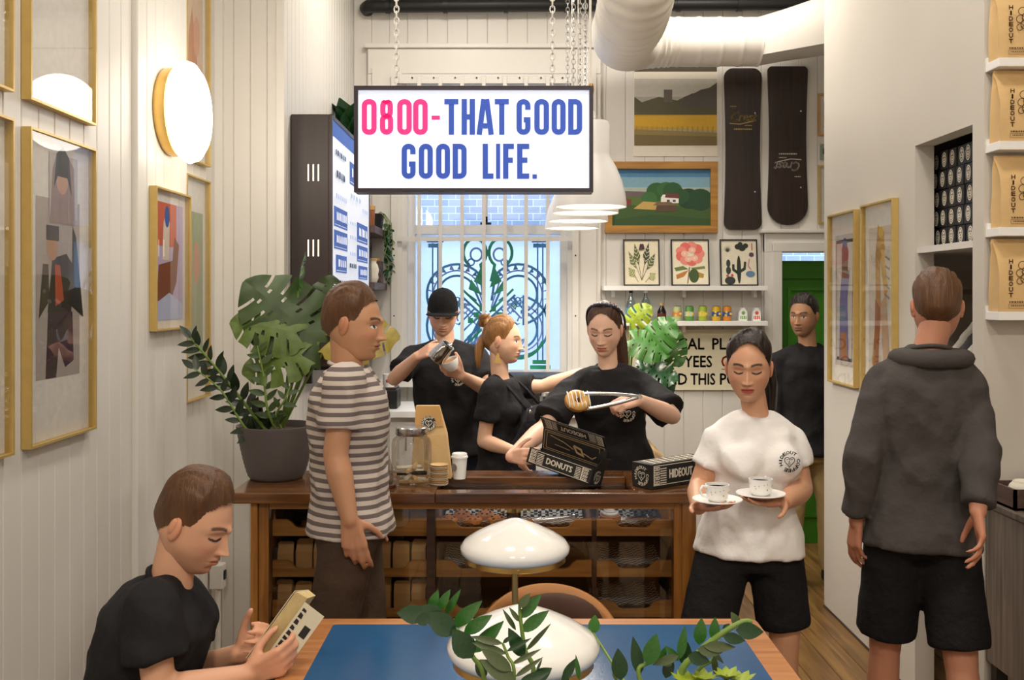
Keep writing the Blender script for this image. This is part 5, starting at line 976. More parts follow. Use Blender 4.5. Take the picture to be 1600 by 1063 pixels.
# ================================================================== RIGHT SIDE: NICHE BOXES, SHIRTS, SHELVES
M_boxb = pm('black_carton', '#201f22', .5, .1, 30)
w_, h_ = .072, .080; mb = MB(); mb.box(-.09, .09, -w_/2+.0015, w_/2-.0015, 0, h_-.002, bev=.002); me_cb = bpy.data.meshes.new('carton'); me_cb.from_pydata(mb.v, [], mb.f); me_cb.materials.append(M_boxb)
mb = MB(); mb.poly(circ(0, 0, .021, .031, 16), Vector((0, 0, 0)), -Y_, Z_, -X_, .0005, 0); mb.stroke(circ(0, 0, .015, .024, 14), .003, Vector((0, 0, 0)), -Y_, Z_, -X_, .0009, True, 1); [mb.poly(circ(a, b, .004, n=8), Vector((0, 0, 0)), -Y_, Z_, -X_, .001, 1) for a, b in ((-.006, .008), (.006, .008), (0, -.002), (0, -.013))]
me_ov = bpy.data.meshes.new('oval_label'); me_ov.from_pydata(mb.v, [], mb.f); me_ov.materials.append(M_paper); me_ov.materials.append(M_boxb); me_ov.polygons.foreach_set('material_index', mb.m)
rnd = random.Random(8)
for r_ in range(5):
    for c_ in range(8):
        y = 4.20-c_*.075+rnd.uniform(-.004, .004)+.008*(r_ % 2); x = 1.885+rnd.uniform(0, .006); z = 1.887+r_*h_
        t = thing('coffee_carton', (x, y, z), '%s black carton with cream oval label in the %s row of the niche stack' % (['farthest', 'second', 'third', 'fourth', 'fifth', 'sixth', 'seventh', 'nearest'][c_], ['lowest', 'second lowest', 'middle', 'second highest', 'highest'][r_]), 'carton', 'black cartons in the niche')
        place('carton_body', me_cb, t, Matrix.Translation((x, y, z))); place('oval_label', me_ov, t, Matrix.Translation((x-.0905, y+rnd.uniform(-.004, .004), z+h_*.5)))
t = thing('clothes_rail', (2.08, 4.1, 1.66), 'steel clothes rail inside the wall niche', 'rail'); MB().tube([(2.08, 3.645, 1.70), (2.08, 4.715, 1.70)], .012, 12).build('rod', M_steel, t, 60); MB().lathe([(.03, 4.715), (.03, 4.705), (.0, 4.70)], (2.08, 0, 1.70), 16, 'y').build('flange', M_steel, t)
# floating ledges and coffee bags on the facing wall
k_ = 3.50/FPX
zsh = [2.51, 2.22, 1.92, 1.626]
for i, z in enumerate(zsh):
    t = thing('ledge_shelf', (1.95, 3.5, z), ['highest', 'second highest', 'third', 'lowest'][i]+' white ledge at the right edge carrying a coffee bag', 'shelf', 'white ledges with coffee bags'); MB().box(XS+.003, 2.3, 3.45, 3.549, z-.03, z, bev=.002).build('ledge', M_white, t); MB().box(XS+.003, 2.3, 3.535, 3.549, z, z+.02).build('back_lip', M_white, t)
    x = XS+.006+[.0, .005, .008, .0][i]; w = .17; h = .255; y0, y1 = 3.456, 3.53
    b_ = thing('coffee_bag', (x+w/2, 3.5, z), ['topmost', 'second from top', 'third from top', 'lowest'][i]+' kraft coffee bag with brown print on the right hand ledges', 'coffee bag', 'coffee bags on the ledges'); mb = MB(); rg = random.Random(i)
    secs = [(0, 1.0, 1.0), (.25, 1.02, 1.05), (.5, .99, .95), (.72, .97, .7), (.86, 1.0, .35), (.95, 1.03, .14), (1.0, 1.0, .10)]; vs = []; fs = []
    for f, sx, sy in secs:
        cy = y0+(y1-y0)*.5+(.012*f if f > .5 else 0); hx, hy = w/2*sx, (y1-y0)/2*sy
        for (a, b) in ((-1, -1), (-.5, -1.04), (0, -1.0), (.5, -1.05), (1, -1), (.88, 0), (1, 1), (0, 1), (-1, 1), (-.88, 0)): vs.append((x+w/2+hx*a+rg.uniform(-.002, .002), cy+hy*b+rg.uniform(-.002, .001), z+.001+h*f))
    for i_ in range(len(secs)-1):
        for k in range(10): k2 = (k+1) % 10; fs.append((i_*10+k, i_*10+k2, i_*10+10+k2, i_*10+10+k))
    fs += [tuple(range(10))[::-1], tuple(60+k for k in range(10))]; mb.add(vs, fs); mb.build('bag_body', M_kraft2, b_, 50)
    mb = MB(); n_ = -Y_; o = Vector((x, y0-.0045, z))
    for j, ch in enumerate('HIDEOUT'): put_text(mb, ch, o+X_*.040+Z_*(.168-j*.0195), X_, Z_, n_, w=.0135 if ch != 'I' else .005, hgt=.0145, align='c', bold=.0009)
    for (cx_, cz_, r) in ((a_-.006, b_+.015, c_*1.1) for a_, b_, c_ in ((.085, .145, .016), (.10, .125, .018), (.078, .118, .016), (.095, .098, .018), (.078, .09, .014), (.112, .145, .014), (.115, .105, .012))): mb.stroke([(cx_+r*f*math.cos(a), cz_+r*f*math.sin(a)) for a, f in [(j*.5, 1-.04*j) for j in range(15)]], .0028, o, X_, Z_, n_, .001)
    greek(mb, 13, o+X_*.034+Z_*.031, X_, Z_, n_, .11, .006); mb.stroke([(.032, .027), (.146, .027), (.146, .012), (.032, .012)], .001, o, X_, Z_, n_, .001, True); greek(mb, 14, o+X_*.04+Z_*.019, X_, Z_, n_, .09, .004); mb.build('bag_print', flat('#6a4a2c'), b_)
# low cabinet with tray of lids
t = thing('side_cabinet', (2.0, 3.2, 0), 'grey brown cabinet standing against the right wall below the ledges', 'cabinet'); M_cab = wood('grey_cabinet_wood', '#574d44', '#83766a', .5, 2)
MB().box(XS+.004, 2.5, 2.75, 3.548, .38, .93, bev=.004).build('body', M_cab, t); MB().box(XS-.004, 2.52, 2.73, 3.549, .93, .952, bev=.003).build('top', M_cab, t)
for x in (XS+.03, 2.45):
    for y in (2.8, 3.5): MB().box(x-.02, x+.02, y-.02, y+.02, 0, .38).build('leg', M_black, t)
dd_ = MB().box(XS+.03, 2.08, 2.742, 2.75, .40, .92, bev=.002).build('door', M_cab, t); MB().tube([(2.05, 2.725, .62), (2.05, 2.725, .72)], .006, 8).build('handle', M_steel, dd_)
t = thing('wooden_tray', (1.86, 3.45, .953), 'dark wooden tray holding cream lids on the side cabinet', 'tray'); z = .953
mb = MB(); mb.box(XS+.012, 2.1, 3.36, 3.54, z, z+.008).box(XS+.012, XS+.022, 3.36, 3.54, z, z+.07).box(2.09, 2.1, 3.36, 3.54, z, z+.07).box(XS+.012, 2.1, 3.36, 3.37, z, z+.07).box(XS+.012, 2.1, 3.53, 3.54, z, z+.07); mb.build('tray_body', M_shelfw, t); MB().box(1.80, 1.86, 3.354, 3.36, z+.02, z+.04).build('label_plate', M_brass, t)
for i, (x, y, zz_, lab) in enumerate(((1.775, 3.44, z+.06, 'cream dome lid lying on the left in the wooden tray'), (1.86, 3.46, z+.09, 'cream dome lid at the right edge, higher in the wooden tray'))):
    o = MB().lathe([(.0, zz_-.05), (.044, zz_-.05), (.046, zz_-.01), (.05, zz_), (.046, zz_+.012), (.034, zz_+.024), (.0, zz_+.03)], (x, y, 0), 28).build('cup_lid', M_paper, None, 50); tag(o, lab, 'lid', 'cream cup lids'); MB().lathe([(.036, zz_+.0235), (.033, zz_+.028), (.03, zz_+.0255)], (x, y, 0), 24).build('lid_ring', M_paper, o)
# shrubs in the yard behind the window
me_sh = with_mat(small_leaf(1, .5, .2, 4), pm('yard_leaf', '#3f8a3a', .5, .25, 10)); rnd = random.Random(12)
for i, (x, zt) in enumerate(((-1.0, 1.75), (-.38, 1.9), (.22, 1.85), (.82, 1.7))):
    t = thing('yard_shrub', (x, 7.9, -.1), ['leftmost green shrub', 'second green shrub from the left', 'third green shrub from the left', 'rightmost green shrub'][i]+' in the yard outside the barred window', 'shrub', 'shrubs outside the window'); MB().tube([(x, 7.9, -.1), (x+.03, 7.9, .8), (x, 7.88, zt-.3)], .02, 8).build('trunk', M_shelfw, t)
    mb = MB()
    for k in range(110):
        a = rnd.uniform(0, 6.28); r = .26*math.sqrt(rnd.random()); c = Vector((x+r*math.cos(a), 7.9+r*.8*math.sin(a), rnd.uniform(.7, zt))); dr = Vector((math.cos(a), math.sin(a), rnd.uniform(-.2, .8))); M = aim(c, dr, s=rnd.uniform(.08, .14)); vs = [M @ v.co for v in me_sh.vertices]; mb.add(vs, [tuple(p.vertices) for p in me_sh.polygons])
    mb.build('foliage', me_sh.materials[0], t, 180, kind='stuff')
# ================================================================== PEOPLE
def smoothstep(a, b, x): t = np.clip((x-a)/(b-a), 0, 1); return t*t*(3-2*t)
def cone(mb, p0, r0, p1, r1, n=14, flat0=False, flat1=False, sq=1.0, sdir=None):
    """tapered capsule from p0 to p1; sq squeezes along sdir"""
    p0, p1 = Vector(p0), Vector(p1); t = (p1-p0); L = t.length; t = t.normalized(); u = t.orthogonal().normalized()
    if sdir is not None: u = (Vector(sdir)-t*Vector(sdir).dot(t)).normalized()
    w = t.cross(u); rings = []
    if not flat0: rings += [(p0-t*r0*math.cos(a), r0*math.sin(a)) for a in (.12, .6, 1.1)]
    rings += [(p0, r0)]+[(p0.lerp(p1, f), r0+(r1-r0)*f) for f in (.33, .66)]+[(p1, r1)]
    if not flat1: rings += [(p1+t*r1*math.cos(a), r1*math.sin(a)) for a in (1.1, .6, .12)]
    vs = []; fs = []
    for c, r in rings:
        for k in range(n): a = 2*math.pi*k/n; vs.append(c+u*(r*math.cos(a)*sq)+w*(r*math.sin(a)))
    for i in range(len(rings)-1):
        for k in range(n): k2 = (k+1) % n; fs.append((i*n+k, i*n+k2, (i+1)*n+k2, (i+1)*n+k))
    fs += [tuple(range(n))[::-1], tuple((len(rings)-1)*n+k for k in range(n))]; mb.add(vs, fs)
def rings_loft(mb, rings, n=28):
    """closed loft through (centre, axis_u, axis_w, a, b[, power])"""
    vs = []; fs = []
    for c, u, w, a, b in rings:
        for k in range(n):
            t = 2*math.pi*k/n; cc, ss = math.cos(t), math.sin(t); e = .8
            vs.append(c+u*(a*abs(cc)**e*(1 if cc > 0 else -1))+w*(b*abs(ss)**e*(1 if ss > 0 else -1)))
    for i in range(len(rings)-1):
        for k in range(n): k2 = (k+1) % n; fs.append((i*n+k, i*n+k2, (i+1)*n+k2, (i+1)*n+k))
    fs += [tuple(range(n))[::-1], tuple((len(rings)-1)*n+k for k in range(n))]; mb.add(vs, fs)
def remesh(mb, voxel, it=4, keep=None, lam=.5, wrinkle=0, wscale=9, wst=(1, 1, 1)):
    me = bpy.data.meshes.new('tmp'); me.from_pydata(mb.v, [], mb.f); ob = bpy.data.objects.new('tmp', me); C.objects.link(ob)
    bm = bmesh.new(); bm.from_mesh(me); bmesh.ops.recalc_face_normals(bm, faces=bm.faces); bm.to_mesh(me); bm.free()
    md = ob.modifiers.new('r', 'REMESH'); md.mode = 'VOXEL'; md.voxel_size = voxel; md.adaptivity = 0
    dg = bpy.context.evaluated_depsgraph_get(); dg.update(); ev = bpy.data.meshes.new_from_object(ob.evaluated_get(dg)); bpy.data.objects.remove(ob); bpy.data.meshes.remove(me)
    N = len(ev.vertices); co = np.empty(N*3); ev.vertices.foreach_get('co', co); co = co.reshape(-1, 3)
    E = np.empty(len(ev.edges)*2, dtype=np.int64); ev.edges.foreach_get('vertices', E); E = E.reshape(-1, 2)
    deg = np.bincount(E.ravel(), minlength=N).astype(float); deg[deg == 0] = 1
    wgt = np.ones(N)
    for (c, r) in (keep or []):
        dd = np.linalg.norm(co-np.array(c), axis=1); wgt = np.minimum(wgt, .25+.75*smoothstep(r*.8, r*1.25, dd))
    for _ in range(it):
        av = np.zeros_like(co)
        for ax in range(3): av[:, ax] = (np.bincount(E[:, 0], co[E[:, 1], ax], N)+np.bincount(E[:, 1], co[E[:, 0], ax], N))/deg
        co += (av-co)*lam*wgt[:, None]
    if wrinkle:
        nr = np.empty(N*3); ev.vertices.foreach_set('co', co.ravel()); ev.update(); ev.vertices.foreach_get('normal', nr); nr = nr.reshape(-1, 3)
        s = np.array([.7-2*abs(mnoise.noise(Vector((p[0]*wscale*wst[0]+p[2]*3, p[1]*wscale*wst[1], p[2]*wscale*wst[2]))))+.8*mnoise.noise(Vector((p[0]*wscale*2.3*wst[0]+5, p[1]*wscale*2.3*wst[1], p[2]*wscale*2.3*wst[2]))) for p in co]); co += nr*(s*wrinkle)[:, None]
    F = [tuple(p.vertices) for p in ev.polygons]; bpy.data.meshes.remove(ev); return co, F
def mesh_obj(name, co, F, mat, parent, cols=None):
    me = bpy.data.meshes.new(name); me.from_pydata([tuple(c) for c in co], [], F); me.materials.append(mat)
    me.polygons.foreach_set('use_smooth', [True]*len(me.polygons))
    if cols is not None:
        a = me.color_attributes.new('Col', 'FLOAT_COLOR', 'POINT'); c4 = np.ones((len(co), 4)); c4[:, :3] = cols; a.data.foreach_set('color', c4.ravel())
    me.update(); return link(name, me, parent)
# ---- head in local coordinates: x = person's right, y = forward, z = up
def head_grid(fem, nu=132, nv=150):
    s = np.linspace(-1, 1, nu, endpoint=False); a = math.pi*(s*.55+.45*s**3); b = np.linspace(.02, math.pi-.02, nv)
    A, B = np.meshgrid(a, b); c = np.cos(B); sa, ca = np.sin(A), np.cos(A)
    front = smoothstep(-.1, .7, ca); low = smoothstep(0, .35, -c); p = 2.05+.1*(c > 0)+2.0*front*low
    rho = (1-np.abs(c)**p)**(1/p); z = .115*c+.002
    x = .0735*rho*sa; y = np.where(ca > 0, .090*rho*np.abs(ca)**.92*np.sign(ca), .098*rho*ca)
    jw = .36 if fem else .27; t = smoothstep(.02, .115, -z); x = x*(1-jw*t*(.55+.45*front))*(1+.02*smoothstep(.0, .06, z)*(1-front))
    y = y-.002; back = smoothstep(0, .6, -ca)*smoothstep(.0, .09, -z); y = y*(1-.42*back)
    z = z+.012*smoothstep(.07, .115, -z)*(1-front)
    m = smoothstep(.05, .5, ca)
    G = lambda x0, z0, sx, sz: np.exp(-((x-x0)/sx)**2-((z-z0)/sz)**2); D = np.zeros_like(x)
    D += (.003 if fem else .006)*G(0, .024, .05, .010)
    for sg in (-1, 1):
        D += -.0105*G(sg*.031, .006, .017, .010)+.0062*G(sg*.031, .003, .012, .0075)+.004*G(sg*.043, -.022, .02, .018)+.007*G(sg*.0125, -.036, .0062, .0062)-.0035*G(sg*.036, -.062, .015, .02)
    zz_ = np.clip((.014-z)/(.048), 0, 1); hgt = np.where((z < .018) & (z > -.036), .0055+(.018 if fem else .020)*zz_**1.35, 0)+np.where(z <= -.036, (.0235 if fem else .0255)*np.exp(-((z+.036)/.0055)**2), 0)+np.where(z >= .018, .0055*np.exp(-((z-.018)/.012)**2), 0)
    D += hgt*np.exp(-(x/(.0065+.0055*zz_))**2)
    D += .0055*G(0, -.060, .026, .014)+.0035*G(0, -.0555, .017, .0042)+.0045*G(0, -.0675, .016, .005)-.0045*G(0, -.0612, .021, .0022)-.004*G(0, -.079, .02, .006)+.006*G(0, -.099, .018, .013)
    y = y+D*m
    return A, x, y, z
def head_colors(x, y, z, skin, lips, brow, eye='open', fem=False, stubble=None, hairc=None):
    base = np.array(lin(skin)); col = np.ones(x.shape+(3,))*base; fr = smoothstep(.03, .055, y)
    def mixin(mask, c, k=1.0):
        mk = np.clip(mask*fr*k, 0, 1)[..., None]; col[:] = col*(1-mk)+np.array(lin(c))*mk
    for sg in (-1, 1):
        dx = (x-sg*.031)*sg
        mixin(np.exp(-((x-sg*.046)/.018)**2-((z+.025)/.014)**2), '#d07a66', .35)
        bz_ = .0235+.006*(1-((dx-.002)/.022)**2); mixin(smoothstep(.0055, .0028, np.abs(z-bz_))*smoothstep(.021, .016, np.abs(dx)), brow, .9)
        if eye == 'open':
            e = smoothstep(1.1, .85, (dx/.0145)**2+((z-.003)/.0058)**2); mixin(e, '#e6dfd8', .9); mixin(smoothstep(.0064, .0048, np.hypot(dx-.0, z-.0035)), '#2c1c14'); mixin(smoothstep(.0022, .001, np.abs(z-.0085+.004*(dx/.0145)**2))*smoothstep(.017, .014, np.abs(dx)), '#2a1a16', .9)
        elif eye == 'down':
            mixin(np.exp(-((dx)/.015)**2-((z-.008)/.006)**2), '#a5705a', .45); e = smoothstep(.0036, .0022, np.abs(z+.0005+.0045*(dx/.016)**2*-1+.002))*smoothstep(.0185, .015, np.abs(dx)); mixin(e, '#241714'); mixin(smoothstep(.0026, .0014, np.abs(z+.0045-.003*(dx/.016)**2))*smoothstep(.011, .008, np.abs(dx)), '#4a342c', .6)
        mixin(np.exp(-((x-sg*.007)/.003)**2-((z+.0405)/.0022)**2), '#6a3a30', .8)
    mixin(smoothstep(.0105, .0085, np.hypot(x*.40, (z+.0615)*1.0))*smoothstep(.026, .018, np.abs(x)), lips, .85); mixin(smoothstep(.0016, .0007, np.abs(z+.0610-.002*(x/.02)**2))*smoothstep(.024, .019, np.abs(x)), '#5a2a26', .8)
    if stubble: mk = (smoothstep(-.035, -.06, z)*smoothstep(-.02, .02, y))[..., None]*.30*(1-np.exp(-(x/.02)**2-((z+.061)/.01)**2))[..., None]; col[:] = col*(1-mk)+np.array(lin(stubble))*mk
    return col
def build_head(fem, H, scale, colkw):
    A, x, y, z = head_grid(fem); nv, nu = x.shape; col = head_colors(x, y, z, fem=fem, **colkw); pts = np.stack([x, y, z], -1).reshape(-1, 3); F = []
    for i in range(nv-1):
        for k in range(nu): k2 = (k+1) % nu; F.append((i*nu+k, (i+1)*nu+k, (i+1)*nu+k2, i*nu+k2))
    F += [tuple(range(nu)), tuple((nv-1)*nu+k for k in range(nu))[::-1]]
    cols = col.reshape(-1, 3); sk = np.array(lin(colkw['skin']))*np.array([1.0, .86, .82])
    ear = MB()
    for sg in (-1, 1):
        R = Matrix.Rotation(sg*-.35, 3, 'Z') @ Matrix.Rotation(-.15, 3, 'X'); ear.ell((sg*.0745, -.010, -.002), (.0075, .018, .031), 14, 10, R); ear.ell((sg*.078, -.016, .004), (.006, .011, .022), 12, 8, R)
    o = len(pts); ep = np.array(ear.v); pts = np.vstack([pts, ep]); cols = np.vstack([cols, np.ones((len(ep), 3))*sk]); F += [tuple(i+o for i in f) for f in ear.f]
    W_ = np.array([list(H @ Vector(p*scale)) for p in pts]); return W_, F, cols
def hairline(A, style):
    d = np.abs(A)*180/math.pi
    if style == 'fringe': return np.interp(d, [0, 35, 60, 78, 95, 120, 180], [.062, .060, .045, .005, -.012, -.045, -.085])
    if style == 'pulled': return np.interp(d, [0, 30, 55, 75, 95, 120, 180], [.097, .088, .060, .016, .018, -.02, -.075])
    if style == 'short': return np.interp(d, [0, 35, 60, 75, 95, 120, 180], [.084, .080, .062, .020, .014, -.02, -.07])
    return np.interp(d, [0, 180], [.06, -.08])
def hair_cap(fem, H, scale, style, thick, name, mat, parent, top=0, puff=None):
    A, x, y, z = head_grid(fem, 160, 84); nv, nu = x.shape; hl = hairline(A, style); mk = z-hl; off = thick*smoothstep(-.002, .055, mk)
    P3 = np.stack([x, y, z], -1); c = np.array([0, -.005, .0]); n = P3-c; n /= np.linalg.norm(n, axis=-1, keepdims=True)
    nz = np.array([mnoise.noise(Vector((p[0]*120, p[1]*22, p[2]*22))) for p in P3.reshape(-1, 3)]).reshape(x.shape)
    off = off*(1+.4*nz)+top*smoothstep(.04, .11, z)
    if style == 'short': off = off*(.35+.65*smoothstep(-.01, .07, z))
    if puff is not None: off = off+puff(x, y, z)
    Q = P3+n*(np.where(mk > -.006, off, -.004))[..., None]; F = []
    for i in range(nv-1):
        for k in range(nu):
            k2 = (k+1) % nu
            if max(mk[i, k], mk[i+1, k], mk[i+1, k2], mk[i, k2]) > 0: F.append((i*nu+k, (i+1)*nu+k, (i+1)*nu+k2, i*nu+k2))
    F.append(tuple(range(nu))); pts = Q.reshape(-1, 3); return mesh_obj(name, [list(H @ Vector(p*scale)) for p in pts], F, mat, parent)
def tress(mb, H, scale, ctrl, radii, n=9, spread=.6, seed=0):
    """bundle of strands following a control curve in head coordinates"""
    rg = random.Random(seed); q = spline([Vector(c) for c in ctrl], 18); m = len(radii)-1
    for s in range(n):
        a = rg.uniform(0, 6.28); e = spread*math.sqrt(rg.random()) if s else 0; ph = rg.uniform(0, 6)
        pts = []; rs = []
        for i, p in enumerate(q):
            f = i/18*m; k = min(int(f), m-1); r = radii[k]+(radii[k+1]-radii[k])*(f-k); pts.append(H @ ((p+Vector((math.cos(a+.3*math.sin(f+ph)), math.sin(a), .3*math.sin(a)))*r*e)*scale)); rs.append(max(.0015, r*(1-e*.55)*scale*(.75 if s else 1)))
        mb.tube(pts, rs, 8)
# ---- hands
def hand(mb, wr, fdir, dorsal, side, curls, thumb=((.55, .75, -.35), (.85, .35, -.4)), s=1.0, keep=None, spread=.06):
    """curls: 4 tuples (mcp, pip, dip) in degrees, index..little; adds palm, fingers and thumb; returns finger tips"""
    e1 = Vector(fdir).normalized(); e3 = Vector(dorsal); e3 = (e3-e1*e3.dot(e1)).normalized(); e2 = e3.cross(e1) if side == 'R' else e1.cross(e3); wr = Vector(wr)
    L = lambda x, y, z: wr+(e1*x+e2*y+e3*z)*s
    offs = [(.086, .030), (.089, .010), (.085, -.010), (.077, -.028)]; lens = [(.043, .026, .021), (.047, .030, .022), (.043, .028, .021), (.034, .021, .019)]; rad = [.0092, .0094, .0090, .0080]; tips = []
    for (bx_, by_), ln, r, cu, i in zip(offs, lens, rad, curls, range(4)):
        cone(mb, L(.006, by_*.55, 0), .0135*s, L(bx_, by_, 0), .0115*s, 10)
        p = L(bx_, by_, 0); ang = 0; sp = spread*(1.5-i)
        for j in range(3):
            ang += math.radians(cu[j]); dr = (e1*math.cos(ang)-e3*math.sin(ang)+e2*sp*math.cos(ang)).normalized(); p2 = p+dr*ln[j]*s; cone(mb, p, r*(1-.08*j)*s, p2, r*(.93-.10*j)*s, 10); p = p2
        tips.append(p)
    cone(mb, L(.02, .012, -.004), .014*s, L(.07, .005, -.004), .013*s, 10); cone(mb, L(.02, -.012, -.005), .014*s, L(.06, -.016, -.005), .012*s, 10)
    p = L(.018, .022, -.010); t1 = Vector(thumb[0]).normalized(); t2 = Vector(thumb[1]).normalized(); V = lambda t: e1*t.x+e2*t.y+e3*t.z
    p2 = p+V(t1)*.042*s; cone(mb, p, .0145*s, p2, .0118*s, 10); p3 = p2+V((t1+t2).normalized())*.032*s; cone(mb, p2, .0112*s, p3, .0098*s, 10); p4 = p3+V(t2)*.024*s; cone(mb, p3, .0098*s, p4, .0082*s, 10); tips.append(p4)
    if keep is not None: keep.append((tuple(L(.085, 0, 0)), .12*s))
    return tips
GRIP = [(35, 55, 35), (40, 60, 35), (45, 60, 35), (50, 60, 35)]; RELAX = [(12, 22, 12), (15, 26, 14), (20, 30, 16), (26, 32, 18)]; FLATC = [(8, 14, 8)]*4; FIST = [(60, 85, 45), (65, 88, 45), (68, 88, 45), (70, 85, 45)]
M_skin = pm('skin', '#d8a488', .48, 0, sss=.12, attr='Col')
def fabric(name, c, **k): return pm(name, c, .85, .08, 8, bump=k.pop('bump', .9), bscale=k.pop('bscale', 16), spec=.25, **k)
M_tee = fabric('black_cotton', '#232224'); M_apron = fabric('charcoal_apron', '#26252a', bscale=40); M_wtee = fabric('white_cotton', '#efecea', bump=.75, bscale=13); M_blk2 = fabric('black_jersey', '#1a191b', bscale=30); M_tan = fabric('tan_chino', '#b39a6a'); M_grey = fabric('grey_sweat', '#4a4644'); M_jean = fabric('dark_denim', '#262a36')
def person(name, label, base, J, fem, skin, head, hair=None, shirt=None, pants=None, hands=None, scale=.94, arms=1.0, torso=None, legs_bare=False, keep_r=None, shoe='#222222', lean=0):
    t = thing(name, base, label, 'person'); J = {k: Vector(v) for k, v in J.items()}; fs_ = .9 if fem else 1.0
    up = (J['neck']-J['hip']).normalized(); u = (J['shL']-J['shR']); u = (u-up*u.dot(up)).normalized(); f = u.cross(up).normalized()     # u: to person's left, f: forward
    sk = MB(); keep = []; hd = head['pos']; hf = Vector(head['fwd']).normalized(); hu = Vector(head.get('up', (0, 0, 1))); hu = (hu-hf*hu.dot(hf)).normalized(); hr = hf.cross(hu); H = basis(hd, hr, hf, hu); hs = head.get('s', 1.0)
    nr = .049*fs_*hs
    cone(sk, H @ Vector((0, -.022, -.03)), nr*1.05, J['neck']-up*.0, nr*1.05); cone(sk, J['neck'], nr*1.1, J['neck']-up*.08, .075)
    Ls = (J['neck']-J['hip']).length; at = lambda k: J['hip']+up*(Ls*k)
    TA = torso or ([(-.10, .155, .105), (.08, .165, .11), (.30, .128, .092), (.5, .125, .098), (.70, .145, .108), (.86, .118, .08), (.95, .085, .06)] if fem else [(-.10, .155, .11), (.08, .155, .11), (.35, .145, .105), (.6, .165, .115), (.8, .17, .11), (.92, .122, .076), (.97, .085, .06)])
    rings_loft(sk, [(at(k), u, f, a*.95, b*.95) for k, a, b in TA])
    for s_ in 'LR':
        sh, el, wr = J['sh'+s_], J['el'+s_], J['wr'+s_]; q = arms*fs_
        cone(sk, sh, .043*q, el, .038*q); m_ = el.lerp(wr, .28); cone(sk, el, .037*q, m_, .041*q); cone(sk, m_, .041*q, wr, .0255*q, sq=1.0); keep.append((tuple(wr), .03))
        h = (hands or {}).get(s_)
        if h: hand(sk, wr, h[0], h[1], s_, h[2], **(dict(thumb=h[3]) if len(h) > 3 else {}), s=.98*fs_, keep=keep)
    if legs_bare:
        for s_ in 'LR':
            kn, an = J['kn'+s_], J['an'+s_]; cone(sk, J['hip']+u*(.09 if s_ == 'L' else -.09), .078, kn, .052); cf = kn.lerp(an, .3); cone(sk, kn, .05, cf, .054); cone(sk, cf, .054, an, .034); cone(sk, an, .034, an+f*.10-Z_*.04, .03)
    co, F = remesh(sk, .0062, 3, keep); hp, hF, hc = build_head(fem, H, hs, dict(skin=skin, **head['col'])); n0 = len(co); base_c = np.ones((n0, 3))*np.array(lin(skin))
    for c, r in keep:
        dd = np.linalg.norm(co-np.array(c), axis=1); k = (smoothstep(r*1.0, r*.5, dd)*.35)[:, None] if r > .05 else 0; base_c = base_c*(1-k)+base_c*np.array([1.0, .80, .76])*k
    mesh_obj('body', np.vstack([co, hp]), F+[tuple(i+n0 for i in q) for q in hF], M_skin, t, np.vstack([base_c, hc]))
    if shirt:
        sm = MB(); g = shirt.get('grow', .016); hem = shirt.get('hem', -.12); SA = shirt.get('rings') or [(hem, TA[0][1]+g+.018, TA[0][2]+g+.018)]+[(k, a+g, b+g) for k, a, b in TA[1:-1] if k > hem+.05]+[(.985, .098*fs_, .066)]
        rings_loft(sm, [(at(k)+f*(shirt.get('fo', 0)*math.sin(math.pi*min(1, max(0, k)))), u, f, a, b) for k, a, b in SA])
        if fem:
            for sg in (-1, 1): bu = shirt.get('bust', .058); sm.ell(at(.66)+u*sg*.062+f*(.068+g), (bu*1.25, bu, bu*1.15), 16, 12, Matrix((u, f, up)).transposed())
        for s_ in 'LR':
            sh, el, wr = J['sh'+s_], J['el'+s_], J['wr'+s_]; sl = shirt.get('sleeve', .62); r0, r1 = shirt.get('sr', (.060, .066)); r0 *= fs_; r1 *= fs_
            cone(sm, at(.93)+u*(.05 if s_ == 'L' else -.05), .05*fs_, sh, r0)
            if sl <= 1: cone(sm, sh, r0, sh.lerp(el, sl), r1, 18, flat1=True)
            else: cone(sm, sh, r0, el, r1*.95, 18); cone(sm, el, r1*.95, el.lerp(wr, sl-1), r1*.72, 18, flat1=True)
        co, F = remesh(sm, .0085, shirt.get('it', 3), None, .5, shirt.get('wr', .0085), 9, shirt.get('wst', (1, 1, .7))); mesh_obj(shirt.get('name', 'shirt'), co, F, shirt['mat'], t)
        cb = []; ctr = J['neck']-up*(.012); rn = nr*1.25
        for i in range(25): a = 2*math.pi*i/24; cb.append(ctr+u*(rn*1.12*math.cos(a))+f*(rn*math.sin(a)+.004)+up*(-.022*math.sin(a)+.002))
        MB().tube(cb, .0075, 8, cap=False).build('collar', shirt['mat'], t, 180)
    if pants:
        pmn = MB(); rings_loft(pmn, [(at(k), u, f, a, b) for k, a, b in ((-.20, .15*fs_+.012, .108), (-.05, .152*fs_+.005, .112), (.08, .145*fs_+.004, .102))])
        for s_ in 'LR':
            hj = J['hip']+u*((.085) if s_ == 'L' else -.085)-up*.04; kn, an = J['kn'+s_], J['an'+s_]; e = pants.get('end', .97)
            if pants.get('short'): cone(pmn, hj, .094, hj.lerp(kn, pants['short']), pants.get('r', .078), 18, flat1=True)
            else: cone(pmn, hj, .092, kn, .065); cone(pmn, kn, .065, kn.lerp(an, e), .058, 18, flat1=True)
        co, F = remesh(pmn, .010, 5, None, .5, .003, 8); mesh_obj(pants.get('name', 'trousers'), co, F, pants['mat'], t)
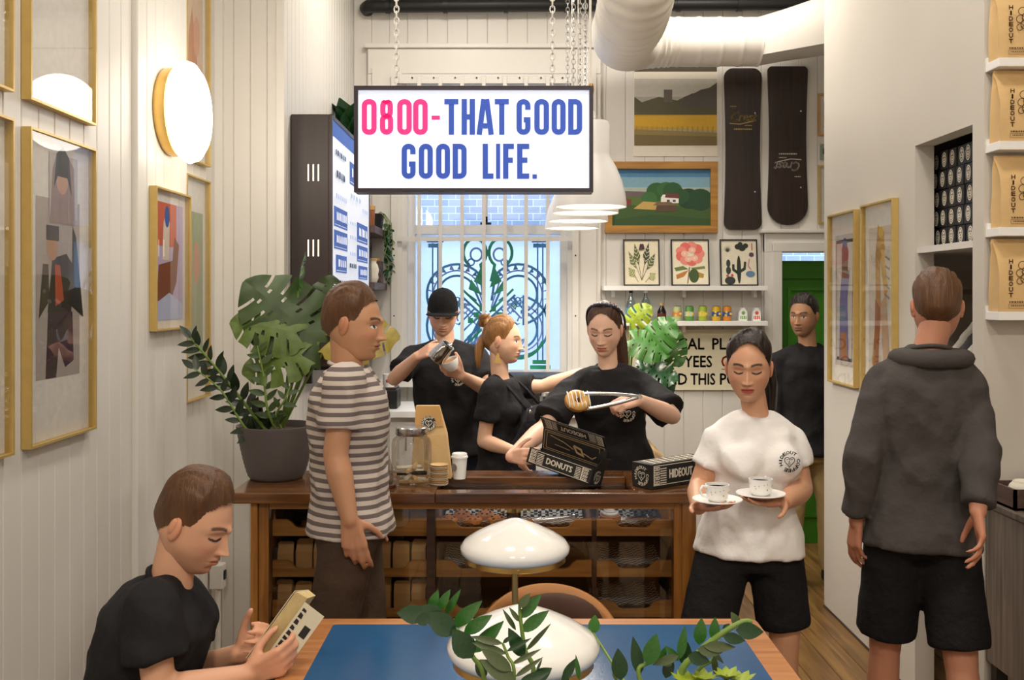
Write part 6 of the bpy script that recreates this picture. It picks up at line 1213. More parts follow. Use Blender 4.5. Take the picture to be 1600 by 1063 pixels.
    for s_ in 'LR':
        an = J['an'+s_]; sm = MB(); tf = Vector((f.x, f.y, 0)).normalized() if not J.get('toe'+s_) else (J['toe'+s_]-an).normalized(); g_ = an.z-.075
        cone(sm, an, .046, an-Z_*.035-tf*.02, .042); cone(sm, an-Z_*.038-tf*.03, .036, an+tf*.10-Z_*.045, .034); cone(sm, an+tf*.09-Z_*.045, .034, an+tf*.17-Z_*.05, .025); sm.v = [(a, b, max(c, an.z-.078)) for a, b, c in sm.v]
        co, F = remesh(sm, .010, 3); mesh_obj('shoe', co, F, pm('shoe_'+shoe.strip('#'), shoe, .5), t)
    return t, H, dict(u=u, f=f, up=up, at=at)
def on_chest(t, info, du, k, fwd, r, mat):
    c = info['at'](k)+info['u']*du+info['f']*fwd; mb = MB(); emblem(mb, c, info['u'], info['up'], info['f'], r); return mb.build('chest_emblem', mat, t)
def feet(J, x, y, f=(0, -1, 0), sp=.11):
    pass
M_hbrown = pm('hair_brown', '#4a2f1e', .45, .3, 60, stretch=(1, 1, .15), bump=.5, bscale=150); M_hblond = pm('hair_golden_brown', '#8a5f34', .42, .3, 60, stretch=(1, 1, .15), bump=.5, bscale=150); M_hdark = pm('hair_black_brown', '#20140f', .38, .25, 60, stretch=(1, 1, .15), bump=.5, bscale=150); M_hmid = pm('hair_mid_brown', '#5a3b22', .45, .3, 60, stretch=(1, 1, .15), bump=.5, bscale=150)
# ---------------------------------------------------------------- 1 barista pouring milk
d = 5.3
J = dict(neck=P(696, 535, d), hip=P(700, 690, d+.02), shL=P(744, 558, d), shR=P(647, 558, d), elR=P(616, 592, d-.20), wrR=P(652, 557, d-.36), elL=P(768, 612, d-.14), wrL=P(722, 588, d-.36), knL=(-.27, d+.02, .50), knR=(-.41, d+.02, .50), anL=(-.26, d+.05, .08), anR=(-.42, d+.05, .08))
t, H, I = person('person', 'man in black cap and black t-shirt pouring milk into a cup by the window', (-.35, d, 0), J, False, '#dcae92', dict(pos=P(692, 490, d-.02), fwd=(.05, -1, -.30), col=dict(lips='#b5705e', brow='#4a3426', eye='down', stubble='#8a5f4a')), shirt=dict(mat=M_tee, sleeve=.66, sr=(.062, .070), grow=.02, name='black_shirt'), pants=dict(mat=M_jean),
    hands=dict(R=((.72, -.55, .38), (-.35, -.75, .55), GRIP), L=((-.78, -.35, .42), (.1, -.85, -.5), [(25, 35, 20), (28, 38, 20), (30, 40, 20), (34, 42, 22)], ((.6, .7, -.3), (.8, .35, -.45)))))
hair_cap(False, H, 1, 'short', .006, 'hair', M_hbrown, t)
mb = MB(); A, x, y, z = head_grid(False, 80, 60); mk = z > .028; cp = []
nn = np.stack([x, y, z], -1); nn = nn/np.linalg.norm(nn, axis=-1, keepdims=True); Q = np.stack([x, y, z], -1)+nn*(.010+.010*smoothstep(.03, .1, z))[..., None]; nv, nu = x.shape; F = [(i*nu+k, (i+1)*nu+k, (i+1)*nu+(k+1) % nu, i*nu+(k+1) % nu) for i in range(nv-1) for k in range(nu) if z[i+1, k] > .022]+[tuple(range(nu))]
cap = mesh_obj('cap', [list(H @ Vector(p)) for p in Q.reshape(-1, 3)], F, M_blk2, t)
vs = []; fs = []
for i in range(17):
    a = math.radians(-64+128*i/16)
    for j in range(5): f = j/4; r = .097+.068*f*max(.05, math.cos(a*1.38))**.6; vs.append(H @ Vector((r*math.sin(a)*.84, r*math.cos(a)*.98, .030+.004*f-.016*math.sin(a)**2-.012*f*math.sin(a)**2)))
for i in range(16):
    for j in range(4): a = i*5+j; fs.append((a, a+1, a+6, a+5))
mb = MB(); mb.add(vs, fs); o = mb.build('peak', M_blk2, cap, 180); md = o.modifiers.new('t', 'SOLIDIFY'); md.thickness = .004
MB().ell(H @ Vector((0, -.005, .138)), (.008, .008, .005), 10, 6).build('button', M_blk2, cap, 180)
on_chest(t, I, .07, .66, .150, .035, M_print)
jc = P(678, 553, d-.46); tj = thing('milk_jug', jc, 'stainless steel milk jug tipped over the cup in the barista\'s hand', 'jug'); ax = Vector((.55, -.15, .62)).normalized(); R = ax.to_track_quat('Z', 'Y').to_matrix(); jc = P(680, 562, d-.47)
MB().lathe([(0, 0), (.042, 0), (.045, .008), (.042, .05), (.034, .085), (.036, .10), (.033, .10), (.031, .085), (.038, .05), (.04, .01), (0, .01)], jc, 28, 'z', M=R).build('jug_body', M_steel, tj, 50)
MB().tube([jc+R @ Vector(q) for q in ((-.034, 0, .088), (-.065, 0, .085), (-.075, 0, .05), (-.068, 0, .018), (-.043, 0, .015))], .005, 8).build('handle', M_steel, tj, 60); MB().tube([jc+R @ Vector(q) for q in ((.03, 0, .088), (.045, 0, .104))], [.012, .006], 8).build('spout', M_steel, tj, 60)
def cup(t, c, r, h, R=None, handle=None, m=M_white, name='cup_body'):
    R = R or Matrix.Identity(3); MB().lathe([(0, 0), (r*.5, 0), (r*.55, .004), (r*.85, h*.45), (r, h), (r*.94, h), (r*.8, h*.45), (r*.5, .01), (0, .008)], c, 32, 'z', M=R).build(name, m, t, 50)
    if handle is not None: hv = Vector(handle); MB().tube([c+hv*r*.92+Z_*h*.82, c+hv*r*1.35+Z_*h*.88, c+hv*r*1.62+Z_*h*.6, c+hv*r*1.4+Z_*h*.3, c+hv*r*.78+Z_*h*.22], .0042, 8).build('handle', m, t, 60)
c = P(708, 578, d-.45); t2 = thing('latte_cup', c, 'white handleless coffee cup held under the milk jug', 'cup'); cup(t2, c, .045, .055, Vector((-.35, -.25, .9)).to_track_quat('Z', 'Y').to_matrix()); MB().lathe([(0, .045), (.038, .046)], c, 24, 'z', M=Vector((-.35, -.25, .9)).to_track_quat('Z', 'Y').to_matrix()).build('coffee', pm('latte', '#b98a5a', .4), t2)
# ---------------------------------------------------------------- 2 girl with bun, in profile
d = 4.86
J = dict(neck=P(781, 590, d), hip=P(786, 745, d+.02), shR=P(768, 606, d-.13), shL=P(808, 604, d+.14), elR=P(756, 690, d-.14), wrR=P(806, 706, d-.30), elL=P(848, 604, d+.12), wrL=P(908, 582, d+.10), knL=(-.02, d+.08, .46), knR=(-.04, d-.08, .46), anL=(-.06, d+.08, .08), anR=(-.08, d-.08, .08))
t, H, I = person('person', 'woman in profile with a golden brown bun and black apron reaching right', (-.05, d, 0), J, True, '#e2b598', dict(pos=P(786, 533, d-.01), fwd=(1, -.22, -.06), s=.96, col=dict(lips='#b8655a', brow='#5a3c26', eye='open')), shirt=dict(mat=M_tee, sleeve=.62, sr=(.058, .066), grow=.008, bust=.05, name='black_shirt'), pants=dict(mat=M_jean),
    hands=dict(R=((.42, -.15, -.9), (-.85, -.35, -.1), RELAX), L=((.9, .1, .1), (0, 0, 1), GRIP)))
hair_cap(True, H, .96, 'pulled', .013, 'hair', M_hblond, t, .006); hb = MB()
for k, (cc, r) in enumerate((((0, -.085, .088), .030), ((.014, -.102, .098), .024), ((-.012, -.098, .106), .024), ((.004, -.112, .082), .022), ((0, -.09, .115), .020))): hb.ell(H @ (Vector(cc)*.96), (r, r*.92, r*.85), 14, 10)
for k in range(7): a = k*.9; hb.tube([H @ (Vector((.034*math.cos(a+s_*.5), -.097+.030*math.sin(a+s_*.5), .075+.010*s_+.004*k))*.96) for s_ in range(5)], [.004, .008, .009, .007, .003], 7)
co, F = remesh(hb, .004, 2); mesh_obj('bun', co, F, M_hblond, t)
hb = MB(); tress(hb, H, .96, [(0, -.085, .03), (.02, -.112, -.03), (.03, -.115, -.09), (.03, -.115, -.15)], [.026, .026, .018, .004], 12, .9, 3); hb.build('loose_hair', M_hblond, t, 180)
for sg in (1,):
    e = H @ (Vector((.080, -.006, -.040))*.96); ea = MB().tube([e, e-Z_*.02], .0018, 6).build('earring', M_brass, t); mb = MB()
    for k in range(3): w = .008+.006*k; mb.add([e+Vector((-w*.5, -.002, -.018-.016*k)), e+Vector((w*.5, -.002, -.018-.016*k)), e+Vector((w, -.002, -.034-.016*k)), e+Vector((-w, -.002, -.034-.016*k))]+[e+Vector((-w*.5, .002, -.018-.016*k)), e+Vector((w*.5, .002, -.018-.016*k)), e+Vector((w, .002, -.034-.016*k)), e+Vector((-w, .002, -.034-.016*k))], [(0, 1, 2, 3), (7, 6, 5, 4), (0, 4, 5, 1), (1, 5, 6, 2), (2, 6, 7, 3), (3, 7, 4, 0)])
    mb.build('tassel', pm('gold_tassel', '#c9a35a', .5, .1), ea)
def apron(t, I, k0, k1, w0, w1, fwd, n=10):
    u, f, up, at = I['u'], I['f'], I['up'], I['at']; vs = []; fs = []
    for j in range(9):
        v = j/8; k = k0+(k1-k0)*v; w = w0+(w1-w0)*smoothstep(.55, 1, v); bulge = fwd(k)
        for i in range(n+1): s = -1+2*i/n; vs.append(at(k)+u*(s*w)+f*(bulge*math.sqrt(max(.0, 1-(s*w/.215)**2))))
    for j in range(8):
        for i in range(n): a = j*(n+1)+i; fs.append((a, a+1, a+n+2, a+n+1))
    mb = MB(); mb.add(vs, fs); o = mb.build('apron', M_apron, t, 180); md = o.modifiers.new('t', 'SOLIDIFY'); md.thickness = .004
    nk = at(1.0)
    for sg in (-1, 1): s_ = MB().tube([at(k1)+u*sg*w1*.95+f*fwd(k1)*.95, at(.88)+u*sg*.075+f*.10, nk+u*sg*.062+f*.02+up*.012, nk-f*.06+up*.02], .007, 6).build('strap', M_apron, o, 180)
    MB().box(0, 0, 0, 0, 0, 0) if False else None
    for sg in (-1, 1): p = at(k1-.03)+u*sg*w1*.8+f*(fwd(k1)+.006); MB().ell(p, (.008, .008, .010), 8, 6).build('buckle', M_steel, o, 180)
apron(t, I, -.30, .72, .17, .085, lambda k: .152+(.028 if k > .45 else 0))
# ---------------------------------------------------------------- 3 donut seller
d = 4.37
J = dict(neck=P(950, 573, d), hip=P(958, 735, d+.02), shR=P(896, 604, d), shL=P(1006, 604, d), elR=P(852, 668, d-.20), wrR=P(799, 714, 3.93), elL=P(1050, 650, d-.16), wrL=P(1000, 626, d-.36), knL=(.50, d, .48), knR=(.36, d, .48), anL=(.51, d+.03, .08), anR=(.35, d+.03, .08))
t, H, I = person('person', 'woman in black t-shirt and spotted headband holding tongs and an open donut box', (.44, d, 0), J, True, '#eabfa6', dict(pos=P(945, 517, d-.03), fwd=(-.32, -1, -.26), s=.95, col=dict(lips='#b8635a', brow='#6a4a34', eye='down')), shirt=dict(mat=M_tee, sleeve=.86, sr=(.062, .088), grow=.022, bust=.058, name='black_shirt'), pants=dict(mat=M_jean), arms=1.12,
    hands=dict(L=((-.94, -.22, -.12), (.12, -.62, .78), [(32, 50, 25), (38, 55, 28), (42, 58, 28), (45, 58, 28)], ((.75, .45, -.55), (.9, .1, -.35))), R=((.60, -.75, .12), (-.78, -.55, .05), [(38, 48, 22), (38, 48, 22), (38, 50, 22), (40, 50, 22)])))
hair_cap(True, H, .95, 'pulled', .012, 'hair', M_hbrown, t, .010); hb = MB(); tress(hb, H, .95, [(-.01, -.10, .06), (-.02, -.125, 0), (-.035, -.115, -.09), (-.05, -.10, -.19), (-.045, -.095, -.235)], [.030, .034, .034, .026, .008], 14, .9, 6); hb.build('ponytail', M_hbrown, t, 180)
pts = []
for i in range(33):
    a = math.radians(-100+200*i/32); pts.append(H @ (Vector((.084*math.sin(a)*(1-.03*math.cos(a)), .010-.048*(1-math.cos(a))*.9+.018*math.cos(a), -.002+.133*max(0, math.cos(a*.9))**.62))*.985))
vs = []; fs = []
for i, p in enumerate(pts):
    n_ = (p-(H @ Vector((0, -.01, .02)))).normalized(); tn = (pts[min(i+1, 32)]-pts[max(i-1, 0)]).normalized(); b_ = n_.cross(tn); vs += [p+b_*.013, p+n_*.006, p-b_*.013]
for i in range(32): fs += [(i*3, i*3+1, i*3+4, i*3+3), (i*3+1, i*3+2, i*3+5, i*3+4)]
mb = MB(); mb.add(vs, fs); hbnd = mb.build('headband', pm('navy_headband', '#23263a', .7), t, 180); md = hbnd.modifiers.new('t', 'SOLIDIFY'); md.thickness = .004; mb = MB()
for i in range(2, 31, 2):
    p = pts[i]; n_ = (p-(H @ Vector((0, -.01, .02)))).normalized(); tn = (pts[i+1]-pts[i-1]).normalized(); b_ = n_.cross(tn)
    for s_ in (-.007, .006): mb.ell(p+n_*.0065+b_*s_+tn*s_, (.0022, .0022, .0022), 6, 4)
mb.build('spots', M_paper, hbnd); on_chest(t, I, .055, .60, .172, .035, M_print)
tg = thing('serving_tongs', P(990, 628, d-.42), 'long steel serving tongs gripping a glazed donut', 'tongs'); h0, h1 = P(1000, 620, d-.44), P(893, 630, d-.48)
for sg in (-1, 1): MB().tube(spline([h0, h0.lerp(h1, .35)+Z_*.018*sg, h0.lerp(h1, .8)+Z_*.030*sg, h1+X_*.012+Z_*.016*sg], 14), [.006]+[.0075]*12+[.010, .006], 10).build('arm', M_steel, tg, 60)
MB().tube([h0-Y_*.012, h0+Y_*.012], .009, 12).build('hinge', M_steel, tg, 60)
dc = P(902, 627, d-.48); td = thing('glazed_donut', dc, 'glazed donut with white icing stripes held in the tongs', 'donut'); R = Vector((.25, -.8, .5)).to_track_quat('Z', 'Y').to_matrix() 
def torus(mb, c, R, a, b, z0=0, n=28, m=12, sc=1, zc=-9):
    vs = []; fs = []
    for i in range(n):
        p = 2*math.pi*i/n
        for j in range(m): q = 2*math.pi*j/m; vs.append(c+R @ Vector(((a+b*math.cos(q))*math.cos(p)*1.15, (a+b*math.cos(q))*math.sin(p), max(zc, b*sc*math.sin(q))+z0)))
    for i in range(n):
        for j in range(m): fs.append((i*m+j, ((i+1) % n)*m+j, ((i+1) % n)*m+(j+1) % m, i*m+(j+1) % m))
    mb.add(vs, fs)
mb = MB(); torus(mb, dc, R, .027, .019, 0); mb.build('dough', pm('donut_dough', '#c07a32', .5, .2, 30), td, 180); mb = MB(); torus(mb, dc, R, .027, .0185, .0022, zc=.006); mb.build('glaze', pm('donut_glaze', '#d9a860', .25, .1, 30), td, 180)
mb = MB()
for k in range(6): mb.tube([dc+R @ Vector((-.042+.017*k, y_, .021-.35*max(0, abs(y_)-.02)+(-.006 if abs(y_) < .006 and 1 < k < 5 else 0))) for y_ in (-.034, -.02, 0, .02, .034)], .0026, 6)
mb.build('icing_stripes', M_white, td, 180)
# open donut box
ob = thing('open_donut_box', P(870, 740, d-.30), 'open black donut box with white print tilted in the seller\'s hand', 'box', 'black donut boxes'); dB = 3.80
pL, pR = P(822, 722, dB+.05), P(921, 758, dB-.12); e = (pR-pL); L_ = e.length; e = e.normalized(); nf = Vector((-.28, -1, .12)); nf = (nf-e*nf.dot(e)).normalized(); w_ = e.cross(nf); w_ = w_ if w_.z > 0 else -w_
def slab(mb, o, u, v, n, a, b, th=.003): vs = [o, o+u*a, o+u*a+v*b, o+v*b]; mb.add(vs+[p-n*th for p in vs], [(0, 1, 2, 3), (7, 6, 5, 4), (0, 4, 5, 1), (1, 5, 6, 2), (2, 6, 7, 3), (3, 7, 4, 0)])
Hb, Db = .060, .085; mb = MB(); slab(mb, pL, e, w_, nf, L_, Hb); slab(mb, pL-nf*Db, e, w_, nf, L_, Hb); slab(mb, pL-nf*Db, e, nf, -w_, L_, Db); slab(mb, pL-nf*Db, nf, w_, -e, Db, Hb); slab(mb, pR-nf*Db, nf, w_, e, Db, Hb); mb.build('tray', M_card, ob)
l0 = pL-nf*Db+w_*Hb; lv = (w_*.9+nf*.30).normalized(); ln = e.cross(lv); ln = ln if ln.dot(nf) > 0 else -ln; mb = MB(); slab(mb, l0, e, lv, ln, L_, .088); lid = mb.build('lid', M_card, ob)
f0 = l0+lv*.088; fv = (lv*.72+nf*.55).normalized(); fn = e.cross(fv); fn = fn if fn.dot(nf) > 0 else -fn; mb = MB(); slab(mb, f0, e, fv, fn, L_, .060); slab(mb, pR-nf*Db+w_*Hb, nf, (w_*.8+e*.3).normalized(), e, Db*.8, .05); slab(mb, l0+e*L_, ln, lv, e, .05, .08); mb.build('lid_flap', M_card, ob)
mb = MB(); deco(mb, pL, e, w_, nf, L_, Hb, 'DONUTS'); deco(mb, f0, e, fv, fn, L_, .060, 'HIDEOUT', flip=True); emblem(mb, pR-nf*Db*.5+w_*Hb*.5, -nf, w_, e, .025, h=.0012); mb.build('box_print', M_print, ob)
mb = MB(); sk_ = lambda pts, w: mb.stroke([(a*L_, b*.088) for a, b in pts], w, l0, e, lv, ln, .0008)
for q in ([(.03, .06), (.97, .06), (.97, .94), (.03, .94), (.03, .06)], [(.07, .14), (.9, .14), (.9, .86), (.07, .86), (.07, .14)]): sk_(q, .0022)
sk_([(.12, .75), (.35, .62), (.5, .45)], .003); sk_([(.5, .62), (.56, .36), (.66, .3), (.62, .55), (.5, .62)], .008); sk_([(.66, .42), (.8, .30), (.86, .45)], .004); sk_([(.2, .4), (.45, .35)], .002)
mb.build('inner_print', M_goldp, lid)
# ---------------------------------------------------------------- 4 woman in white with cups
d = 3.30
J = dict(neck=P(1181, 648, d), hip=P(1172, 845, d+.01), shR=P(1121, 690, d), shL=P(1234, 687, d+.01), elR=P(1094, 762, d+.0), wrR=P(1092, 792, d-.20), elL=P(1252, 765, d+.0), wrL=P(1226, 784, d-.20), knL=P(1226, 990, d-.02), knR=P(1100, 1000, d-.06), anL=(.90, d+.10, .08), anR=(.60, d+.02, .08))
t, H, I = person('person', 'dark haired woman in white t-shirt and black shorts carrying two cups on saucers', (.78, d, 0), J, True, '#cf9c7c', dict(pos=P(1170, 576, d-.03), fwd=(-.30, -1, -.14), s=.93, col=dict(lips='#a8323a', brow='#1e1410', eye='down')), shirt=dict(mat=M_wtee, sleeve=.55, sr=(.060, .066), grow=.010, bust=.058, hem=-.08, name='white_shirt', wr=.0075), pants=dict(mat=M_blk2, short=.94, r=.088, name='shorts'), legs_bare=True, arms=1.15,
    hands=dict(R=((.36, -.62, .08), (-.12, .1, -1), FLATC, ((.4, .85, .1), (.75, .45, .25))), L=((-.80, -.25, .02), (.1, .1, -1), FLATC, ((.35, .8, .35), (.75, .3, .35)))), shoe='#e4e0da')
def puf(x, y, z): return .012*np.exp(-((x+.03)/.05)**2-((z-.09)/.05)**2)*(y > -.06)
hair_cap(True, H, .93, 'pulled', .014, 'hair', M_hdark, t, .006, puf); hb = MB(); tress(hb, H, .95, [(-.01, -.10, .05), (-.03, -.145, .0), (-.05, -.14, -.09), (-.06, -.12, -.17), (-.055, -.10, -.22)], [.036, .044, .042, .028, .008], 18, .95, 8); hb.build('ponytail', M_hdark, t, 180)
MB().tube(spline([H @ (Vector(q)*.95) for q in ((-.055, -.09, -.17), (-.075, -.03, -.21), (-.105, .0, -.20), (-.115, -.01, -.235), (-.08, .0, -.245), (-.062, -.02, -.2))], 22), .0018, 6).build('loose_curl', M_hdark, t, 180)
on_chest(t, I, .072, .70, .146, .034, flat('#1d1c1e'))
for s_, (px, py), hv, lab in (('R', (1116, 776), (-.9, -.3, 0), 'left'), ('L', (1182, 766), (.5, .8, 0), 'right')):
    wr, fd = J['wr'+s_], Vector((.36, -.62, .08) if s_ == 'R' else (-.80, -.25, .02)).normalized(); c = Vector(wr)+fd*.085+Z_*.016; c = Vector((c.x, c.y, c.z))
    sa = thing('saucer', c, 'white saucer on the %s of the picture, on the hand of the woman in white' % lab, 'saucer', 'white saucers'); MB().lathe([(0, 0), (.035, 0), (.045, .003), (.076, .013), (.075, .0155), (.045, .0065), (0, .006)], c, 40).build('plate', M_white, sa, 50); MB().lathe([(.026, .0062), (.028, .0085), (.024, .0062)], c, 28).build('well_ring', M_white, sa)
    cc = c+Z_*.0085; cu_ = thing('tea_cup', cc, 'white speckled tea cup on the %s hand saucer of the woman in white' % lab, 'cup', 'white tea cups'); MB().lathe([(0, 0), (.024, 0), (.026, .004), (.032, .01), (.035, .03), (.0365, .050), (.034, .050), (.032, .03), (.028, .012), (0, .010)], cc, 32).build('cup_body', M_white, cu_, 50); hv = Vector(hv).normalized()
    MB().tube([cc+hv*.034+Z_*.044, cc+hv*.05+Z_*.048, cc+hv*.060+Z_*.036, cc+hv*.052+Z_*.018, cc+hv*.032+Z_*.012], .0038, 8).build('handle', M_white, cu_, 60); MB().lathe([(0, .042), (.033, .042)], cc, 24).build('tea', pm('latte', '#b98a5a'), cu_); mb = MB(); rg = random.Random(3)
    for k in range(10): a = rg.uniform(3.3, 6.1); mb.ell(cc+Vector((.0352*math.cos(a), .0352*math.sin(a), rg.uniform(.018, .04))), (.0018, .0018, .0014), 6, 4)
    mb.build('speckles', flat('#b9a04a'), cu_)
# ---------------------------------------------------------------- 5 man at the green door
d = 5.75
J = dict(neck=P(1262, 540, d), hip=P(1262, 690, d), shL=P(1306, 564, d+.03), shR=P(1218, 564, d-.03), elR=P(1208, 632, d-.02), wrR=P(1214, 698, d-.10), elL=P(1322, 632, d), wrL=P(1318, 698, d-.10), knL=(1.83, d, .48), knR=(1.63, d-.02, .48), anL=(1.85, d+.03, .08), anR=(1.62, d+.05, .08))
t, H, I = person('person', 'bearded man in black jumper and tan trousers standing by the green door', (1.74, d, 0), J, False, '#b98a68', dict(pos=P(1256, 495, d-.02), fwd=(-.62, -.78, -.06), col=dict(lips='#9a6252', brow='#2a1d16', eye='open', stubble='#3a2a22')), shirt=dict(mat=M_tee, sleeve=1.9, grow=.02, name='black_jumper'), pants=dict(mat=M_tan), hands=dict(R=((0, -.2, -1), (-1, 0, 0), RELAX), L=((0, -.2, -1), (1, 0, 0), RELAX)))
hair_cap(False, H, 1, 'short', .014, 'hair', M_hdark, t, .008)
# ---------------------------------------------------------------- 6 passer-by in striped shirt, at rest in front of the counter
d = 3.12
def striped():
    m = bpy.data.materials.new('striped_cotton'); m.use_nodes = True; nt = m.node_tree; b = nt.nodes['Principled BSDF']; tc = nt.nodes.new('ShaderNodeTexCoord'); sp = nt.nodes.new('ShaderNodeSeparateXYZ'); nt.links.new(tc.outputs['Object'], sp.inputs[0])
    a = nt.nodes.new('ShaderNodeMath'); a.operation = 'MULTIPLY'; a.inputs[1].default_value = 2*math.pi/.026; s = nt.nodes.new('ShaderNodeMath'); s.operation = 'SINE'; g = nt.nodes.new('ShaderNodeMath'); g.operation = 'GREATER_THAN'; g.inputs[1].default_value = .05
    nt.links.new(sp.outputs[2], a.inputs[0]); nt.links.new(a.outputs[0], s.inputs[0]); nt.links.new(s.outputs[0], g.inputs[0]); mx = nt.nodes.new('ShaderNodeMix'); mx.data_type = 'RGBA'; mx.inputs[6].default_value = (*lin('#c6bab0'), 1); mx.inputs[7].default_value = (*lin('#6a5f5c'), 1); nt.links.new(g.outputs[0], mx.inputs[0]); nt.links.new(mx.outputs[2], b.inputs['Base Color']); b.inputs['Roughness'].default_value = .85; return m
J = dict(neck=P(543, 572, d), hip=P(548, 800, d), shR=P(540, 600, d-.15), shL=P(548, 600, d+.15), elR=P(524, 710, d-.18), wrR=P(546, 812, d-.20), elL=P(540, 706, d+.17), wrL=P(566, 806, d+.17), knL=(-.46, d+.08, .48), knR=(-.58, d-.08, .48), anL=(-.44, d+.08, .08), anR=(-.68, d-.08, .10))
t, H, I = person('person', 'passer-by in a grey striped t-shirt walking past the front of the counter', (-.52, d, 0), J, False, '#c08e6c', dict(pos=P(552, 508, d), fwd=(1, -.12, -.10), s=.98, col=dict(lips='#9a5a4a', brow='#3a281c', eye='open')), shirt=dict(mat=striped(), sleeve=.66, grow=.010, sr=(.062, .066), name='striped_shirt'), pants=dict(mat=fabric('brown_trousers', '#4c3c30')), hands=dict(R=((.18, .05, -1), (.1, -1, 0), RELAX), L=((.18, 0, -1), (.1, 1, 0), RELAX)))
hair_cap(False, H, .98, 'short', .014, 'hair', M_hmid, t, .010)
# ---------------------------------------------------------------- 7 seated reader
d = 2.52
J = dict(neck=P(268, 905, d), hip=(-.985, d+.0, .53), shR=P(234, 950, d-.16), shL=P(270, 945, d+.16), elR=P(250, 1085, d-.20), wrR=P(388, 1055, d-.12), elL=P(310, 1050, d+.17), wrL=P(372, 1022, d+.05), knL=(-.62, d+.14, .47), knR=(-.62, d-.14, .47), anL=(-.60, d+.16, .08), anR=(-.60, d-.16, .08))
t, H, I = person('person', 'seated man in black t-shirt reading a paperback at the table', (-.95, d, 0), J, False, '#dba686', dict(pos=P(303, 818, d), fwd=(1, -.18, -.42), s=1.04, col=dict(lips='#b56a5a', brow='#4a3424', eye='down', stubble='#9a705a')), shirt=dict(mat=M_tee, sleeve=.62, grow=.022, sr=(.066, .078), name='black_shirt'), hands=dict(R=((.88, .10, .34), (.15, -.92, -.2), [(30, 45, 25), (34, 48, 25), (38, 50, 25), (42, 50, 25)], ((.7, .6, -.4), (.9, .2, -.3))), L=((.75, -.30, .35), (.2, .7, -.5), GRIP)))
hair_cap(False, H, 1.04, 'short', .010, 'hair', M_hmid, t, .016)
pmn = MB()
for s_ in 'LR':
    hj = Vector(J['hip'])+Y_*(.10 if s_ == 'L' else -.10); kn, an = Vector(J['kn'+s_]), Vector(J['an'+s_]); cone(pmn, hj, .098, kn, .066); cone(pmn, kn, .064, an, .05)
pmn.ell(Vector(J['hip']), (.13, .19, .12), 16, 12); co, F = remesh(pmn, .011, 5); mesh_obj('trousers', co, F, M_jean, t)
st_ = thing('stool', (-1.0, d, 0), 'round wooden stool under the seated reader', 'stool'); MB().lathe([(0, .395), (.17, .395), (.18, .41), (.17, .425), (0, .427)], (-1.0, d, 0), 32).build('seat', M_oak, st_, 50)
for k in range(4): a = .785+k*1.571; MB().tube([(-1.0+.11*math.cos(a), d+.11*math.sin(a), .395), (-1.0+.16*math.cos(a), d+.16*math.sin(a), 0)], .014, 10).build('leg', M_oakv, st_, 60)
bk = thing('paperback_book', P(430, 990, d-.08), 'yellowed paperback held open by the seated man, dark title on its cover', 'book')
b0 = P(386, 1030, d-.08); tip = P(462, 925, d-.06); e = (tip-b0); Lb = e.length; e = e.normalized(); n1 = Vector((-.25, -.75, -.1)); n1 = (n1-e*n1.dot(e)).normalized(); wv = n1.cross(e).normalized(); wv = wv if wv.x > 0 else -wv
mb = MB(); Wb = .085; mb.add([b0, b0+e*Lb, b0+e*Lb+wv*.030-n1*.02, b0+wv*.030-n1*.02, b0+n1*.0+wv*.008-n1*.09, b0+e*Lb-n1*.09+wv*.008, b0+e*Lb+wv*.030-n1*.09, b0+wv*.030-n1*.09], [(0, 1, 2, 3), (4, 5, 1, 0), (3, 2, 6, 7), (7, 6, 5, 4), (0, 3, 7, 4), (1, 5, 6, 2)]); mb.build('page_block', pm('old_pages', '#dcc28a', .85, .12, 40, stretch=(1, 1, 1)), bk)
cv = (wv*.93-n1*.10-e*.0).normalized(); c0 = b0+wv*.034+e*.03; cn = cv.cross(e); cn = cn if cn.y < 0 else -cn; mb = MB(); slab(mb, c0, e, cv, cn, Lb*.82, .060, .0015); cov = mb.build('front_cover', pm('cream_cover', '#ddd3b8', .6, .05), bk)
mb = MB(); greek(mb, 9, c0+e*.012+cv*.006, e, cv, cn, Lb*.70, .012); slabm = mb.poly([(Lb*.45, .034), (Lb*.6, .034), (Lb*.6, .052), (Lb*.45, .052)], c0, e, cv, cn, .0008); mb.build('cover_print', flat('#26221f'), cov)
mb = MB(); slab(mb, b0-wv*.004, e, (-n1*.95+wv*.1).normalized(), -wv, Lb, .092, .0015); mb.build('back_cover', pm('cream_cover', '#ddd3b8'), bk)
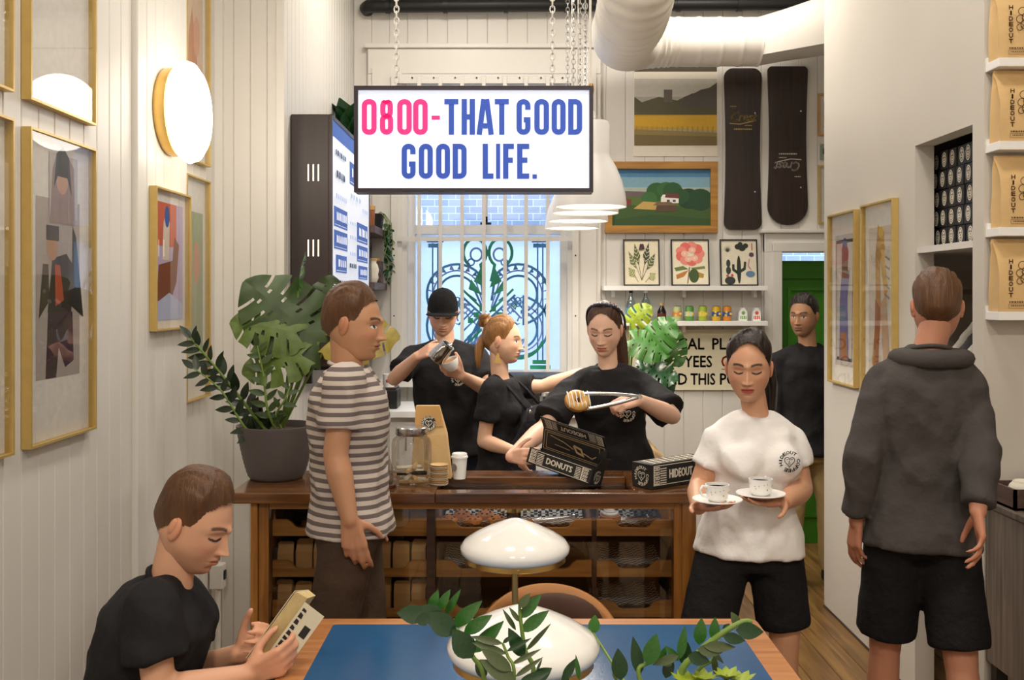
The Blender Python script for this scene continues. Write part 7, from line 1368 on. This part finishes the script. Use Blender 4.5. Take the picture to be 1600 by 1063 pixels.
# ---------------------------------------------------------------- 8 passer-by on the right
d = 3.3
J = dict(neck=P(1452, 545, d), hip=P(1440, 810, d), shL=P(1382, 598, d+.02), shR=P(1508, 602, d+.0), elL=P(1350, 715, d-.02), wrL=P(1338, 815, d+.02), elR=P(1532, 712, d-.14), wrR=P(1528, 800, d-.24), knL=(1.27, d+.08, .48), knR=(1.45, d-.10, .48), anL=(1.27, d+.14, .08), anR=(1.46, d-.2, .10))
t, H, I = person('person', 'passer-by seen from behind in a grey sweatshirt and black shorts by the niche', (1.29, d, 0), J, False, '#c0876c', dict(pos=P(1464, 482, d+.02), fwd=(.30, .95, -.12), col=dict(lips='#a5665a', brow='#3a2a20', eye='open')), shirt=dict(mat=M_grey, sleeve=1.88, grow=.016, sr=(.064, .066), name='grey_sweatshirt', hem=-.16), pants=dict(mat=M_blk2, short=.86, r=.098, name='shorts'), legs_bare=True, hands=dict(L=((-.05, .1, -1), (-1, -.2, 0), RELAX), R=((0, -.3, -1), (1, -.3, 0), RELAX)), shoe='#3a3634')
hair_cap(False, H, 1, 'short', .014, 'hair', M_hmid, t, .008)
hd_ = MB(); torus(hd_, Vector(J['neck'])-Z_*.03+I['f']*-.015, Matrix(((1, 0, 0), (0, 1, 0), (0, 0, 1))), .085, .035, 0, 28, 12, .9); hd_.build('hood', M_grey, t, 180)
for k in (0, 1): mb = MB(); p0 = Vector(J['hip'])+X_*.13-Z_*(.06+.16*k)-Y_*.10
# ---------------------------------------------------------------- shirts hanging in the niche
for i, (y, c) in enumerate(((4.06, '#b9b4ac'), (3.99, '#4a484a'), (3.92, '#c4c0ba'), (3.85, '#8d8a88'))):
    t = thing('hanging_shirt', (2.08, y, 1.1), ['pale grey t-shirt hanging farthest in the niche', 'dark grey t-shirt hanging second in the niche', 'off white t-shirt hanging third in the niche', 'mid grey t-shirt hanging nearest in the niche'][i], 'shirt', 'shirts on the niche rail'); mb = MB(); c0 = Vector((2.08, y, 1.60)); 
    rings_loft(mb, [(c0-Z_*q, X_, Y_, a, .022) for q, a in ((.68, .235), (.4, .225), (.16, .215), (.05, .20), (.0, .08))])
    for sg in (-1, 1): cone(mb, c0+X_*sg*.17-Z_*.05, .04, c0+X_*sg*.285-Z_*.22, .052, 14, flat1=True, sq=.5, sdir=(0, 1, 0))
    co, F = remesh(mb, .011, 3, None, .5, .003, 9); mesh_obj('garment', co, F, fabric('hung_cotton_'+str(i), c), t)
    MB().tube([c0+X_*-.15-Z_*.03, c0+Z_*.012, c0+X_*.15-Z_*.03], .006, 8).tube([c0+Z_*.01, c0+Z_*.06, c0+Z_*.085+X_*.012, c0+Z_*.112, c0+Z_*.095-X_*.014], .0022, 6).build('hanger', M_black, t, 60)
